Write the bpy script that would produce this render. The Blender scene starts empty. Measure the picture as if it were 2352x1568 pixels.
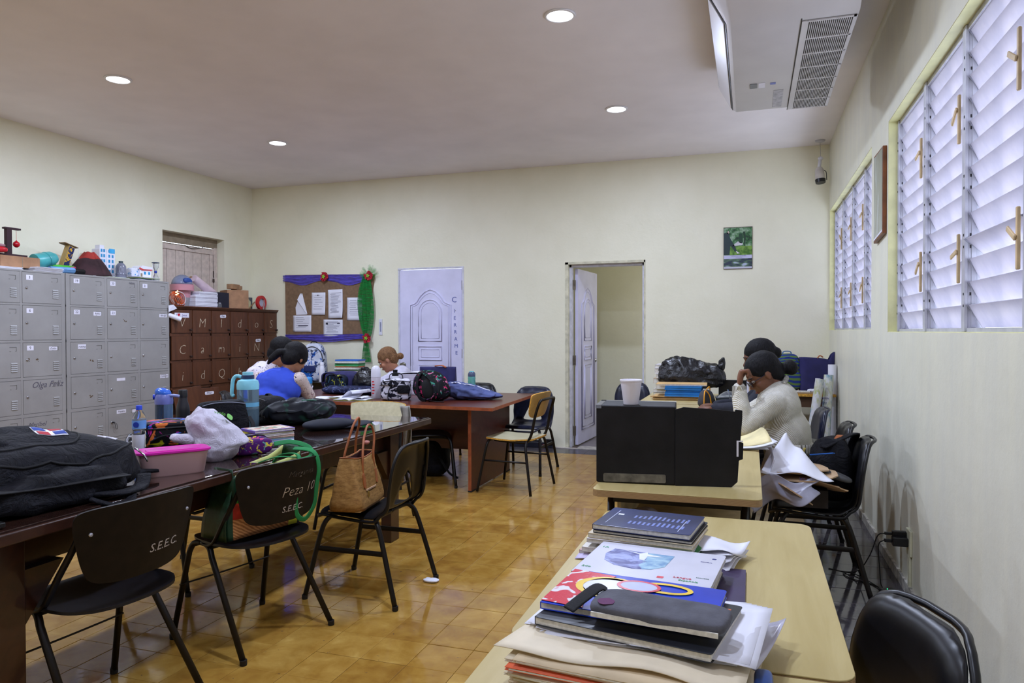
import bpy, bmesh, math, random
from mathutils import Vector, Matrix, Euler, noise
random.seed(7)
S = bpy.context.scene
COL = S.collection
PI = math.pi
# ------------------------------------------------------------------ camera, world, light, exposure
cam_d = bpy.data.cameras.new('camera'); cam = bpy.data.objects.new('camera', cam_d); COL.objects.link(cam)
YAW, PITCH, ROLL = math.radians(18.292), math.radians(-0.772), math.radians(-0.152)
fw = Vector((-math.sin(YAW)*math.cos(PITCH), math.cos(YAW)*math.cos(PITCH), math.sin(PITCH)))
rt = Vector((math.cos(YAW), math.sin(YAW), 0)); up = rt.cross(fw)
r2 = rt*math.cos(ROLL)+up*math.sin(ROLL); u2 = up*math.cos(ROLL)-rt*math.sin(ROLL)
cm = Matrix((r2, u2, -fw)).transposed().to_4x4(); cm.translation = (0, 0, 1.33)
cam.matrix_world = cm
cam_d.sensor_width = 36; cam_d.lens = 1658.17*36/2352; cam_d.clip_start = .05
S.camera = cam
w = bpy.data.worlds.new('world'); S.world = w; w.use_nodes = True
bgn = w.node_tree.nodes['Background']; bgn.inputs[0].default_value = (.72, .81, 1, 1); bgn.inputs[1].default_value = 5.0
CEIL = 3.23
def area_light(name, loc, rot, size, power, col, shape='DISK', sy=None, spread=PI):
    d = bpy.data.lights.new(name, 'AREA'); d.shape = shape; d.size = size
    if sy: d.size_y = sy
    d.energy = power; d.color = col; d.spread = spread
    o = bpy.data.objects.new(name, d); COL.objects.link(o); o.location = loc; o.rotation_euler = rot
    return o
LAMPS = [(x, y) for y in (6.155, 4.232, 2.31, .39) for x in (-1.09, -4.5)]
for x, y in LAMPS:
    area_light('downlight_glow', (x, y, CEIL-.016), (0, 0, 0), .165, 43 if y > 1 else 26, (.67, .765, 1))
S.view_settings.view_transform = 'Standard'; S.view_settings.look = 'None'
S.view_settings.gamma = 1; S.view_settings.use_curve_mapping = False
S.view_settings.exposure = 0.07
S.cycles.use_denoising = True
S.cycles.max_bounces = 10; S.cycles.diffuse_bounces = 5; S.cycles.transmission_bounces = 8; S.cycles.transparent_max_bounces = 12
S.cycles.sample_clamp_indirect = 6; S.cycles.caustics_refractive = False; S.cycles.caustics_reflective = False

# ------------------------------------------------------------------ materials
def lin(c):
    return tuple(((v/255)/12.92 if v/255 <= .04045 else ((v/255+.055)/1.055)**2.4) for v in c)
class NT:
    def __init__(s, name):
        s.m = bpy.data.materials.new(name); s.m.use_nodes = True; s.t = s.m.node_tree; s.n = s.t.nodes
        s.b = s.n['Principled BSDF']; s.out = s.n['Material Output']
    def add(s, typ, **k):
        x = s.n.new(typ)
        for a, v in k.items(): setattr(x, a, v)
        return x
    def link(s, a, b): s.t.links.new(a, b)
    def coord(s, kind='Object', scale=(1, 1, 1), rot=(0, 0, 0), loc=(0, 0, 0)):
        c = s.add('ShaderNodeTexCoord'); mp = s.add('ShaderNodeMapping')
        mp.inputs['Scale'].default_value = scale; mp.inputs['Rotation'].default_value = rot; mp.inputs['Location'].default_value = loc
        s.link(c.outputs[kind], mp.inputs[0]); return mp.outputs[0]
    def noise(s, vec, scale=5, detail=3, rough=.5, dist=0):
        x = s.add('ShaderNodeTexNoise'); x.inputs['Scale'].default_value = scale; x.inputs['Detail'].default_value = detail
        x.inputs['Roughness'].default_value = rough; x.inputs['Distortion'].default_value = dist
        s.link(vec, x.inputs['Vector']); return x.outputs['Fac']
    def vor(s, vec, scale=5, feature='F1', out='Distance', rand=1):
        x = s.add('ShaderNodeTexVoronoi'); x.feature = feature; x.inputs['Scale'].default_value = scale; x.inputs['Randomness'].default_value = rand
        s.link(vec, x.inputs['Vector']); return x.outputs[out]
    def wave(s, vec, scale=5, dist=2, detail=2, axis='X', dscale=1):
        x = s.add('ShaderNodeTexWave'); x.bands_direction = axis; x.inputs['Scale'].default_value = scale; x.inputs['Distortion'].default_value = dist
        x.inputs['Detail'].default_value = detail; x.inputs['Detail Scale'].default_value = dscale; s.link(vec, x.inputs['Vector']); return x.outputs['Fac']
    def ramp(s, fac, stops, interp='LINEAR'):
        x = s.add('ShaderNodeValToRGB'); x.color_ramp.interpolation = interp; e = x.color_ramp.elements
        while len(e) < len(stops): e.new(.5)
        for i, (p, c) in enumerate(stops):
            e[i].position = p; e[i].color = (*lin(c), 1) if len(c) == 3 else c
        s.link(fac, x.inputs[0]); return x.outputs[0]
    def mix(s, fac, a, b, mode='MIX'):
        x = s.add('ShaderNodeMix'); x.data_type = 'RGBA'; x.blend_type = mode
        for sock, v in ((x.inputs[0], fac), (x.inputs[6], a), (x.inputs[7], b)):
            if isinstance(v, (int, float)): sock.default_value = v
            elif isinstance(v, tuple): sock.default_value = (*lin(v), 1)
            else: s.link(v, sock)
        return x.outputs[2]
    def math(s, op, a, b=0):
        x = s.add('ShaderNodeMath'); x.operation = op
        for i, v in enumerate((a, b)):
            if isinstance(v, (int, float)): x.inputs[i].default_value = v
            else: s.link(v, x.inputs[i])
        return x.outputs[0]
    def base(s, v): s.link(v, s.b.inputs['Base Color'])
    def bump(s, h, strength=.3, dist=.01):
        x = s.add('ShaderNodeBump'); x.inputs['Strength'].default_value = strength; x.inputs['Distance'].default_value = dist
        s.link(h, x.inputs['Height']); s.link(x.outputs[0], s.b.inputs['Normal'])
    def set(s, rough=.5, metal=0, spec=.5, trans=0, ior=1.45, alpha=1, coat=0, sheen=0):
        i = s.b.inputs; i['Roughness'].default_value = rough; i['Metallic'].default_value = metal; i['Specular IOR Level'].default_value = spec
        i['Transmission Weight'].default_value = trans; i['IOR'].default_value = ior; i['Alpha'].default_value = alpha; i['Coat Weight'].default_value = coat
        i['Sheen Weight'].default_value = sheen; return s
def P(name, c, rough=.5, metal=0, var=.08, scale=12, bump=0, bscale=60, **k):
    """plain material: colour with soft noise variation and optional fine relief"""
    t = NT(name); t.set(rough, metal, **k); v = t.coord()
    d = tuple(x*(1-var) for x in c); l = tuple(min(255, x*(1+var)) for x in c)
    if var: t.base(t.ramp(t.noise(v, scale, 4), [(.3, d), (.7, l)]))
    else: t.b.inputs['Base Color'].default_value = (*lin(c), 1)
    if bump: t.bump(t.noise(v, bscale, 4), bump, .004)
    return t.m
def pattern(name, ground, cols, scale=30, rough=.7, size=.45, stretch=(1, 1, 1), seed=0):
    """printed cloth: random blobs of colours over a ground colour"""
    t = NT(name); t.set(rough, spec=.2); v = t.coord(scale=stretch, loc=(seed, seed*.7, seed*.3)); cur = None
    c = tuple(lin(ground))+(1,)
    rgb = t.add('ShaderNodeRGB'); rgb.outputs[0].default_value = c; cur = rgb.outputs[0]
    for i, q in enumerate(cols):
        t2 = t.coord(scale=stretch, loc=(i*3.1+seed, i*1.7, i*.9)); n = t.noise(t2, scale, 2, .5, 1.2)
        m = t.ramp(n, [(1-size-.02, (0, 0, 0)), (1-size+.02, (255, 255, 255))]); cur = t.mix(m, cur, q)
    t.base(cur); t.bump(t.noise(v, 200, 2), .15, .002); return t.m
def wood(name, dark, light, scale=4, axis=(14, 1, 14), rough=.35, coat=0, spec=.5):
    t = NT(name); t.set(rough, coat=coat, spec=spec); v = t.coord(scale=axis)
    n = t.noise(v, scale, 6, .6, .6); t.base(t.ramp(n, [(.3, dark), (.55, tuple((a+b)/2 for a, b in zip(dark, light))), (.75, light)]))
    return t.m

# ------------------------------------------------------------------ geometry
class G:
    def __init__(s): s.v = []; s.f = []
    def q(s, vs, fs):
        o = len(s.v); s.v += [tuple(x) for x in vs]; s.f += [tuple(i+o for i in f) for f in fs]; return s
    def box(s, a, b, m=None):
        (x0, y0, z0), (x1, y1, z1) = a, b
        vs = [Vector((x, y, z)) for z in (z0, z1) for x, y in ((x0, y0), (x1, y0), (x1, y1), (x0, y1))]
        if m is not None: vs = [m @ x for x in vs]
        return s.q(vs, [(3, 2, 1, 0), (4, 5, 6, 7), (0, 1, 5, 4), (1, 2, 6, 5), (2, 3, 7, 6), (3, 0, 4, 7)])
    def cbox(s, c, sz, rz=0, m=None):
        M_ = Matrix.Translation(c) @ Matrix.Rotation(rz, 4, 'Z')
        if m is not None: M_ = M_ @ m
        h = [x/2 for x in sz]; return s.box((-h[0], -h[1], -h[2]), h, M_)
    def prism(s, poly, h0, h1, m=None):
        """poly: list of (x,y); extruded along z from h0 to h1; m places it"""
        n = len(poly); vs = [Vector((x, y, h)) for h in (h0, h1) for x, y in poly]
        if m is not None: vs = [m @ x for x in vs]
        return s.q(vs, [tuple(range(n-1, -1, -1)), tuple(range(n, 2*n))]+[(i, (i+1) % n, n+(i+1) % n, n+i) for i in range(n)])
    def lathe(s, prof, seg=24, c=(0, 0, 0), m=None):
        vs, fs = [], []
        for r, z in prof:
            for k in range(seg):
                a = 2*PI*k/seg; vs.append(Vector((c[0]+r*math.cos(a), c[1]+r*math.sin(a), c[2]+z)))
        for i in range(len(prof)-1):
            for k in range(seg):
                a, b = i*seg+k, i*seg+(k+1) % seg; fs.append((a, b, b+seg, a+seg))
        fs.append(tuple(range(seg-1, -1, -1))); fs.append(tuple(range((len(prof)-1)*seg, len(prof)*seg)))
        if m is not None: vs = [m @ x for x in vs]
        return s.q(vs, fs)
    def tube(s, pts, r, seg=8, closed=False, flat=None):
        """tube along a polyline; r a number or list; flat=(a,b) makes an a x b ribbon section"""
        pts = [Vector(p) for p in pts]; n = len(pts); rs = r if isinstance(r, (list, tuple)) else [r]*n
        t0 = (pts[1]-pts[0]).normalized(); ref = Vector((0, 0, 1)) if abs(t0.z) < .9 else Vector((1, 0, 0))
        nrm = (ref - t0*ref.dot(t0)).normalized(); vs, fs = [], []
        for i, p in enumerate(pts):
            if closed: t = (pts[(i+1) % n]-pts[i-1]).normalized()
            else: t = (pts[min(i+1, n-1)]-pts[max(i-1, 0)]).normalized()
            nrm = (nrm - t*nrm.dot(t)).normalized(); bi = t.cross(nrm)
            for k in range(seg):
                a = 2*PI*(k+.5)/seg
                if flat: vs.append(p+bi*math.copysign(abs(math.cos(a))**.35, math.cos(a))*flat[0]/2+nrm*math.copysign(abs(math.sin(a))**.35, math.sin(a))*flat[1]/2)
                else: vs.append(p+nrm*math.cos(a)*rs[i]+bi*math.sin(a)*rs[i])
        m = n if closed else n-1
        for i in range(m):
            for k in range(seg):
                a, b = i*seg+k, i*seg+(k+1) % seg; c, d = ((i+1) % n)*seg+(k+1) % seg, ((i+1) % n)*seg+k
                fs.append((a, b, c, d))
        if not closed: fs.append(tuple(range(seg-1, -1, -1))); fs.append(tuple(range((n-1)*seg, n*seg)))
        return s.q(vs, fs)
    def sheet(s, fn, nu, nv, th=0):
        """fn(u,v)->point over 0..1; th>0 gives it a second skin below"""
        top = [Vector(fn(i/nu, j/nv)) for j in range(nv+1) for i in range(nu+1)]
        W_ = nu+1; fs = [(j*W_+i, j*W_+i+1, (j+1)*W_+i+1, (j+1)*W_+i) for j in range(nv) for i in range(nu)]
        if not th: return s.q(top, fs)
        nr = [Vector((0, 0, 0)) for _ in top]
        for f in fs:
            nn = (top[f[1]]-top[f[0]]).cross(top[f[3]]-top[f[0]])
            for i in f: nr[i] += nn
        bot = [p-n.normalized()*th if n.length else p for p, n in zip(top, nr)]; N = len(top)
        fs2 = [tuple(i+N for i in reversed(f)) for f in fs]
        rim = [j for j in range(W_)]+[j*W_+nu for j in range(1, nv+1)]+[nv*W_+i for i in range(nu-1, -1, -1)]+[j*W_ for j in range(nv-1, 0, -1)]
        rf = [(rim[k], rim[k]+N, rim[(k+1) % len(rim)]+N, rim[(k+1) % len(rim)]) for k in range(len(rim))]
        return s.q(top+bot, fs+fs2+rf)
    def xf(s, m):
        s.v = [tuple(m @ Vector(x)) for x in s.v]; return s
def smooth_path(pts, n=6, closed=False):
    P_ = [Vector(p) for p in pts]; N = len(P_); out = []
    rng = range(N) if closed else range(N-1)
    for i in rng:
        g = (lambda k: P_[k % N]) if closed else (lambda k: P_[max(0, min(N-1, k))])
        a, b, c, d = g(i-1), g(i), g(i+1), g(i+2)
        for k in range(n):
            t = k/n; out.append(.5*((2*b)+(c-a)*t+(2*a-5*b+4*c-d)*t*t+(3*b-a-3*c+d)*t**3))
    if not closed: out.append(P_[-1])
    return out
def rrect(w_, h_, r, n=4, cx=0, cy=0):
    out = []
    for sx, sy, a0 in ((1, 1, 0), (-1, 1, 90), (-1, -1, 180), (1, -1, 270)):
        for k in range(n+1):
            a = math.radians(a0+90*k/n); out.append((cx+sx*(w_/2-r)+r*math.cos(a), cy+sy*(h_/2-r)+r*math.sin(a)))
    return out
def superell(size, e1=.5, e2=.5, nu=32, nv=20, fold=0, fscale=6, seed=0, flat=True, taper=0, sag=0):
    """soft bag body: superellipsoid standing on z=0 with creased folds; size = full x,y,z"""
    g = G(); vs, fs = [], []; sx, sy, sz = (x/2 for x in size)
    p = lambda c, e: math.copysign(abs(c)**e, c)
    for j in range(nv+1):
        ph = -PI/2+PI*j/nv
        for i in range(nu):
            th = 2*PI*i/nu
            v = Vector((p(math.cos(ph), e1)*p(math.cos(th), e2), p(math.cos(ph), e1)*p(math.sin(th), e2), p(math.sin(ph), e1)))
            k = 1-taper*(v.z*.5+.5); q = Vector((v.x*sx*k, v.y*sy*k, v.z*sz))
            if fold:
                nn = noise.noise(q*fscale+Vector((seed*7.3, seed, 0))); n2 = noise.noise(q*fscale*2.3+Vector((0, seed*3.1, 5)))
                q += v.normalized()*fold*((1-abs(nn)*3.2)*.6+n2*.6)
            if sag: q.z -= sag*(1-abs(q.x/sx)**2 if False else (q.x/sx)**2)*sz
            if flat: q.z = max(q.z, -sz)
            vs.append(q+Vector((0, 0, sz)))
    for j in range(nv):
        for i in range(nu):
            a, b = j*nu+i, j*nu+(i+1) % nu; fs.append((a, b, b+nu, a+nu))
    fs.append(tuple(range(nu-1, -1, -1))); fs.append(tuple(range(nv*nu, nv*nu+nu)))
    return g.q(vs, fs)
def thing(name, label, cat, loc=(0, 0, 0), rz=0, group=None):
    o = bpy.data.objects.new(name, None); COL.objects.link(o); o.empty_display_size = .05
    o.location = loc; o.rotation_euler = (0, 0, rz); o['label'] = label; o['category'] = cat
    if group: o['group'] = group
    return o
def mk(name, g, mat, parent=None, smooth=False, bevel=0, seg=2, sub=0, loc=None, rot=None, label=None, kind=None, angle=35):
    if isinstance(g, bpy.types.Mesh): me = g
    else:
        me = bpy.data.meshes.new(name); me.from_pydata(g.v, [], g.f); me.validate()
        bm = bmesh.new(); bm.from_mesh(me); bmesh.ops.recalc_face_normals(bm, faces=bm.faces); bm.to_mesh(me); bm.free()
        if smooth: me.shade_smooth()
    o = bpy.data.objects.new(name, me); COL.objects.link(o)
    if mat and not me.materials: me.materials.append(mat)
    if bevel:
        m = o.modifiers.new('bevel', 'BEVEL'); m.width = bevel; m.segments = seg; m.limit_method = 'ANGLE'; m.angle_limit = math.radians(angle)
        me.shade_smooth(); m.harden_normals = True
    elif smooth == 'auto':
        for e in me.polygons: e.use_smooth = True
        m = o.modifiers.new('es', 'EDGE_SPLIT'); m.split_angle = math.radians(angle)
    if sub: m = o.modifiers.new('sub', 'SUBSURF'); m.levels = m.render_levels = sub
    if parent is not None: o.parent = parent
    if loc is not None: o.location = loc
    if rot is not None: o.rotation_euler = rot
    if label: o['label'] = label
    if kind: o['kind'] = kind
    return o
def single(name, g, mat, label, cat, group=None, **k):
    o = mk(name, g, mat, **k); o['label'] = label; o['category'] = cat
    if group: o['group'] = group
    return o
def struct(name, g, mat, **k): return mk(name, g, mat, kind='structure', **k)
def dup(o, loc=None, rz=None, label=None):
    c = o.copy(); COL.objects.link(c)
    for ch in list(o.children):
        d = dup(ch); d.parent = c; d.matrix_parent_inverse = ch.matrix_parent_inverse
    if loc is not None: c.location = loc
    if rz is not None: c.rotation_euler = (0, 0, rz)
    if label: c['label'] = label
    return c
def text_mesh(body, size, depth=.0004, align='CENTER', shear=0, space=1, bold=0):
    cu = bpy.data.curves.new('t', 'FONT'); cu.body = body; cu.size = size; cu.extrude = depth; cu.align_x = align; cu.align_y = 'CENTER'
    cu.shear = shear; cu.space_character = space; cu.offset = bold; cu.resolution_u = 2
    ob = bpy.data.objects.new('t', cu); COL.objects.link(ob); dg = bpy.context.evaluated_depsgraph_get(); dg.update()
    me = bpy.data.meshes.new_from_object(ob.evaluated_get(dg)); bpy.data.objects.remove(ob); bpy.data.curves.remove(cu); return me
def text(body, size, mat, parent, m, name='lettering', **k):
    """text in a plane: m = 4x4 with local x along the line and z out of the surface"""
    me = text_mesh(body, size, **k); me.transform(m); return mk(name, me, mat, parent)
def frame(o, x, n):
    """matrix with origin o, local x along x, local z along n"""
    x = Vector(x).normalized(); z = Vector(n).normalized(); y = z.cross(x)
    m = Matrix((x, y, z)).transposed().to_4x4(); m.translation = o; return m

from mathutils.bvhtree import BVHTree
def drop(gs, x, y, z0=2):
    """height and normal of the topmost surface of raw geometry under (x, y)"""
    best = None
    for g in (gs if isinstance(gs, (list, tuple)) else [gs]):
        b = getattr(g, 'bvh', None)
        if b is None: b = g.bvh = BVHTree.FromPolygons([Vector(v) for v in g.v], g.f)
        h = b.ray_cast(Vector((x, y, z0)), Vector((0, 0, -1)))
        if h[0] is not None and (best is None or h[0].z > best[0].z): best = h
    if best is None: return Vector((x, y, 0)), Vector((0, 0, 1))
    n = best[1] if best[1].z > 0 else -best[1]; return best[0], n
def hit(gs, o, d):
    best = None; d = Vector(d).normalized(); o = Vector(o)
    for g in (gs if isinstance(gs, (list, tuple)) else [gs]):
        b = getattr(g, 'bvh', None)
        if b is None: b = g.bvh = BVHTree.FromPolygons([Vector(v) for v in g.v], g.f)
        h = b.ray_cast(o, d)
        if h[0] is not None and (best is None or h[3] < best[3]): best = h
    if best is None: return None, None
    n = best[1] if best[1].dot(d) < 0 else -best[1]; return best[0], n
def on(gs, pts, lift=.004):
    """lay (x, y) points on top of soft geometry"""
    return [tuple(drop(gs, x, y)[0]+drop(gs, x, y)[1]*lift) for x, y in pts]

ORD = ['lowest', 'second', 'third', 'fourth', 'fifth', 'sixth', 'seventh', 'eighth', 'ninth', 'tenth', 'eleventh', 'twelfth']
# ================================================================== SETTING
XR, XL, YF, YB = .76, -6.28, 8.03, -2.6
def wall_mat(name, c1, c2, streak=None):
    t = NT(name); t.set(.42, spec=.35); v = t.coord()
    n = t.noise(v, 1.3, 5, .6); n2 = t.noise(t.coord(scale=(1, 1, .25)), 9, 5, .7)
    c = t.ramp(n, [(.35, c1), (.65, c2)]); c = t.mix(t.ramp(n2, [(.60, (0, 0, 0)), (.78, (90, 90, 90))]), c, (196, 196, 178))
    if streak: c = t.mix(t.math('MULTIPLY', t.ramp(t.noise(t.coord(scale=(1, 1.7, .16)), 2.6, 5, .65), [(.40, (0, 0, 0)), (.72, (200, 200, 200))]), .55), c, streak)
    t.base(c); t.bump(t.noise(v, 14, 6, .65), .12, .02); return t.m
M_wall = wall_mat('cream wall paint', (232, 229, 204), (240, 237, 214))
M_wallr = wall_mat('cream wall paint worn', (222, 220, 200), (234, 232, 212), (196, 198, 198))
M_ceil = P('ceiling paint', (238, 233, 238), .8, var=.02, scale=2, bump=.05, bscale=30)
M_jamb = P('jamb paint', (226, 224, 170), .5, var=.05, scale=9, bump=.15)
M_trim = P('grey baseboard', (176, 172, 164), .5, var=.25, scale=30, bump=.2)
M_dark = P('black skirting tile', (40, 40, 48), .25, var=.2)
def tile_mat(name, stops, rough):
    t = NT(name); t.set(rough, spec=.5); info = t.add('ShaderNodeObjectInfo'); v = t.coord('Object')
    add = t.add('ShaderNodeVectorMath'); add.operation = 'ADD'; t.link(v, add.inputs[0])
    sc = t.add('ShaderNodeVectorMath'); sc.operation = 'SCALE'; t.link(info.outputs['Location'], sc.inputs[0]); sc.inputs['Scale'].default_value = 1.0; t.link(sc.outputs[0], add.inputs[1])
    vec = add.outputs[0]
    n = t.noise(vec, 9, 5, .6, .4); r = info.outputs['Random']
    f = t.math('ADD', t.math('MULTIPLY', n, .75), t.math('MULTIPLY', r, .16)); c = t.ramp(f, stops)
    sp = t.ramp(t.noise(vec, 34, 3, .6), [(.69, (0, 0, 0)), (.72, (255, 255, 255))]); c = t.mix(t.math('MULTIPLY', sp, .8), c, (70, 56, 60))
    t.base(c); t.link(t.ramp(t.noise(vec, 5, 4), [(.3, (rough*150,)*3), (.7, (rough*330,)*3)]), t.b.inputs['Roughness'])
    t.bump(t.noise(vec, 26, 4), .05, .004); return t.m
M_tile = tile_mat('ochre cement tile', [(.28, (144, 102, 42)), (.45, (164, 123, 53)), (.60, (180, 141, 68)), (.80, (208, 174, 98))], .32)
M_tiled = tile_mat('grey cement tile', [(.3, (58, 54, 60)), (.6, (78, 74, 80)), (.8, (98, 92, 94))], .27)
M_grout = P('grout', (84, 66, 52), .7, var=.2)
# floor slab and tiles
g = G().box((XL-.2, YB-.1, -.12), (XR+.2, YF+.15, -.004)); floor = struct('floor', g, M_grout)
TX, TY = .208, .2113
def tile_mesh(name, mat, w_=TX, h_=TY):
    g = G(); a, b, c = .0007, .0022, .004
    lo = [(-w_/2+a, -h_/2+a, -c), (w_/2-a, -h_/2+a, -c), (w_/2-a, h_/2-a, -c), (-w_/2+a, h_/2-a, -c)]
    mi = [(x, y, -.0006) for x, y, z in lo]; hi = [(x*(1-2*b/w_), y*(1-2*b/h_), 0) for x, y, z in lo]
    g.q(lo+mi+hi, [(0, 1, 5, 4), (1, 2, 6, 5), (2, 3, 7, 6), (3, 0, 4, 7), (4, 5, 9, 8), (5, 6, 10, 9), (6, 7, 11, 10), (7, 4, 8, 11), (8, 9, 10, 11)])
    me = bpy.data.meshes.new(name); me.from_pydata(g.v, [], g.f); me.materials.append(mat); return me
me_t, me_d = tile_mesh('floor_tile', M_tile), tile_mesh('floor_tile_dark', M_tiled)
cells = []
for i in range(-24, 10):
    for j in range(-27, 24):
        x = -1.304+(i+.5)*TX; y = 3.008+(j+.5)*TY
        if x-TX/2 < XL-.01 or x+TX/2 > XR+.04 or y+TY/2 > 8.1 or y-TY/2 < YB: continue
        dark = x > .34 or y > 7.70
        q = Vector((x, y, -1.33)); z = q.dot(fw); px = 1176+1658*q.dot(r2)/max(z, .01); py = 784-1658*q.dot(u2)/max(z, .01)
        vis = z > .3 and -60 < px < 2400 and py < 1640
        if -.56 < x < .3 and y < 4.9 and y > 2.3: vis = False
        if x > -.60 and x < .16 and y <= 2.3: vis = False
        cells.append((not vis, z, x, y, dark))
cells.sort(); rest = {False: G(), True: G()}
for k, (nv, z, x, y, dark) in enumerate(cells):
    if k < 300 and not nv:
        o = bpy.data.objects.new('floor_tile', me_d if dark else me_t); COL.objects.link(o); o.parent = floor
        o.location = (x+random.uniform(-.0006, .0006), y+random.uniform(-.0006, .0006), random.uniform(-.0007, 0))
        o.rotation_euler = (random.uniform(-.0025, .0025), random.uniform(-.0025, .0025), 0)
    else:
        mm = me_d if dark else me_t; dz = random.uniform(-.0007, 0)
        rest[dark].q([(v.co.x+x, v.co.y+y, v.co.z+dz) for v in mm.vertices], [tuple(p.vertices) for p in mm.polygons])
def grid_tile_mat(src_stops, name, rough):
    t = NT(name); t.set(rough); v = t.coord('Object'); wn = t.add('ShaderNodeTexWhiteNoise'); wn.noise_dimensions = '3D'
    sn = t.add('ShaderNodeVectorMath'); sn.operation = 'FLOOR'; mp = t.coord('Object', scale=(1/TX, 1/TY, 0), loc=(1.304/TX+40, -3.008/TY+60, .5)); t.link(mp, sn.inputs[0]); t.link(sn.outputs[0], wn.inputs[0])
    f = t.math('ADD', t.math('MULTIPLY', t.noise(v, 9, 5, .6, .4), .75), t.math('MULTIPLY', wn.outputs[0], .16)); t.base(t.ramp(f, src_stops)); return t.m
mk('floor_tile_field', rest[False], grid_tile_mat([(.28, (144, 102, 42)), (.45, (164, 123, 53)), (.60, (180, 141, 68)), (.80, (208, 174, 98))], 'ochre tile field', .25), floor, kind='stuff')
mk('border_tile_field', rest[True], grid_tile_mat([(.3, (58, 54, 60)), (.6, (78, 74, 80)), (.8, (98, 92, 94))], 'grey tile field', .25), floor, kind='stuff')
struct('ceiling', G().box((XL-.2, YB-.1, CEIL), (XR+.2, YF+.15, CEIL+.12)), M_ceil)
# far wall with two doorways
D1 = (-4.135, -3.262, 2.112); D2 = (-2.013, -1.105, 2.117); WT = .15
g = G()
for a, b, c, d in ((XL-.2, D1[0], 0, CEIL), (D1[0], D1[1], D1[2], CEIL), (D1[1], D2[0], 0, CEIL), (D2[0], D2[1], D2[2], CEIL), (D2[1], XR+.2, 0, CEIL)):
    g.box((a, YF, c), (b, YF+WT, d))
struct('wall_far', g, M_wall)
# left wall with a shuttered niche
NY0, NY1, NZ0, NZ1 = 6.488, 7.492, 1.15, 2.49
g = G()
g.box((XL-.2, YB-.1, 0), (XL, NY0, CEIL)); g.box((XL-.2, NY1, 0), (XL, YF, CEIL)); g.box((XL-.2, NY0, 0), (XL, NY1, NZ0)); g.box((XL-.2, NY0, NZ1), (XL, NY1, CEIL))
struct('wall_left', g, M_wall)
struct('wall_back', G().box((XL-.2, YB-.2, 0), (XR+.2, YB, CEIL)), M_wall)
# right wall with jalousie windows
WZ0, WZ1 = 1.322, 2.546; WINS = [(5.30, 8.0, 1.337, 2.548), (1.94, 4.70, WZ0, WZ1), (-1.5, 1.3, WZ0, WZ1)]  # last opening lies unseen behind the camera, added to let in daylight
g = G(); T = .19; ys = [YB-.1]
for a, b, z0, z1 in sorted(WINS):
    g.box((XR, ys[-1], 0), (XR+T, a, CEIL)); g.box((XR, a, 0), (XR+T, b, z0)); g.box((XR, a, z1), (XR+T, b, CEIL)); ys.append(b)
g.box((XR, ys[-1], 0), (XR+T, YF, CEIL)); struct('wall_right', g, M_wallr)
for i, (a, b, z0, z1) in enumerate(WINS):   # thin painted reveals, a yellower coat
    g = G(); e = .003
    g.box((XR+.002, b-e, z0), (XR+.085, b+.0, z1)); g.box((XR+.002, a, z0), (XR+.085, a+e, z1)); g.box((XR+.002, a, z1-e), (XR+.085, b, z1)); g.box((XR+.002, a, z0), (XR+.085, b, z0+e))
    struct('trim_%d' % (i+1), g, M_jamb)
# baseboards
g = G(); n = 60; ysb = [YB+(YF-YB)*k/n for k in range(n+1)]; rr = random.Random(3)
for k in range(n):
    h = .055+rr.uniform(-.004, .004); g.box((XR-.013-rr.uniform(0, .004), ysb[k], 0), (XR+.001, ysb[k+1], h))
struct('baseboard_right', g, M_trim)
struct('baseboard_left', G().box((XL, YB, 0), (XL+.015, YF, .07)), M_dark)
g = G()
for a, b in ((XL, D1[0]), (D1[1], D2[0]-.28), (D2[1]+.02, XR)): g.box((a, YF-.012, 0), (b, YF, .075))
struct('baseboard_far', g, M_dark)
M_marble = P('worn marble', (176, 170, 160), .3, var=.2, scale=14, bump=.1)
struct('trim_4', G().box((D2[0]-.27, YF-.045, -.002), (D2[0]+.13, YF+.0, .006)), P('pale threshold', (205, 195, 188), .35, var=.12))
struct('trim_5', G().box((D2[0]+.135, YF-.045, -.002), (D2[1]+.02, YF+WT, .005)), M_marble)
# --- jalousie windows
M_alu = P('dull aluminium', (150, 150, 156), .38, .75, var=.10, scale=20)
M_alu2 = P('painted aluminium', (188, 188, 198), .42, .25, var=.05, scale=16)
t = NT('frosted slat'); t.set(.28, spec=.5); v = t.coord(); cc = t.ramp(t.noise(v, 6, 5, .6), [(.35, (204, 202, 212)), (.65, (222, 218, 224))]); t.base(cc)
tr = t.add('ShaderNodeBsdfTranslucent'); t.link(cc, tr.inputs[0]); mx = t.add('ShaderNodeMixShader'); mx.inputs[0].default_value = .5
t.link(t.b.outputs[0], mx.inputs[1]); t.link(tr.outputs[0], mx.inputs[2]); t.link(mx.outputs[0], t.out.inputs[0]); M_slat = t.m
M_hole = P('dark slot', (34, 32, 38), .6, var=0); M_lever = P('beige lever plastic', (206, 180, 138), .45, var=.1)
FX = XR+.068
TILT = math.radians(66); SW = .101
def slat_geo(L):
    g = G(); c, s = math.cos(TILT), math.sin(TILT); poly = [(-SW/2, -.002), (SW/2, -.002), (SW/2, .0022), (-SW/2, .0022)]
    pr = [(x*c+y*s, -x*s+y*c) for x, y in poly]
    vs = [(x, yy, z) for yy in (-L/2, L/2) for x, z in pr]
    return g.q(vs, [(0, 1, 2, 3), (7, 6, 5, 4), (0, 4, 5, 1), (1, 5, 6, 2), (2, 6, 7, 3), (3, 7, 4, 0)])
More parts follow.
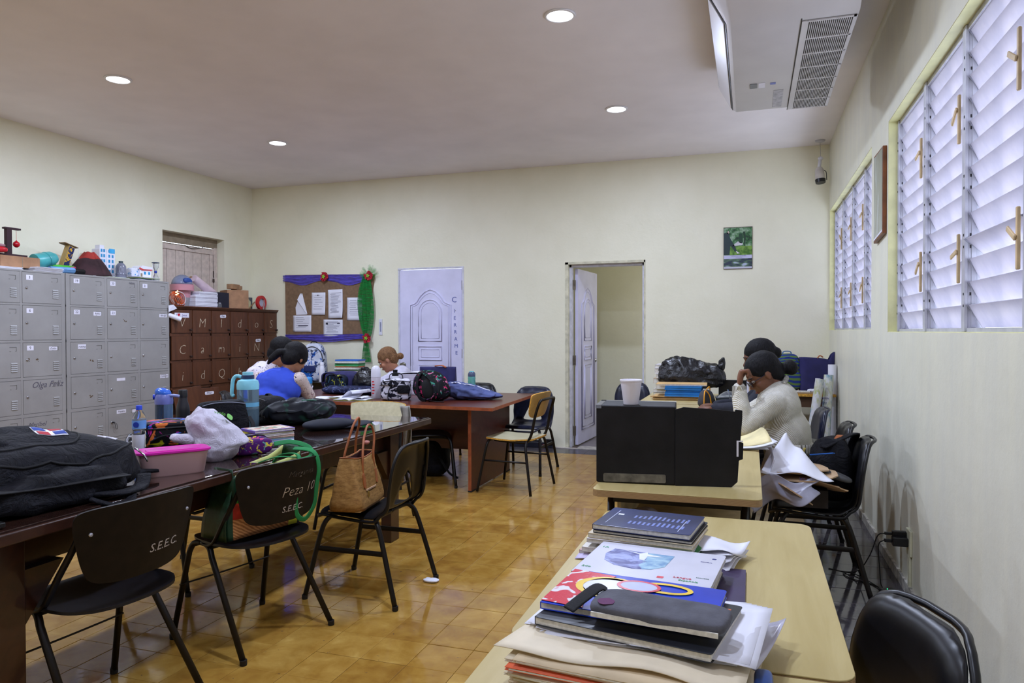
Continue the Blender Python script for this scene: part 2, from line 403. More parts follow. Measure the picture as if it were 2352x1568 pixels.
def clip_geo():
    g = G(); tri = [(-.030, .046), (.010, .050), (.034, -.036), (.026, -.040)]
    vs = [(x, yy, z) for yy in (-.001, .001) for x, z in tri]
    g.q(vs, [(0, 1, 2, 3), (7, 6, 5, 4), (0, 4, 5, 1), (1, 5, 6, 2), (2, 6, 7, 3), (3, 7, 4, 0)])
    for x, z in ((-.018, .040), (.010, .012), (.022, -.022)):
        g.lathe([(.0045, -.0035), (.0045, .0035)], 8, m=Matrix.Translation((x, 0, z)) @ Matrix.Rotation(PI/2, 4, 'X'))
    return g
def mesh_of(name, g, mat):
    me = bpy.data.meshes.new(name); me.from_pydata(g.v, [], g.f); me.materials.append(mat); return me
me_clip = mesh_of('slat_clip', clip_geo(), P('slat clip metal', (166, 166, 180), .4, .3, var=.06))
for wi, (a, b, z0, z1) in enumerate(WINS):
    nb = 4; step = (b-a)/nb
    win = struct('window_%d' % (wi+1), G().box((FX-.012, a+.003, z1-.028), (FX+.06, b-.003, z1-.003)).box((FX-.012, a+.003, z0+.003), (FX+.06, b-.003, z0+.018)), M_alu2)
    for k in range(nb+1):
        y = a+k*step; y0, y1 = (y+.003, y+.030) if k == 0 else (y-.030, y-.003) if k == nb else (y-.022, y+.022)
        gm = G().box((FX-.02, y0, z0+.004), (FX-.008, y1, z1-.004)).box((FX-.008, y0+.004, z0+.004), (FX+.055, y1-.004, z1-.004))
        for sgn, yy in ((-1, y0+.004), (1, y1-.004)):
            gm.box((FX+.004, yy-.0035, z0+.02), (FX+.020, yy+.0035, z1-.03))
        mk('mullion', gm, M_alu2, win, bevel=.0015, seg=1)
        gh = G()
        for q in range(26):
            z = z0+.06+q*.047
            if z < z1-.05 and q % 5 in (1, 2): gh.box((FX-.0215, y0+.009, z-.005), (FX-.0195, y0+.017, z+.005)); gh.box((FX-.001, y0+.003-.0012, z-.006), (FX+.006, y0+.004, z+.006))
        mk('screw_hole', gh, M_hole, win)
    ns = 13; dz = (z1-z0-.045)/ns; L = step-.058
    me_s = mesh_of('slat', slat_geo(L), M_slat)
    for k in range(nb):
        yc = a+(k+.5)*step
        for q in range(ns):
            z = z0+.02+(q+.5)*dz; tl = rr.uniform(-.06, .03)
            if wi == 1 and k == 1 and q in (3,): tl = -.35
            o = mk('slat', me_s, None, win, loc=(FX+.018, yc, z), rot=(0, tl, 0))
            for sg in (-1, 1):
                mk('slat_clip', me_clip, None, o, loc=(0, sg*(L/2+.003), 0))
        for zz in (z0+.30, z1-.36):
            gl = G().box((FX-.032, yc-step/2+.036, zz-.10), (FX-.02, yc-step/2+.050, zz+.10))
            aa = rr.choice((-.6, -.2, .5)); gl.cbox((FX-.036, yc-step/2+.075, zz+.02), (.008, .085, .020), m=Matrix.Rotation(aa, 4, 'X'))
            mk('lever', gl, M_lever, win, bevel=.003, seg=1)
# --- left shuttered opening
M_shut = P('cream shutter boards', (206, 190, 178), .55, var=.06, scale=20); M_shd = P('grey paint', (140, 126, 104), .6, var=.1)
sh = struct('window_4', G().box((XL-.16, NY0, NZ0), (XL-.14, NY1, NZ1-.115)), M_shd)
wn = (NY1-NY0-.17)/6
for k in range(6):
    mk('shutter_board', G().box((XL-.14, NY0+.05+k*wn+.0025, NZ0), (XL-.126, NY0+.05+(k+1)*wn-.0025, NZ1-.19)), M_shut, sh, bevel=.003, seg=1)
mk('shutter_frame', G().box((XL-.142, NY0, NZ1-.19), (XL-.112, NY1-.06, NZ1-.13)).box((XL-.142, NY0, NZ0), (XL-.115, NY0+.05, NZ1-.19)).box((XL-.142, NY1-.12, NZ0), (XL-.115, NY1-.07, NZ1-.19)), M_shut, sh, bevel=.003)
mk('shutter_frame', G().box((XL-.142, NY1-.06, NZ0), (XL-.105, NY1-.005, NZ1-.10)), M_shut, sh, bevel=.003)
mk('lintel_board', G().box((XL-.142, NY0, NZ1-.109), (XL-.11, NY1, NZ1-.0)), M_shd, sh)
mk('latch', G().box((XL-.115, NY1-.075, 2.02), (XL-.108, NY1-.063, 2.10)).box((XL-.112, NY1-.085, 1.96), (XL-.10, NY1-.06, 2.00)), P('rust', (70, 56, 50), .6), sh, bevel=.002)
mk('cable', G().tube(smooth_path([(XL-.105, NY0+.45, NZ1-.12), (XL-.10, NY0+.55, NZ1-.15), (XL-.104, NY0+.7, NZ1-.13), (XL-.105, NY0+.78, NZ1-.10)]), .004, 6), P('cable', (60, 56, 50), .5), sh)
# --- doors
M_door = P('white lacquered door', (216, 214, 240), .38, var=.03, scale=5); M_dfr = P('white door frame', (206, 206, 216), .45, var=.06, scale=20, bump=.1)
M_hinge = P('brass hinge', (120, 112, 96), .4, .8, var=.2)
def arch(x0, x1, z0, zs, za, style, n=10):
    """closed outline: rectangle with an arched top; style 'round' or 'shoulder'"""
    pts = [(x0, z0), (x1, z0)]
    if style == 'round':
        cx, r = (x0+x1)/2, (x1-x0)/2
        for k in range(n+1):
            a = PI*k/n; pts.append((cx+r*math.cos(a), zs+(za-zs)*math.sin(a)))
    else:
        W_ = x1-x0; cx = (x0+x1)/2
        prof = [(0, 0), (.045, .035), (.11, .10), (.17, .22), (.21, .42), (.27, .62), (.36, .85), (.5, 1)]
        for u, v in prof: pts.append((x1-u*W_, zs+(za-zs)*v))
        for u, v in prof[-2::-1]: pts.append((x0+u*W_, zs+(za-zs)*v))
    return [Vector((x, 0, z)) for x, z in pts]
def door_leaf(parent, W_, H_):
    """leaf in local x 0..W_, y thickness 0..-.035 (front face at y=-.035 facing -y), z 0..H_"""
    mk('door_panel', G().box((0, -.035, 0), (W_, 0, H_)), M_door, parent, bevel=.002)
    f = -.035
    def mould(pts, r=.0085):
        g = G(); g.tube([p+Vector((0, f, 0)) for p in pts], r, 6, closed=True, flat=(r*2.2, r*1.1)); mk('moulding', g, M_door, parent, smooth=True)
    L, R_ = .17*W_, .82*W_; mould(arch(L, R_, .16, 1.65, 1.84, 'shoulder'), .011); mould(arch(L+.03, R_-.03, .19, 1.635, 1.80, 'shoulder'), .006)
    l, r_ = .305*W_, .675*W_
    for k, (dx, rr_) in enumerate(((0, .009), (.035, .005))):
        mould(arch(l+dx, r_-dx, 1.21+dx, 1.56, 1.715-dx, 'round'), rr_)
        mould([Vector((x, 0, z)) for x, z in ((l+dx, .98+dx), (r_-dx, .98+dx), (r_-dx, 1.145-dx), (l+dx, 1.145-dx))], rr_)
        mould(arch(l+dx, r_-dx, .28+dx, .80, .93-dx, 'round') if 0 else [Vector((x, 0, z)) for x, z in ((l+dx, .28+dx), (r_-dx, .28+dx), (r_-dx, .92-dx), (l+dx, .92-dx))], rr_)
d1 = struct('door_1', G().box((D1[0], YF+.005, 0), (D1[0]+.018, YF+.10, D1[2])).box((D1[1]-.018, YF-.006, 0), (D1[1]+.004, YF+.10, D1[2])).box((D1[0], YF-.004, D1[2]-.016), (D1[1], YF+.10, D1[2]+.004)), M_dfr, bevel=.002)
lf = bpy.data.objects.new('leaf', None); COL.objects.link(lf); lf.parent = d1; lf.location = (D1[0]+.02, YF+.045, .008); door_leaf(lf, D1[1]-D1[0]-.042, D1[2]-.03)
for ch in list(lf.children):
    ch.parent = d1; ch.location = lf.location
bpy.data.objects.remove(lf)
M_steel = P('brushed steel', (176, 174, 172), .28, .9, var=.06)
mk('knob', G().lathe([(.004, .0), (.033, .002), (.033, .006), (.012, .012), (.012, .03), (.024, .04), (.027, .055), (.018, .066), (.002, .068)], 20, m=Matrix.Translation((-4.068, YF+.008, .925)) @ Matrix.Rotation(PI/2, 4, 'X')), P('aged brass knob', (120, 116, 100), .3, .7), d1, smooth='auto')
for z in (1.89, 1.07, .25): mk('hinge', G().lathe([(.007, -.055), (.007, .055)], 10, c=(D1[1]-.020, YF+.004, z)), M_hinge, d1, smooth='auto')
M_blue_ink = P('blue marker', (96, 104, 170), .7, var=0)
for k, ch in enumerate('CIERRAME'):
    z = 1.715-(.0 if k == 0 else .135+.084*(k-1)); x = -3.39+.004*k
    text(ch, .095 if k == 0 else .062, M_blue_ink, d1, frame((x, YF+.0085, z), (1, 0, 0), (0, -1, 0)), depth=.0005)
text("'", .05, M_hole, d1, frame((-3.372, YF+.0085, 1.57), (1, 0, 0), (0, -1, 0)), depth=.0005)
d2 = struct('door_2', G().box((D2[0]+.035, YF+.06, 0), (D2[0]+.062, YF+WT, D2[2]-.02)).box((D2[1]-.040, YF+.06, 0), (D2[1]-.012, YF+WT, D2[2]-.02)).box((D2[0]+.035, YF+.06, D2[2]-.05), (D2[1]-.012, YF+WT, D2[2]-.02)), M_dfr, bevel=.002)
struct('trim_6', G().box((D2[0]-.001, YF-.002, 0), (D2[0]+.036, YF+WT+.002, D2[2]+.002)).box((D2[1]-.014, YF-.002, 0), (D2[1]+.004, YF+WT+.002, D2[2]+.002)).box((D2[0], YF-.002, D2[2]-.022), (D2[1], YF+WT+.002, D2[2]+.004)), P('chipped reveal', (206, 202, 176), .55, var=.10, scale=16, bump=.3, bscale=20))
lf = bpy.data.objects.new('leaf', None); COL.objects.link(lf); door_leaf(lf, .82, D2[2]-.07)
for ch in list(lf.children):
    ch.parent = d2; ch.location = (D2[0]+.075, YF+WT+.02, .012); ch.rotation_euler = (0, 0, math.radians(86))
bpy.data.objects.remove(lf)
for z in (1.87, 1.0, .18):
    mk('hinge', G().box((D2[0]+.060, YF+.115, z-.055), (D2[0]+.090, YF+.149, z+.055)), M_hinge, d2, bevel=.002)
mk('knob', G().lathe([(.004, 0), (.03, .003), (.012, .01), (.012, .03), (.026, .05), (.012, .062), (.002, .063)], 16, m=Matrix.Translation((-1.90, YF+WT+.76, .97)) @ Matrix.Rotation(PI/2, 4, 'Y')), M_steel, d2, smooth='auto')
# room beyond the open door
g = G(); g.box((-3.3, YF+WT, -.1), (-3.2, 9.75, 3.2)); g.box((-3.2, 9.65, -.1), (.8, 9.75, 3.2)); g.box((.7, YF+WT, -.1), (.8, 9.75, 3.2)); g.box((-3.3, YF+WT, 3.1), (.8, 9.75, 3.2))
struct('wall_corridor', g, M_wall)
struct('floor_corridor', G().box((-3.3, YF+WT, -.1), (.8, 9.75, -.002)), P('corridor floor', (120, 112, 116), .3, var=.12, scale=6))
area_light('corridor_light', (-.2, 8.95, 1.7), (0, math.radians(100), 0), .9, 9, (.95, .97, 1), 'RECTANGLE', 1.2)
# downlights
M_lamp = NT('lamp panel'); M_lamp.b.inputs['Emission Color'].default_value = (.90, .92, 1, 1); M_lamp.b.inputs['Emission Strength'].default_value = 6; M_lamp = M_lamp.m
M_lring = P('white lamp ring', (230, 230, 236), .4, var=0)
LN = ['far row nearer the open door', 'far row nearer the corkboard', 'the largest in view at the top edge', 'near row above the grey lockers']
for k, (x, y) in enumerate(LAMPS):
    t = thing('ceiling_light', 'round white LED downlight glowing in the ceiling, '+(LN[k] if k < 4 else 'outside the picture'), 'ceiling light', (x, y, CEIL), group='round ceiling downlights')
    mk('rim', G().lathe([(.079, -.001), (.079, -.010), (.086, -.012), (.093, -.009), (.096, 0)], 40), M_lring, t, smooth=True)
    mk('diffuser', G().lathe([(.001, -.0075), (.0795, -.0075), (.0795, -.001), (.001, -.001)], 40), M_lamp, t)
# ================================================================== FURNITURE
from mathutils.geometry import delaunay_2d_cdt
def inside(p, poly):
    c = False; n = len(poly); x, y = p
    for i in range(n):
        x1, y1 = poly[i]; x2, y2 = poly[i-1]
        if (y1 > y) != (y2 > y) and x < (x2-x1)*(y-y1)/(y2-y1)+x1: c = not c
    return c
def plate(outline, fn, step=.02, th=.008, holes=()):
    """flat outline (x,s), with holes, bent by fn(x,s)->3D, thickened by th"""
    V, E = [], []
    for loop in [outline]+list(holes):
        o = len(V); V += [Vector(p) for p in loop]; E += [(o+i, o+(i+1) % len(loop)) for i in range(len(loop))]
    xs = [p[0] for p in outline]; ys = [p[1] for p in outline]; x = min(xs)+step
    while x < max(xs):
        y = min(ys)+step
        while y < max(ys):
            if inside((x, y), outline) and not any(inside((x, y), h) for h in holes) and min(min((Vector((x, y))-p).length for p in V[:len(E)]), 1) > step*.45: V.append(Vector((x, y)))
            y += step
        x += step
    r = delaunay_2d_cdt(V, E, [], 0, 1e-5); vs = [Vector(fn(p[0], p[1])) for p in r[0]]; fs = []
    for f in r[2]:
        c = sum((r[0][i] for i in f), Vector((0, 0)))/len(f)
        if inside(c, outline) and not any(inside(c, h) for h in holes): fs.append(tuple(f))
    nr = [Vector() for _ in vs]
    for f in fs:
        nn = (vs[f[1]]-vs[f[0]]).cross(vs[f[2]]-vs[f[0]])
        for i in f: nr[i] += nn
    bot = [p-n.normalized()*th if n.length else p for p, n in zip(vs, nr)]; N = len(vs); cnt = {}
    for f in fs:
        for i in range(len(f)):
            e = (f[i], f[(i+1) % len(f)]); cnt[e] = cnt.get(e, 0)+1
    rim = [(b, a, a+N, b+N) for (a, b) in cnt if (b, a) not in cnt]
    return G().q(vs+bot, fs+[tuple(i+N for i in reversed(f)) for f in fs]+rim)
def lerp_curve(pts):
    """piecewise smooth curve through (y,z) points parametrised by arc length"""
    sp = smooth_path([(0, y, z) for y, z in pts], 8); L = [0]
    for a, b in zip(sp, sp[1:]): L.append(L[-1]+(b-a).length)
    def f(s):
        s = max(0, min(L[-1], s))
        for i in range(len(L)-1):
            if s <= L[i+1]:
                t = (s-L[i])/max(1e-9, L[i+1]-L[i]); q = sp[i].lerp(sp[i+1], t); return q.y, q.z
        return sp[-1].y, sp[-1].z
    return f, L[-1]
def blk(name, c, rough, **k): return P(name, c, rough, var=.25, scale=25, bump=.04, **k)
M_chairmet = blk('worn black tube', (17, 13, 12), .40, spec=.4)
M_chairbk = blk('dark brown backrest', (23, 18, 14), .5, spec=.25)
M_chairseat = blk('black seat', (16, 15, 19), .38)
M_shell = blk('black plastic shell', (12, 12, 16), .36)
M_shellb = blk('blue black plastic shell', (24, 27, 46), .34)
M_ink = P('pale lettering', (176, 168, 160), .6, var=0)
M_chalk = P('chalk marks', (190, 174, 150), .8, var=.15, scale=80)
M_ply = wood('pale seat laminate', (196, 188, 152), (222, 214, 180), 3, (10, 1, 10), .35)
M_plyedge = P('golden ply edge', (200, 150, 60), .45, var=.2, scale=60)
M_screw = P('steel screw', (190, 190, 196), .3, .9, var=0)
M_foot = P('rubber foot', (24, 22, 22), .6, var=0)
def metal_chair(label, loc, rz, marks=()):
    """faces +y; bent plate backrest on two bars, A-shaped tube legs"""
    t = thing('metal_chair', label, 'chair', loc, rz, 'black metal chairs with panel backs')
    half = [(0, .205), (.09, .20), (.16, .178), (.198, .12), (.212, .03), (.214, -.06), (.20, -.13), (.15, -.185), (.08, -.207), (0, -.212)]
    out = half+[(-x, y) for x, y in reversed(half[1:-1])]
    mk('seat', plate([(p.x, p.y) for p in smooth_path([(x, y, 0) for x, y in out], 3, True)], lambda x, s: (x, s, .452-.018*math.exp(-((s+.05)/.16)**2)*math.cos(min(1, abs(x)/.22)*PI/2)-.9*max(0, s-.14)**2*3), .03, .010), M_chairseat, t, smooth='auto')
    hb = [(0, 0), (.10, .002), (.165, .02), (.192, .065), (.212, .14), (.226, .21), (.224, .255), (.195, .272), (.12, .280), (0, .285)]
    outb = hb+[(-x, y) for x, y in reversed(hb[1:-1])]
    bf = lambda x, s: (x, -.215-.17*s+1.25*x*x, .525+s*.93)
    bk_ = mk('backrest', plate([(p.x, p.y) for p in smooth_path([(x, y, 0) for x, y in outb], 3, True)], bf, .03, -.008), M_chairbk, t, smooth='auto')
    legs = []
    for sx in (-1, 1):
        top = smooth_path([(sx*.208, .15, .385), (sx*.203, .125, .425), (sx*.20, .07, .436), (sx*.203, .02, .425), (sx*.208, -.005, .385)], 5)
        mk('leg', G().tube([(sx*.235, .232, .012)]+top[:len(top)//2+1], .0125, 10), M_chairmet, t, smooth=True)
        mk('leg', G().tube(top[len(top)//2:]+[(sx*.235, -.240, .012)], .0125, 10), M_chairmet, t, smooth=True)
        mk('rubber_foot', G().lathe([(.0135, 0), (.0145, .004), (.0145, .022)], 12, c=(sx*.235, .233, 0)).lathe([(.0135, 0), (.0145, .004), (.0145, .022)], 12, c=(sx*.235, -.241, 0)), M_foot, t, smooth='auto')
        bar = smooth_path([(sx*.206, .05, .434), (sx*.21, -.02, .45), (sx*.212, -.10, .56), (sx*.205, -.165, .66), (sx*.198, -.195, .72)], 5)
        mk('back_support', G().tube(bar, .01, 8, flat=(.022, .012)), M_chairmet, t, smooth=True)
        mk('screw', G().lathe([(.007, 0), (.006, .003), (.001, .004)], 10, m=frame((sx*.185, -.2135, .70), (1, 0, 0), (0, -1, .17))), M_screw, t, smooth='auto')
    mk('cross_bar', G().tube([(-.203, .02, .422), (.203, .02, .422)], .009, 8).tube([(-.203, .125, .420), (.203, .125, .420)], .009, 8), M_chairmet, t, smooth=True)
    wire = smooth_path([(-.224, .195, .24), (-.21, .165, .25), (0, .16, .25), (.21, .165, .25), (.224, .195, .24)], 4)
    mk('leg_brace', G().tube(wire, .004, 6), M_chairmet, t, smooth=True)
    def rear(x, s): return Vector(bf(x, s))+Vector((0, -.0098, 0))
    for body, size, x, s, mat, shear in marks:   # as read from behind: text runs toward -x... of a viewer at -y looking to +y
        me = text_mesh(body, size, depth=.0003, shear=shear, bold=0 if body[0] == 'S' else -.0013)
        for v in me.vertices:
            u, w2, d_ = v.co; v.co = Vector(bf(x+u, s+w2))+Vector((0, -.0088-(d_+.0003), 0))
        mk('lettering', me, mat, bk_)
    return t
metal_chair('black metal chair lettered S.E.E.C., nearest the camera at the left table', (-2.15, 1.92, 0), math.radians(85), [('S.E.E.C.', .044, .075, .085, M_ink, .15)])
metal_chair('black metal chair with scratched names, carrying the green grocery bag', (-2.10, 2.672, 0), math.radians(76), [('S.E.E.C.', .040, .03, .055, M_ink, .12), ('Peza 10', .066, .06, .135, M_chalk, .25), ('Marganita', .040, .06, .215, P('faint scratch', (96, 86, 74), .8, var=0), .3)])
def rot_outline(): pass
def shell_chair(name, label, loc, rz, hole='tri', mat=None, w_=.42, htop=.33, fine=False, stool=False, group='black plastic shell chairs'):
    """one-piece plastic shell; faces +y"""
    t = thing(name, label, 'chair', loc, rz, group)
    cf, L = lerp_curve([(.215, .425), (.17, .447), (.05, .438), (-.08, .430), (-.155, .440), (-.190, .480), (-.203, .56), (-.216, .66), (-.228, .748), (-.238, .776), (-.254, .782)])
    if stool: cf, L = lerp_curve([(.205, .425), (.17, .447), (.05, .438), (-.08, .430), (-.155, .440), (-.190, .452)])
    def wid(s):
        if stool: return .19*math.sqrt(max(.02, 1-(2*s/L-1)**4))
        pts = [(0, .155), (.03, .19), (.12, .205), (.33, .205), (.42, .195), (.50, .204), (L-.15, .200), (L-.10, .190), (L-.06, .172), (L-.03, .145), (L-.012, .11), (L-.004, .08), (L, .04)]
        for (a, b), (c, d) in zip(pts, pts[1:]):
            if s <= c: return b+(d-b)*(s-a)/(c-a)
        return pts[-1][1]
    n = 40; ts = sorted(set([k/n for k in range(n+1)]+[1-.03/L*.4**k for k in range(4)])); out = [(wid(L*k)*w_/.42, L*k) for k in ts]; out += [(-x, s) for x, s in reversed(out)]
    holes = []
    if hole: holes = [[(p.x, p.y) for p in smooth_path([(-.085, .425, 0), (0, .415, 0), (.085, .425, 0), (.075, .46, 0), (.035, .545, 0), (0, .575, 0), (-.035, .545, 0), (-.075, .46, 0)], 4, True)]]
    def fn(x, s):
        y, z = cf(s); e = max(0, abs(x)/(wid(s)*w_/.42)-.72)/.28
        if s < .36: return (x, y, z-.022*e*e+.0*x)
        return (x, y+.7*x*x-.034*e*e, z)
    ss = mk('seat_shell', plate(out, fn, .013 if fine else .024, .006, holes), mat or M_shell, t, smooth=True); m_ = ss.modifiers.new('s', 'SMOOTH'); m_.factor = .5; m_.iterations = 8 if fine else 4
    rim = [Vector(fn(*p)) for p in out]
    mk('rolled_rim', G().tube([p+Vector((0, 0, -.004)) for p in rim], .0085, 8, closed=True), mat or M_shell, t, smooth=True)
    for sx in (-1, 1):
        f1 = smooth_path([(sx*.235, .245, .012), (sx*.205, .17, .33), (sx*.185, .135, .405), (sx*.14, .115, .418), (0, .112, .418)], 5)
        b1 = smooth_path([(sx*.235, -.255, .012), (sx*.205, -.165, .33), (sx*.185, -.13, .400), (sx*.14, -.11, .412), (0, -.108, .412)], 5)
        mk('leg', G().tube(f1, .0125, 10), M_chairmet, t, smooth=True); mk('leg', G().tube(b1, .0125, 10), M_chairmet, t, smooth=True)
        mk('rubber_foot', G().lathe([(.0135, 0), (.0145, .004), (.0145, .022)], 12, c=(sx*.235, .246, 0)).lathe([(.0135, 0), (.0145, .004), (.0145, .022)], 12, c=(sx*.235, -.256, 0)), M_foot, t, smooth='auto')
        mk('stretcher', G().tube([(sx*.212, .185, .255), (sx*.212, -.185, .255)], .008, 8, flat=(.012, .024)), M_chairmet, t, smooth='auto')
    return t
shell_chair('shell_chair', 'black plastic shell chair holding the tan cork handbag', (-1.865, 3.315, 0), math.radians(90))
shell_chair('shell_chair', 'blue-black plastic chair with teardrop hole against the far wall', (-2.05, 6.62, 0), math.radians(176), mat=M_shellb)
shell_chair('shell_chair', 'black plastic chair with the dark backpack, right side behind mid desk', (.315, 4.09, 0), math.radians(88), hole=None)
shell_chair('shell_chair', 'black plastic chair under the seated woman in white sweater', (.30, 4.70, 0), math.radians(92), hole=None)
shell_chair('shell_chair', 'blue-black plastic chair behind the woman in white, below the backpack shelf', (.24, 5.55, 0), math.radians(95), hole=None, mat=M_shellb)
shell_chair('shell_chair', 'black plastic chair nearest the camera in the bottom right corner', (.085, 1.50, 0), math.radians(110), hole=None, fine=True)
shell_chair('shell_chair', 'blue-black plastic chair behind the black box and foam cup', (-1.19, 7.44, 0), math.radians(180), mat=M_shellb, w_=.38)
shell_chair('stool', 'black backless stool tucked under near side of the mahogany table', (-2.70, 5.80, 0), math.radians(25), hole=None, stool=True, group=None)
shell_chair('shell_chair', 'black plastic chair at the wall side of the mahogany table', (-2.75, 6.95, 0), math.radians(178))
shell_chair('shell_chair', 'black chair under the woman in the blue vest', (-3.72, 5.10, 0), math.radians(-5))
shell_chair('shell_chair', 'black chair under the woman in the white patterned blouse', (-4.42, 5.65, 0), math.radians(-60))
shell_chair('shell_chair', 'black chair under the fair-haired woman', (-3.66, 7.20, 0), math.radians(95))
shell_chair('shell_chair', 'dark grey chair before the blue camouflage backpack', (-4.60, 7.15, 0), math.radians(0), hole=None)
shell_chair('shell_chair', 'black chair on the locker side of the left table', (-2.93, 3.17, 0), math.radians(-92))
M_ochre = wood('ochre laminate', (186, 150, 84), (206, 174, 108), 3, (10, 1, 10), .35)
def wooden_chair(label, loc, rz, lam=M_ply):
    t = thing('wooden_chair', label, 'chair', loc, rz, 'laminate chairs with tube frames')
    half = [(.0, .215), (.15, .212), (.19, .19), (.198, .13), (.19, -.10), (.178, -.18), (.15, -.205), (0, -.208)]; out = half+[(-x, y) for x, y in reversed(half[1:-1])]
    out = [(p.x, p.y) for p in smooth_path([(x, y, 0) for x, y in out], 3, True)]
    sf = lambda x, s: (x, s, .455-.35*max(0, s-.14)**2-.012*math.exp(-(s/.12)**2))
    st = mk('seat', plate(out, sf, .03, .0115), M_plyedge, t, smooth='auto'); mk('laminate', plate([(x*.985, y*.985) for x, y in out], lambda x, s: (x, s, sf(x, s)[2]+.0011), .03, .0010), M_ply, st, smooth='auto')
    ob = [(p.x, p.y) for p in smooth_path([(x, y, 0) for x, y in [(0, 0), (.12, .004), (.175, .03), (.20, .09), (.212, .18), (.20, .205), (.12, .215), (0, .217), (-.12, .215), (-.20, .205), (-.212, .18), (-.20, .09), (-.175, .03), (-.12, .004)]], 3, True)]
    bf = lambda x, s: (x, -.20-.26*s+.5*x*x+.0, .62+s*.96)
    b = mk('backrest', plate(ob, bf, .03, .010), M_plyedge, t, smooth='auto'); ob2 = [(x*.985, .108+(y-.108)*.975) for x, y in ob]
    for off in (-.0011, .0111): mk('laminate', plate(ob2, lambda x, s: (x, bf(x, s)[1]+off, bf(x, s)[2]), .03, .0010), lam, b, smooth='auto')
    for sx in (-1, 1):
        m = G()
        for zz in (.66, .74): m.lathe([(.007, 0), (.006, .003), (.001, .004)], 10, m=frame(Vector(bf(sx*.13, zz-.62))+Vector((0, .001, 0)), (1, 0, 0), (0, 1, .2)))
        mk('rivet', m, M_screw, t, smooth='auto')
    bk = smooth_path([(-.165, .13, .432), (-.175, -.08, .425), (-.172, -.165, .435), (-.170, -.205, .50), (-.168, -.235, .64), (-.16, -.272, .755), (-.11, -.285, .775), (0, -.288, .777), (.11, -.285, .775), (.16, -.272, .755), (.168, -.235, .64), (.170, -.205, .50), (.172, -.165, .435), (.175, -.08, .425), (.165, .13, .432)], 4)
    mk('back_frame', G().tube(bk, .0115, 8), M_chairmet, t, smooth=True)
    for sy, y0 in ((1, .245), (-1, -.235)):
        a = smooth_path([(-.265, y0, .012), (-.225, y0-sy*.055, .33), (-.195, y0-sy*.07, .42), (-.13, y0-sy*.075, .432), (0, y0-sy*.075, .432)], 5); b_ = [Vector((-p.x, p.y, p.z)) for p in a]
        mk('leg', G().tube(a, .0115, 10), M_chairmet, t, smooth=True); mk('leg', G().tube(b_, .0115, 10), M_chairmet, t, smooth=True)
    for sx in (-1, 1): mk('stretcher', G().tube([(sx*.236, .205, .27), (sx*.236, -.195, .27)], .008, 8), M_chairmet, t, smooth=True)
    return t
wooden_chair('pale laminate chair with black tube frame at the open end of mahogany table', (-1.875, 5.80, 0), math.radians(84), M_ochre)
wooden_chair('pale laminate chair with riveted back behind the glass-topped table', (-2.53, 4.42, 0), math.radians(186))
# --- left glass-topped table
M_mah = wood('dark varnished wood', (44, 24, 17), (68, 38, 26), 3, (1, 6, 6), .3, coat=.3)
M_mah2 = wood('mahogany laminate', (72, 30, 20), (98, 44, 30), 3, (1.5, 10, 10), .32)
M_mahedge = P('reddish edge band', (146, 76, 46), .35, var=.12, scale=20)
t = thing('dining_table', 'long dark wooden table with glass top and thick legs, left foreground', 'table', (-2.70, 2.85, 0))
g = G().box((-.43, -1.55, .712), (.66, 1.59, .750)); mk('tabletop', g, M_mah, t, bevel=.006)
tg = NT('clear glass sheet'); tg.set(.03, spec=.7, coat=1); tg.b.inputs['Base Color'].default_value = (*lin((56, 40, 36)), 1); vv = tg.coord(scale=(2, 8, 2)); tg.base(tg.ramp(tg.noise(vv, 3, 5, .6), [(.3, (34, 20, 17)), (.7, (58, 36, 28))]))
tg.b.inputs['Coat Roughness'].default_value = .02
mk('glass_sheet', G().box((-.42, -1.53, .7502), (.648, 1.575, .7565)), tg.m, t, bevel=.0015, seg=1)
mk('apron', G().box((-.35, -1.30, .585), (-.32, 1.36, .712)).box((.47, -1.30, .585), (.50, 1.36, .712)).box((-.35, -1.30, .585), (.50, -1.27, .712)).box((-.35, 1.33, .585), (.50, 1.36, .712)), M_mah, t, bevel=.002)
for x, y in ((.515, -1.25), (.515, 1.27), (-.36, -1.25), (-.36, 1.27)):
    s = -1 if y > 0 else 1; gl = G().box((x-.035, y-.055, 0), (x+.035, y+.055, .712))
    mk('leg', gl, M_mah, t, bevel=.004)
    mk('corner_brace', G().prism([(y+s*.055, .585), (y+s*.055, .40), (y+s*.20, .585)], x-.02, x+.02, Matrix(((0, 0, 1, 0), (1, 0, 0, 0), (0, 1, 0, 0), (0, 0, 0, 1)))), M_mah, t)
# --- far mahogany table
t = thing('meeting_table', 'mahogany laminate table with panel legs below the corkboard', 'table', (-3.1, 6.06, 0))
mk('tabletop', G().prism([(1.16, -.69), (1.11, .69), (-1.25, .69), (-1.25, -.50), (-.2, -.60)], .70, .727), M_mah2, t, bevel=.002)
mk('edge_band', G().prism([(1.163, -.693), (1.113, .693), (1.108, .689), (1.156, -.688)], .7005, .7265).prism([(1.163, -.693), (1.158, -.686), (-.2, -.597), (-.2, -.604)], .7005, .7265).prism([(-.2, -.604), (-.2, -.597), (-1.25, -.498), (-1.25, -.505)], .7005, .7265), M_mahedge, t)
for x in (.905, -1.05):
    mk('panel_leg', G().box((x-.028, -.50, .012), (x, .50, .70)), M_mah2, t, bevel=.001); mk('leg_edge', G().box((x-.028, -.5035, .012), (x, -.4995, .70)), M_mahedge, t)
    for ya, yb in ((-.505, -.40), (.40, .505)): mk('glide', G().box((x-.030, ya, 0), (x+.002, yb, .013)), M_foot, t)
mk('modesty_panel', G().box((-1.05, -.012, .27), (.877, .008, .70)), M_mah2, t)
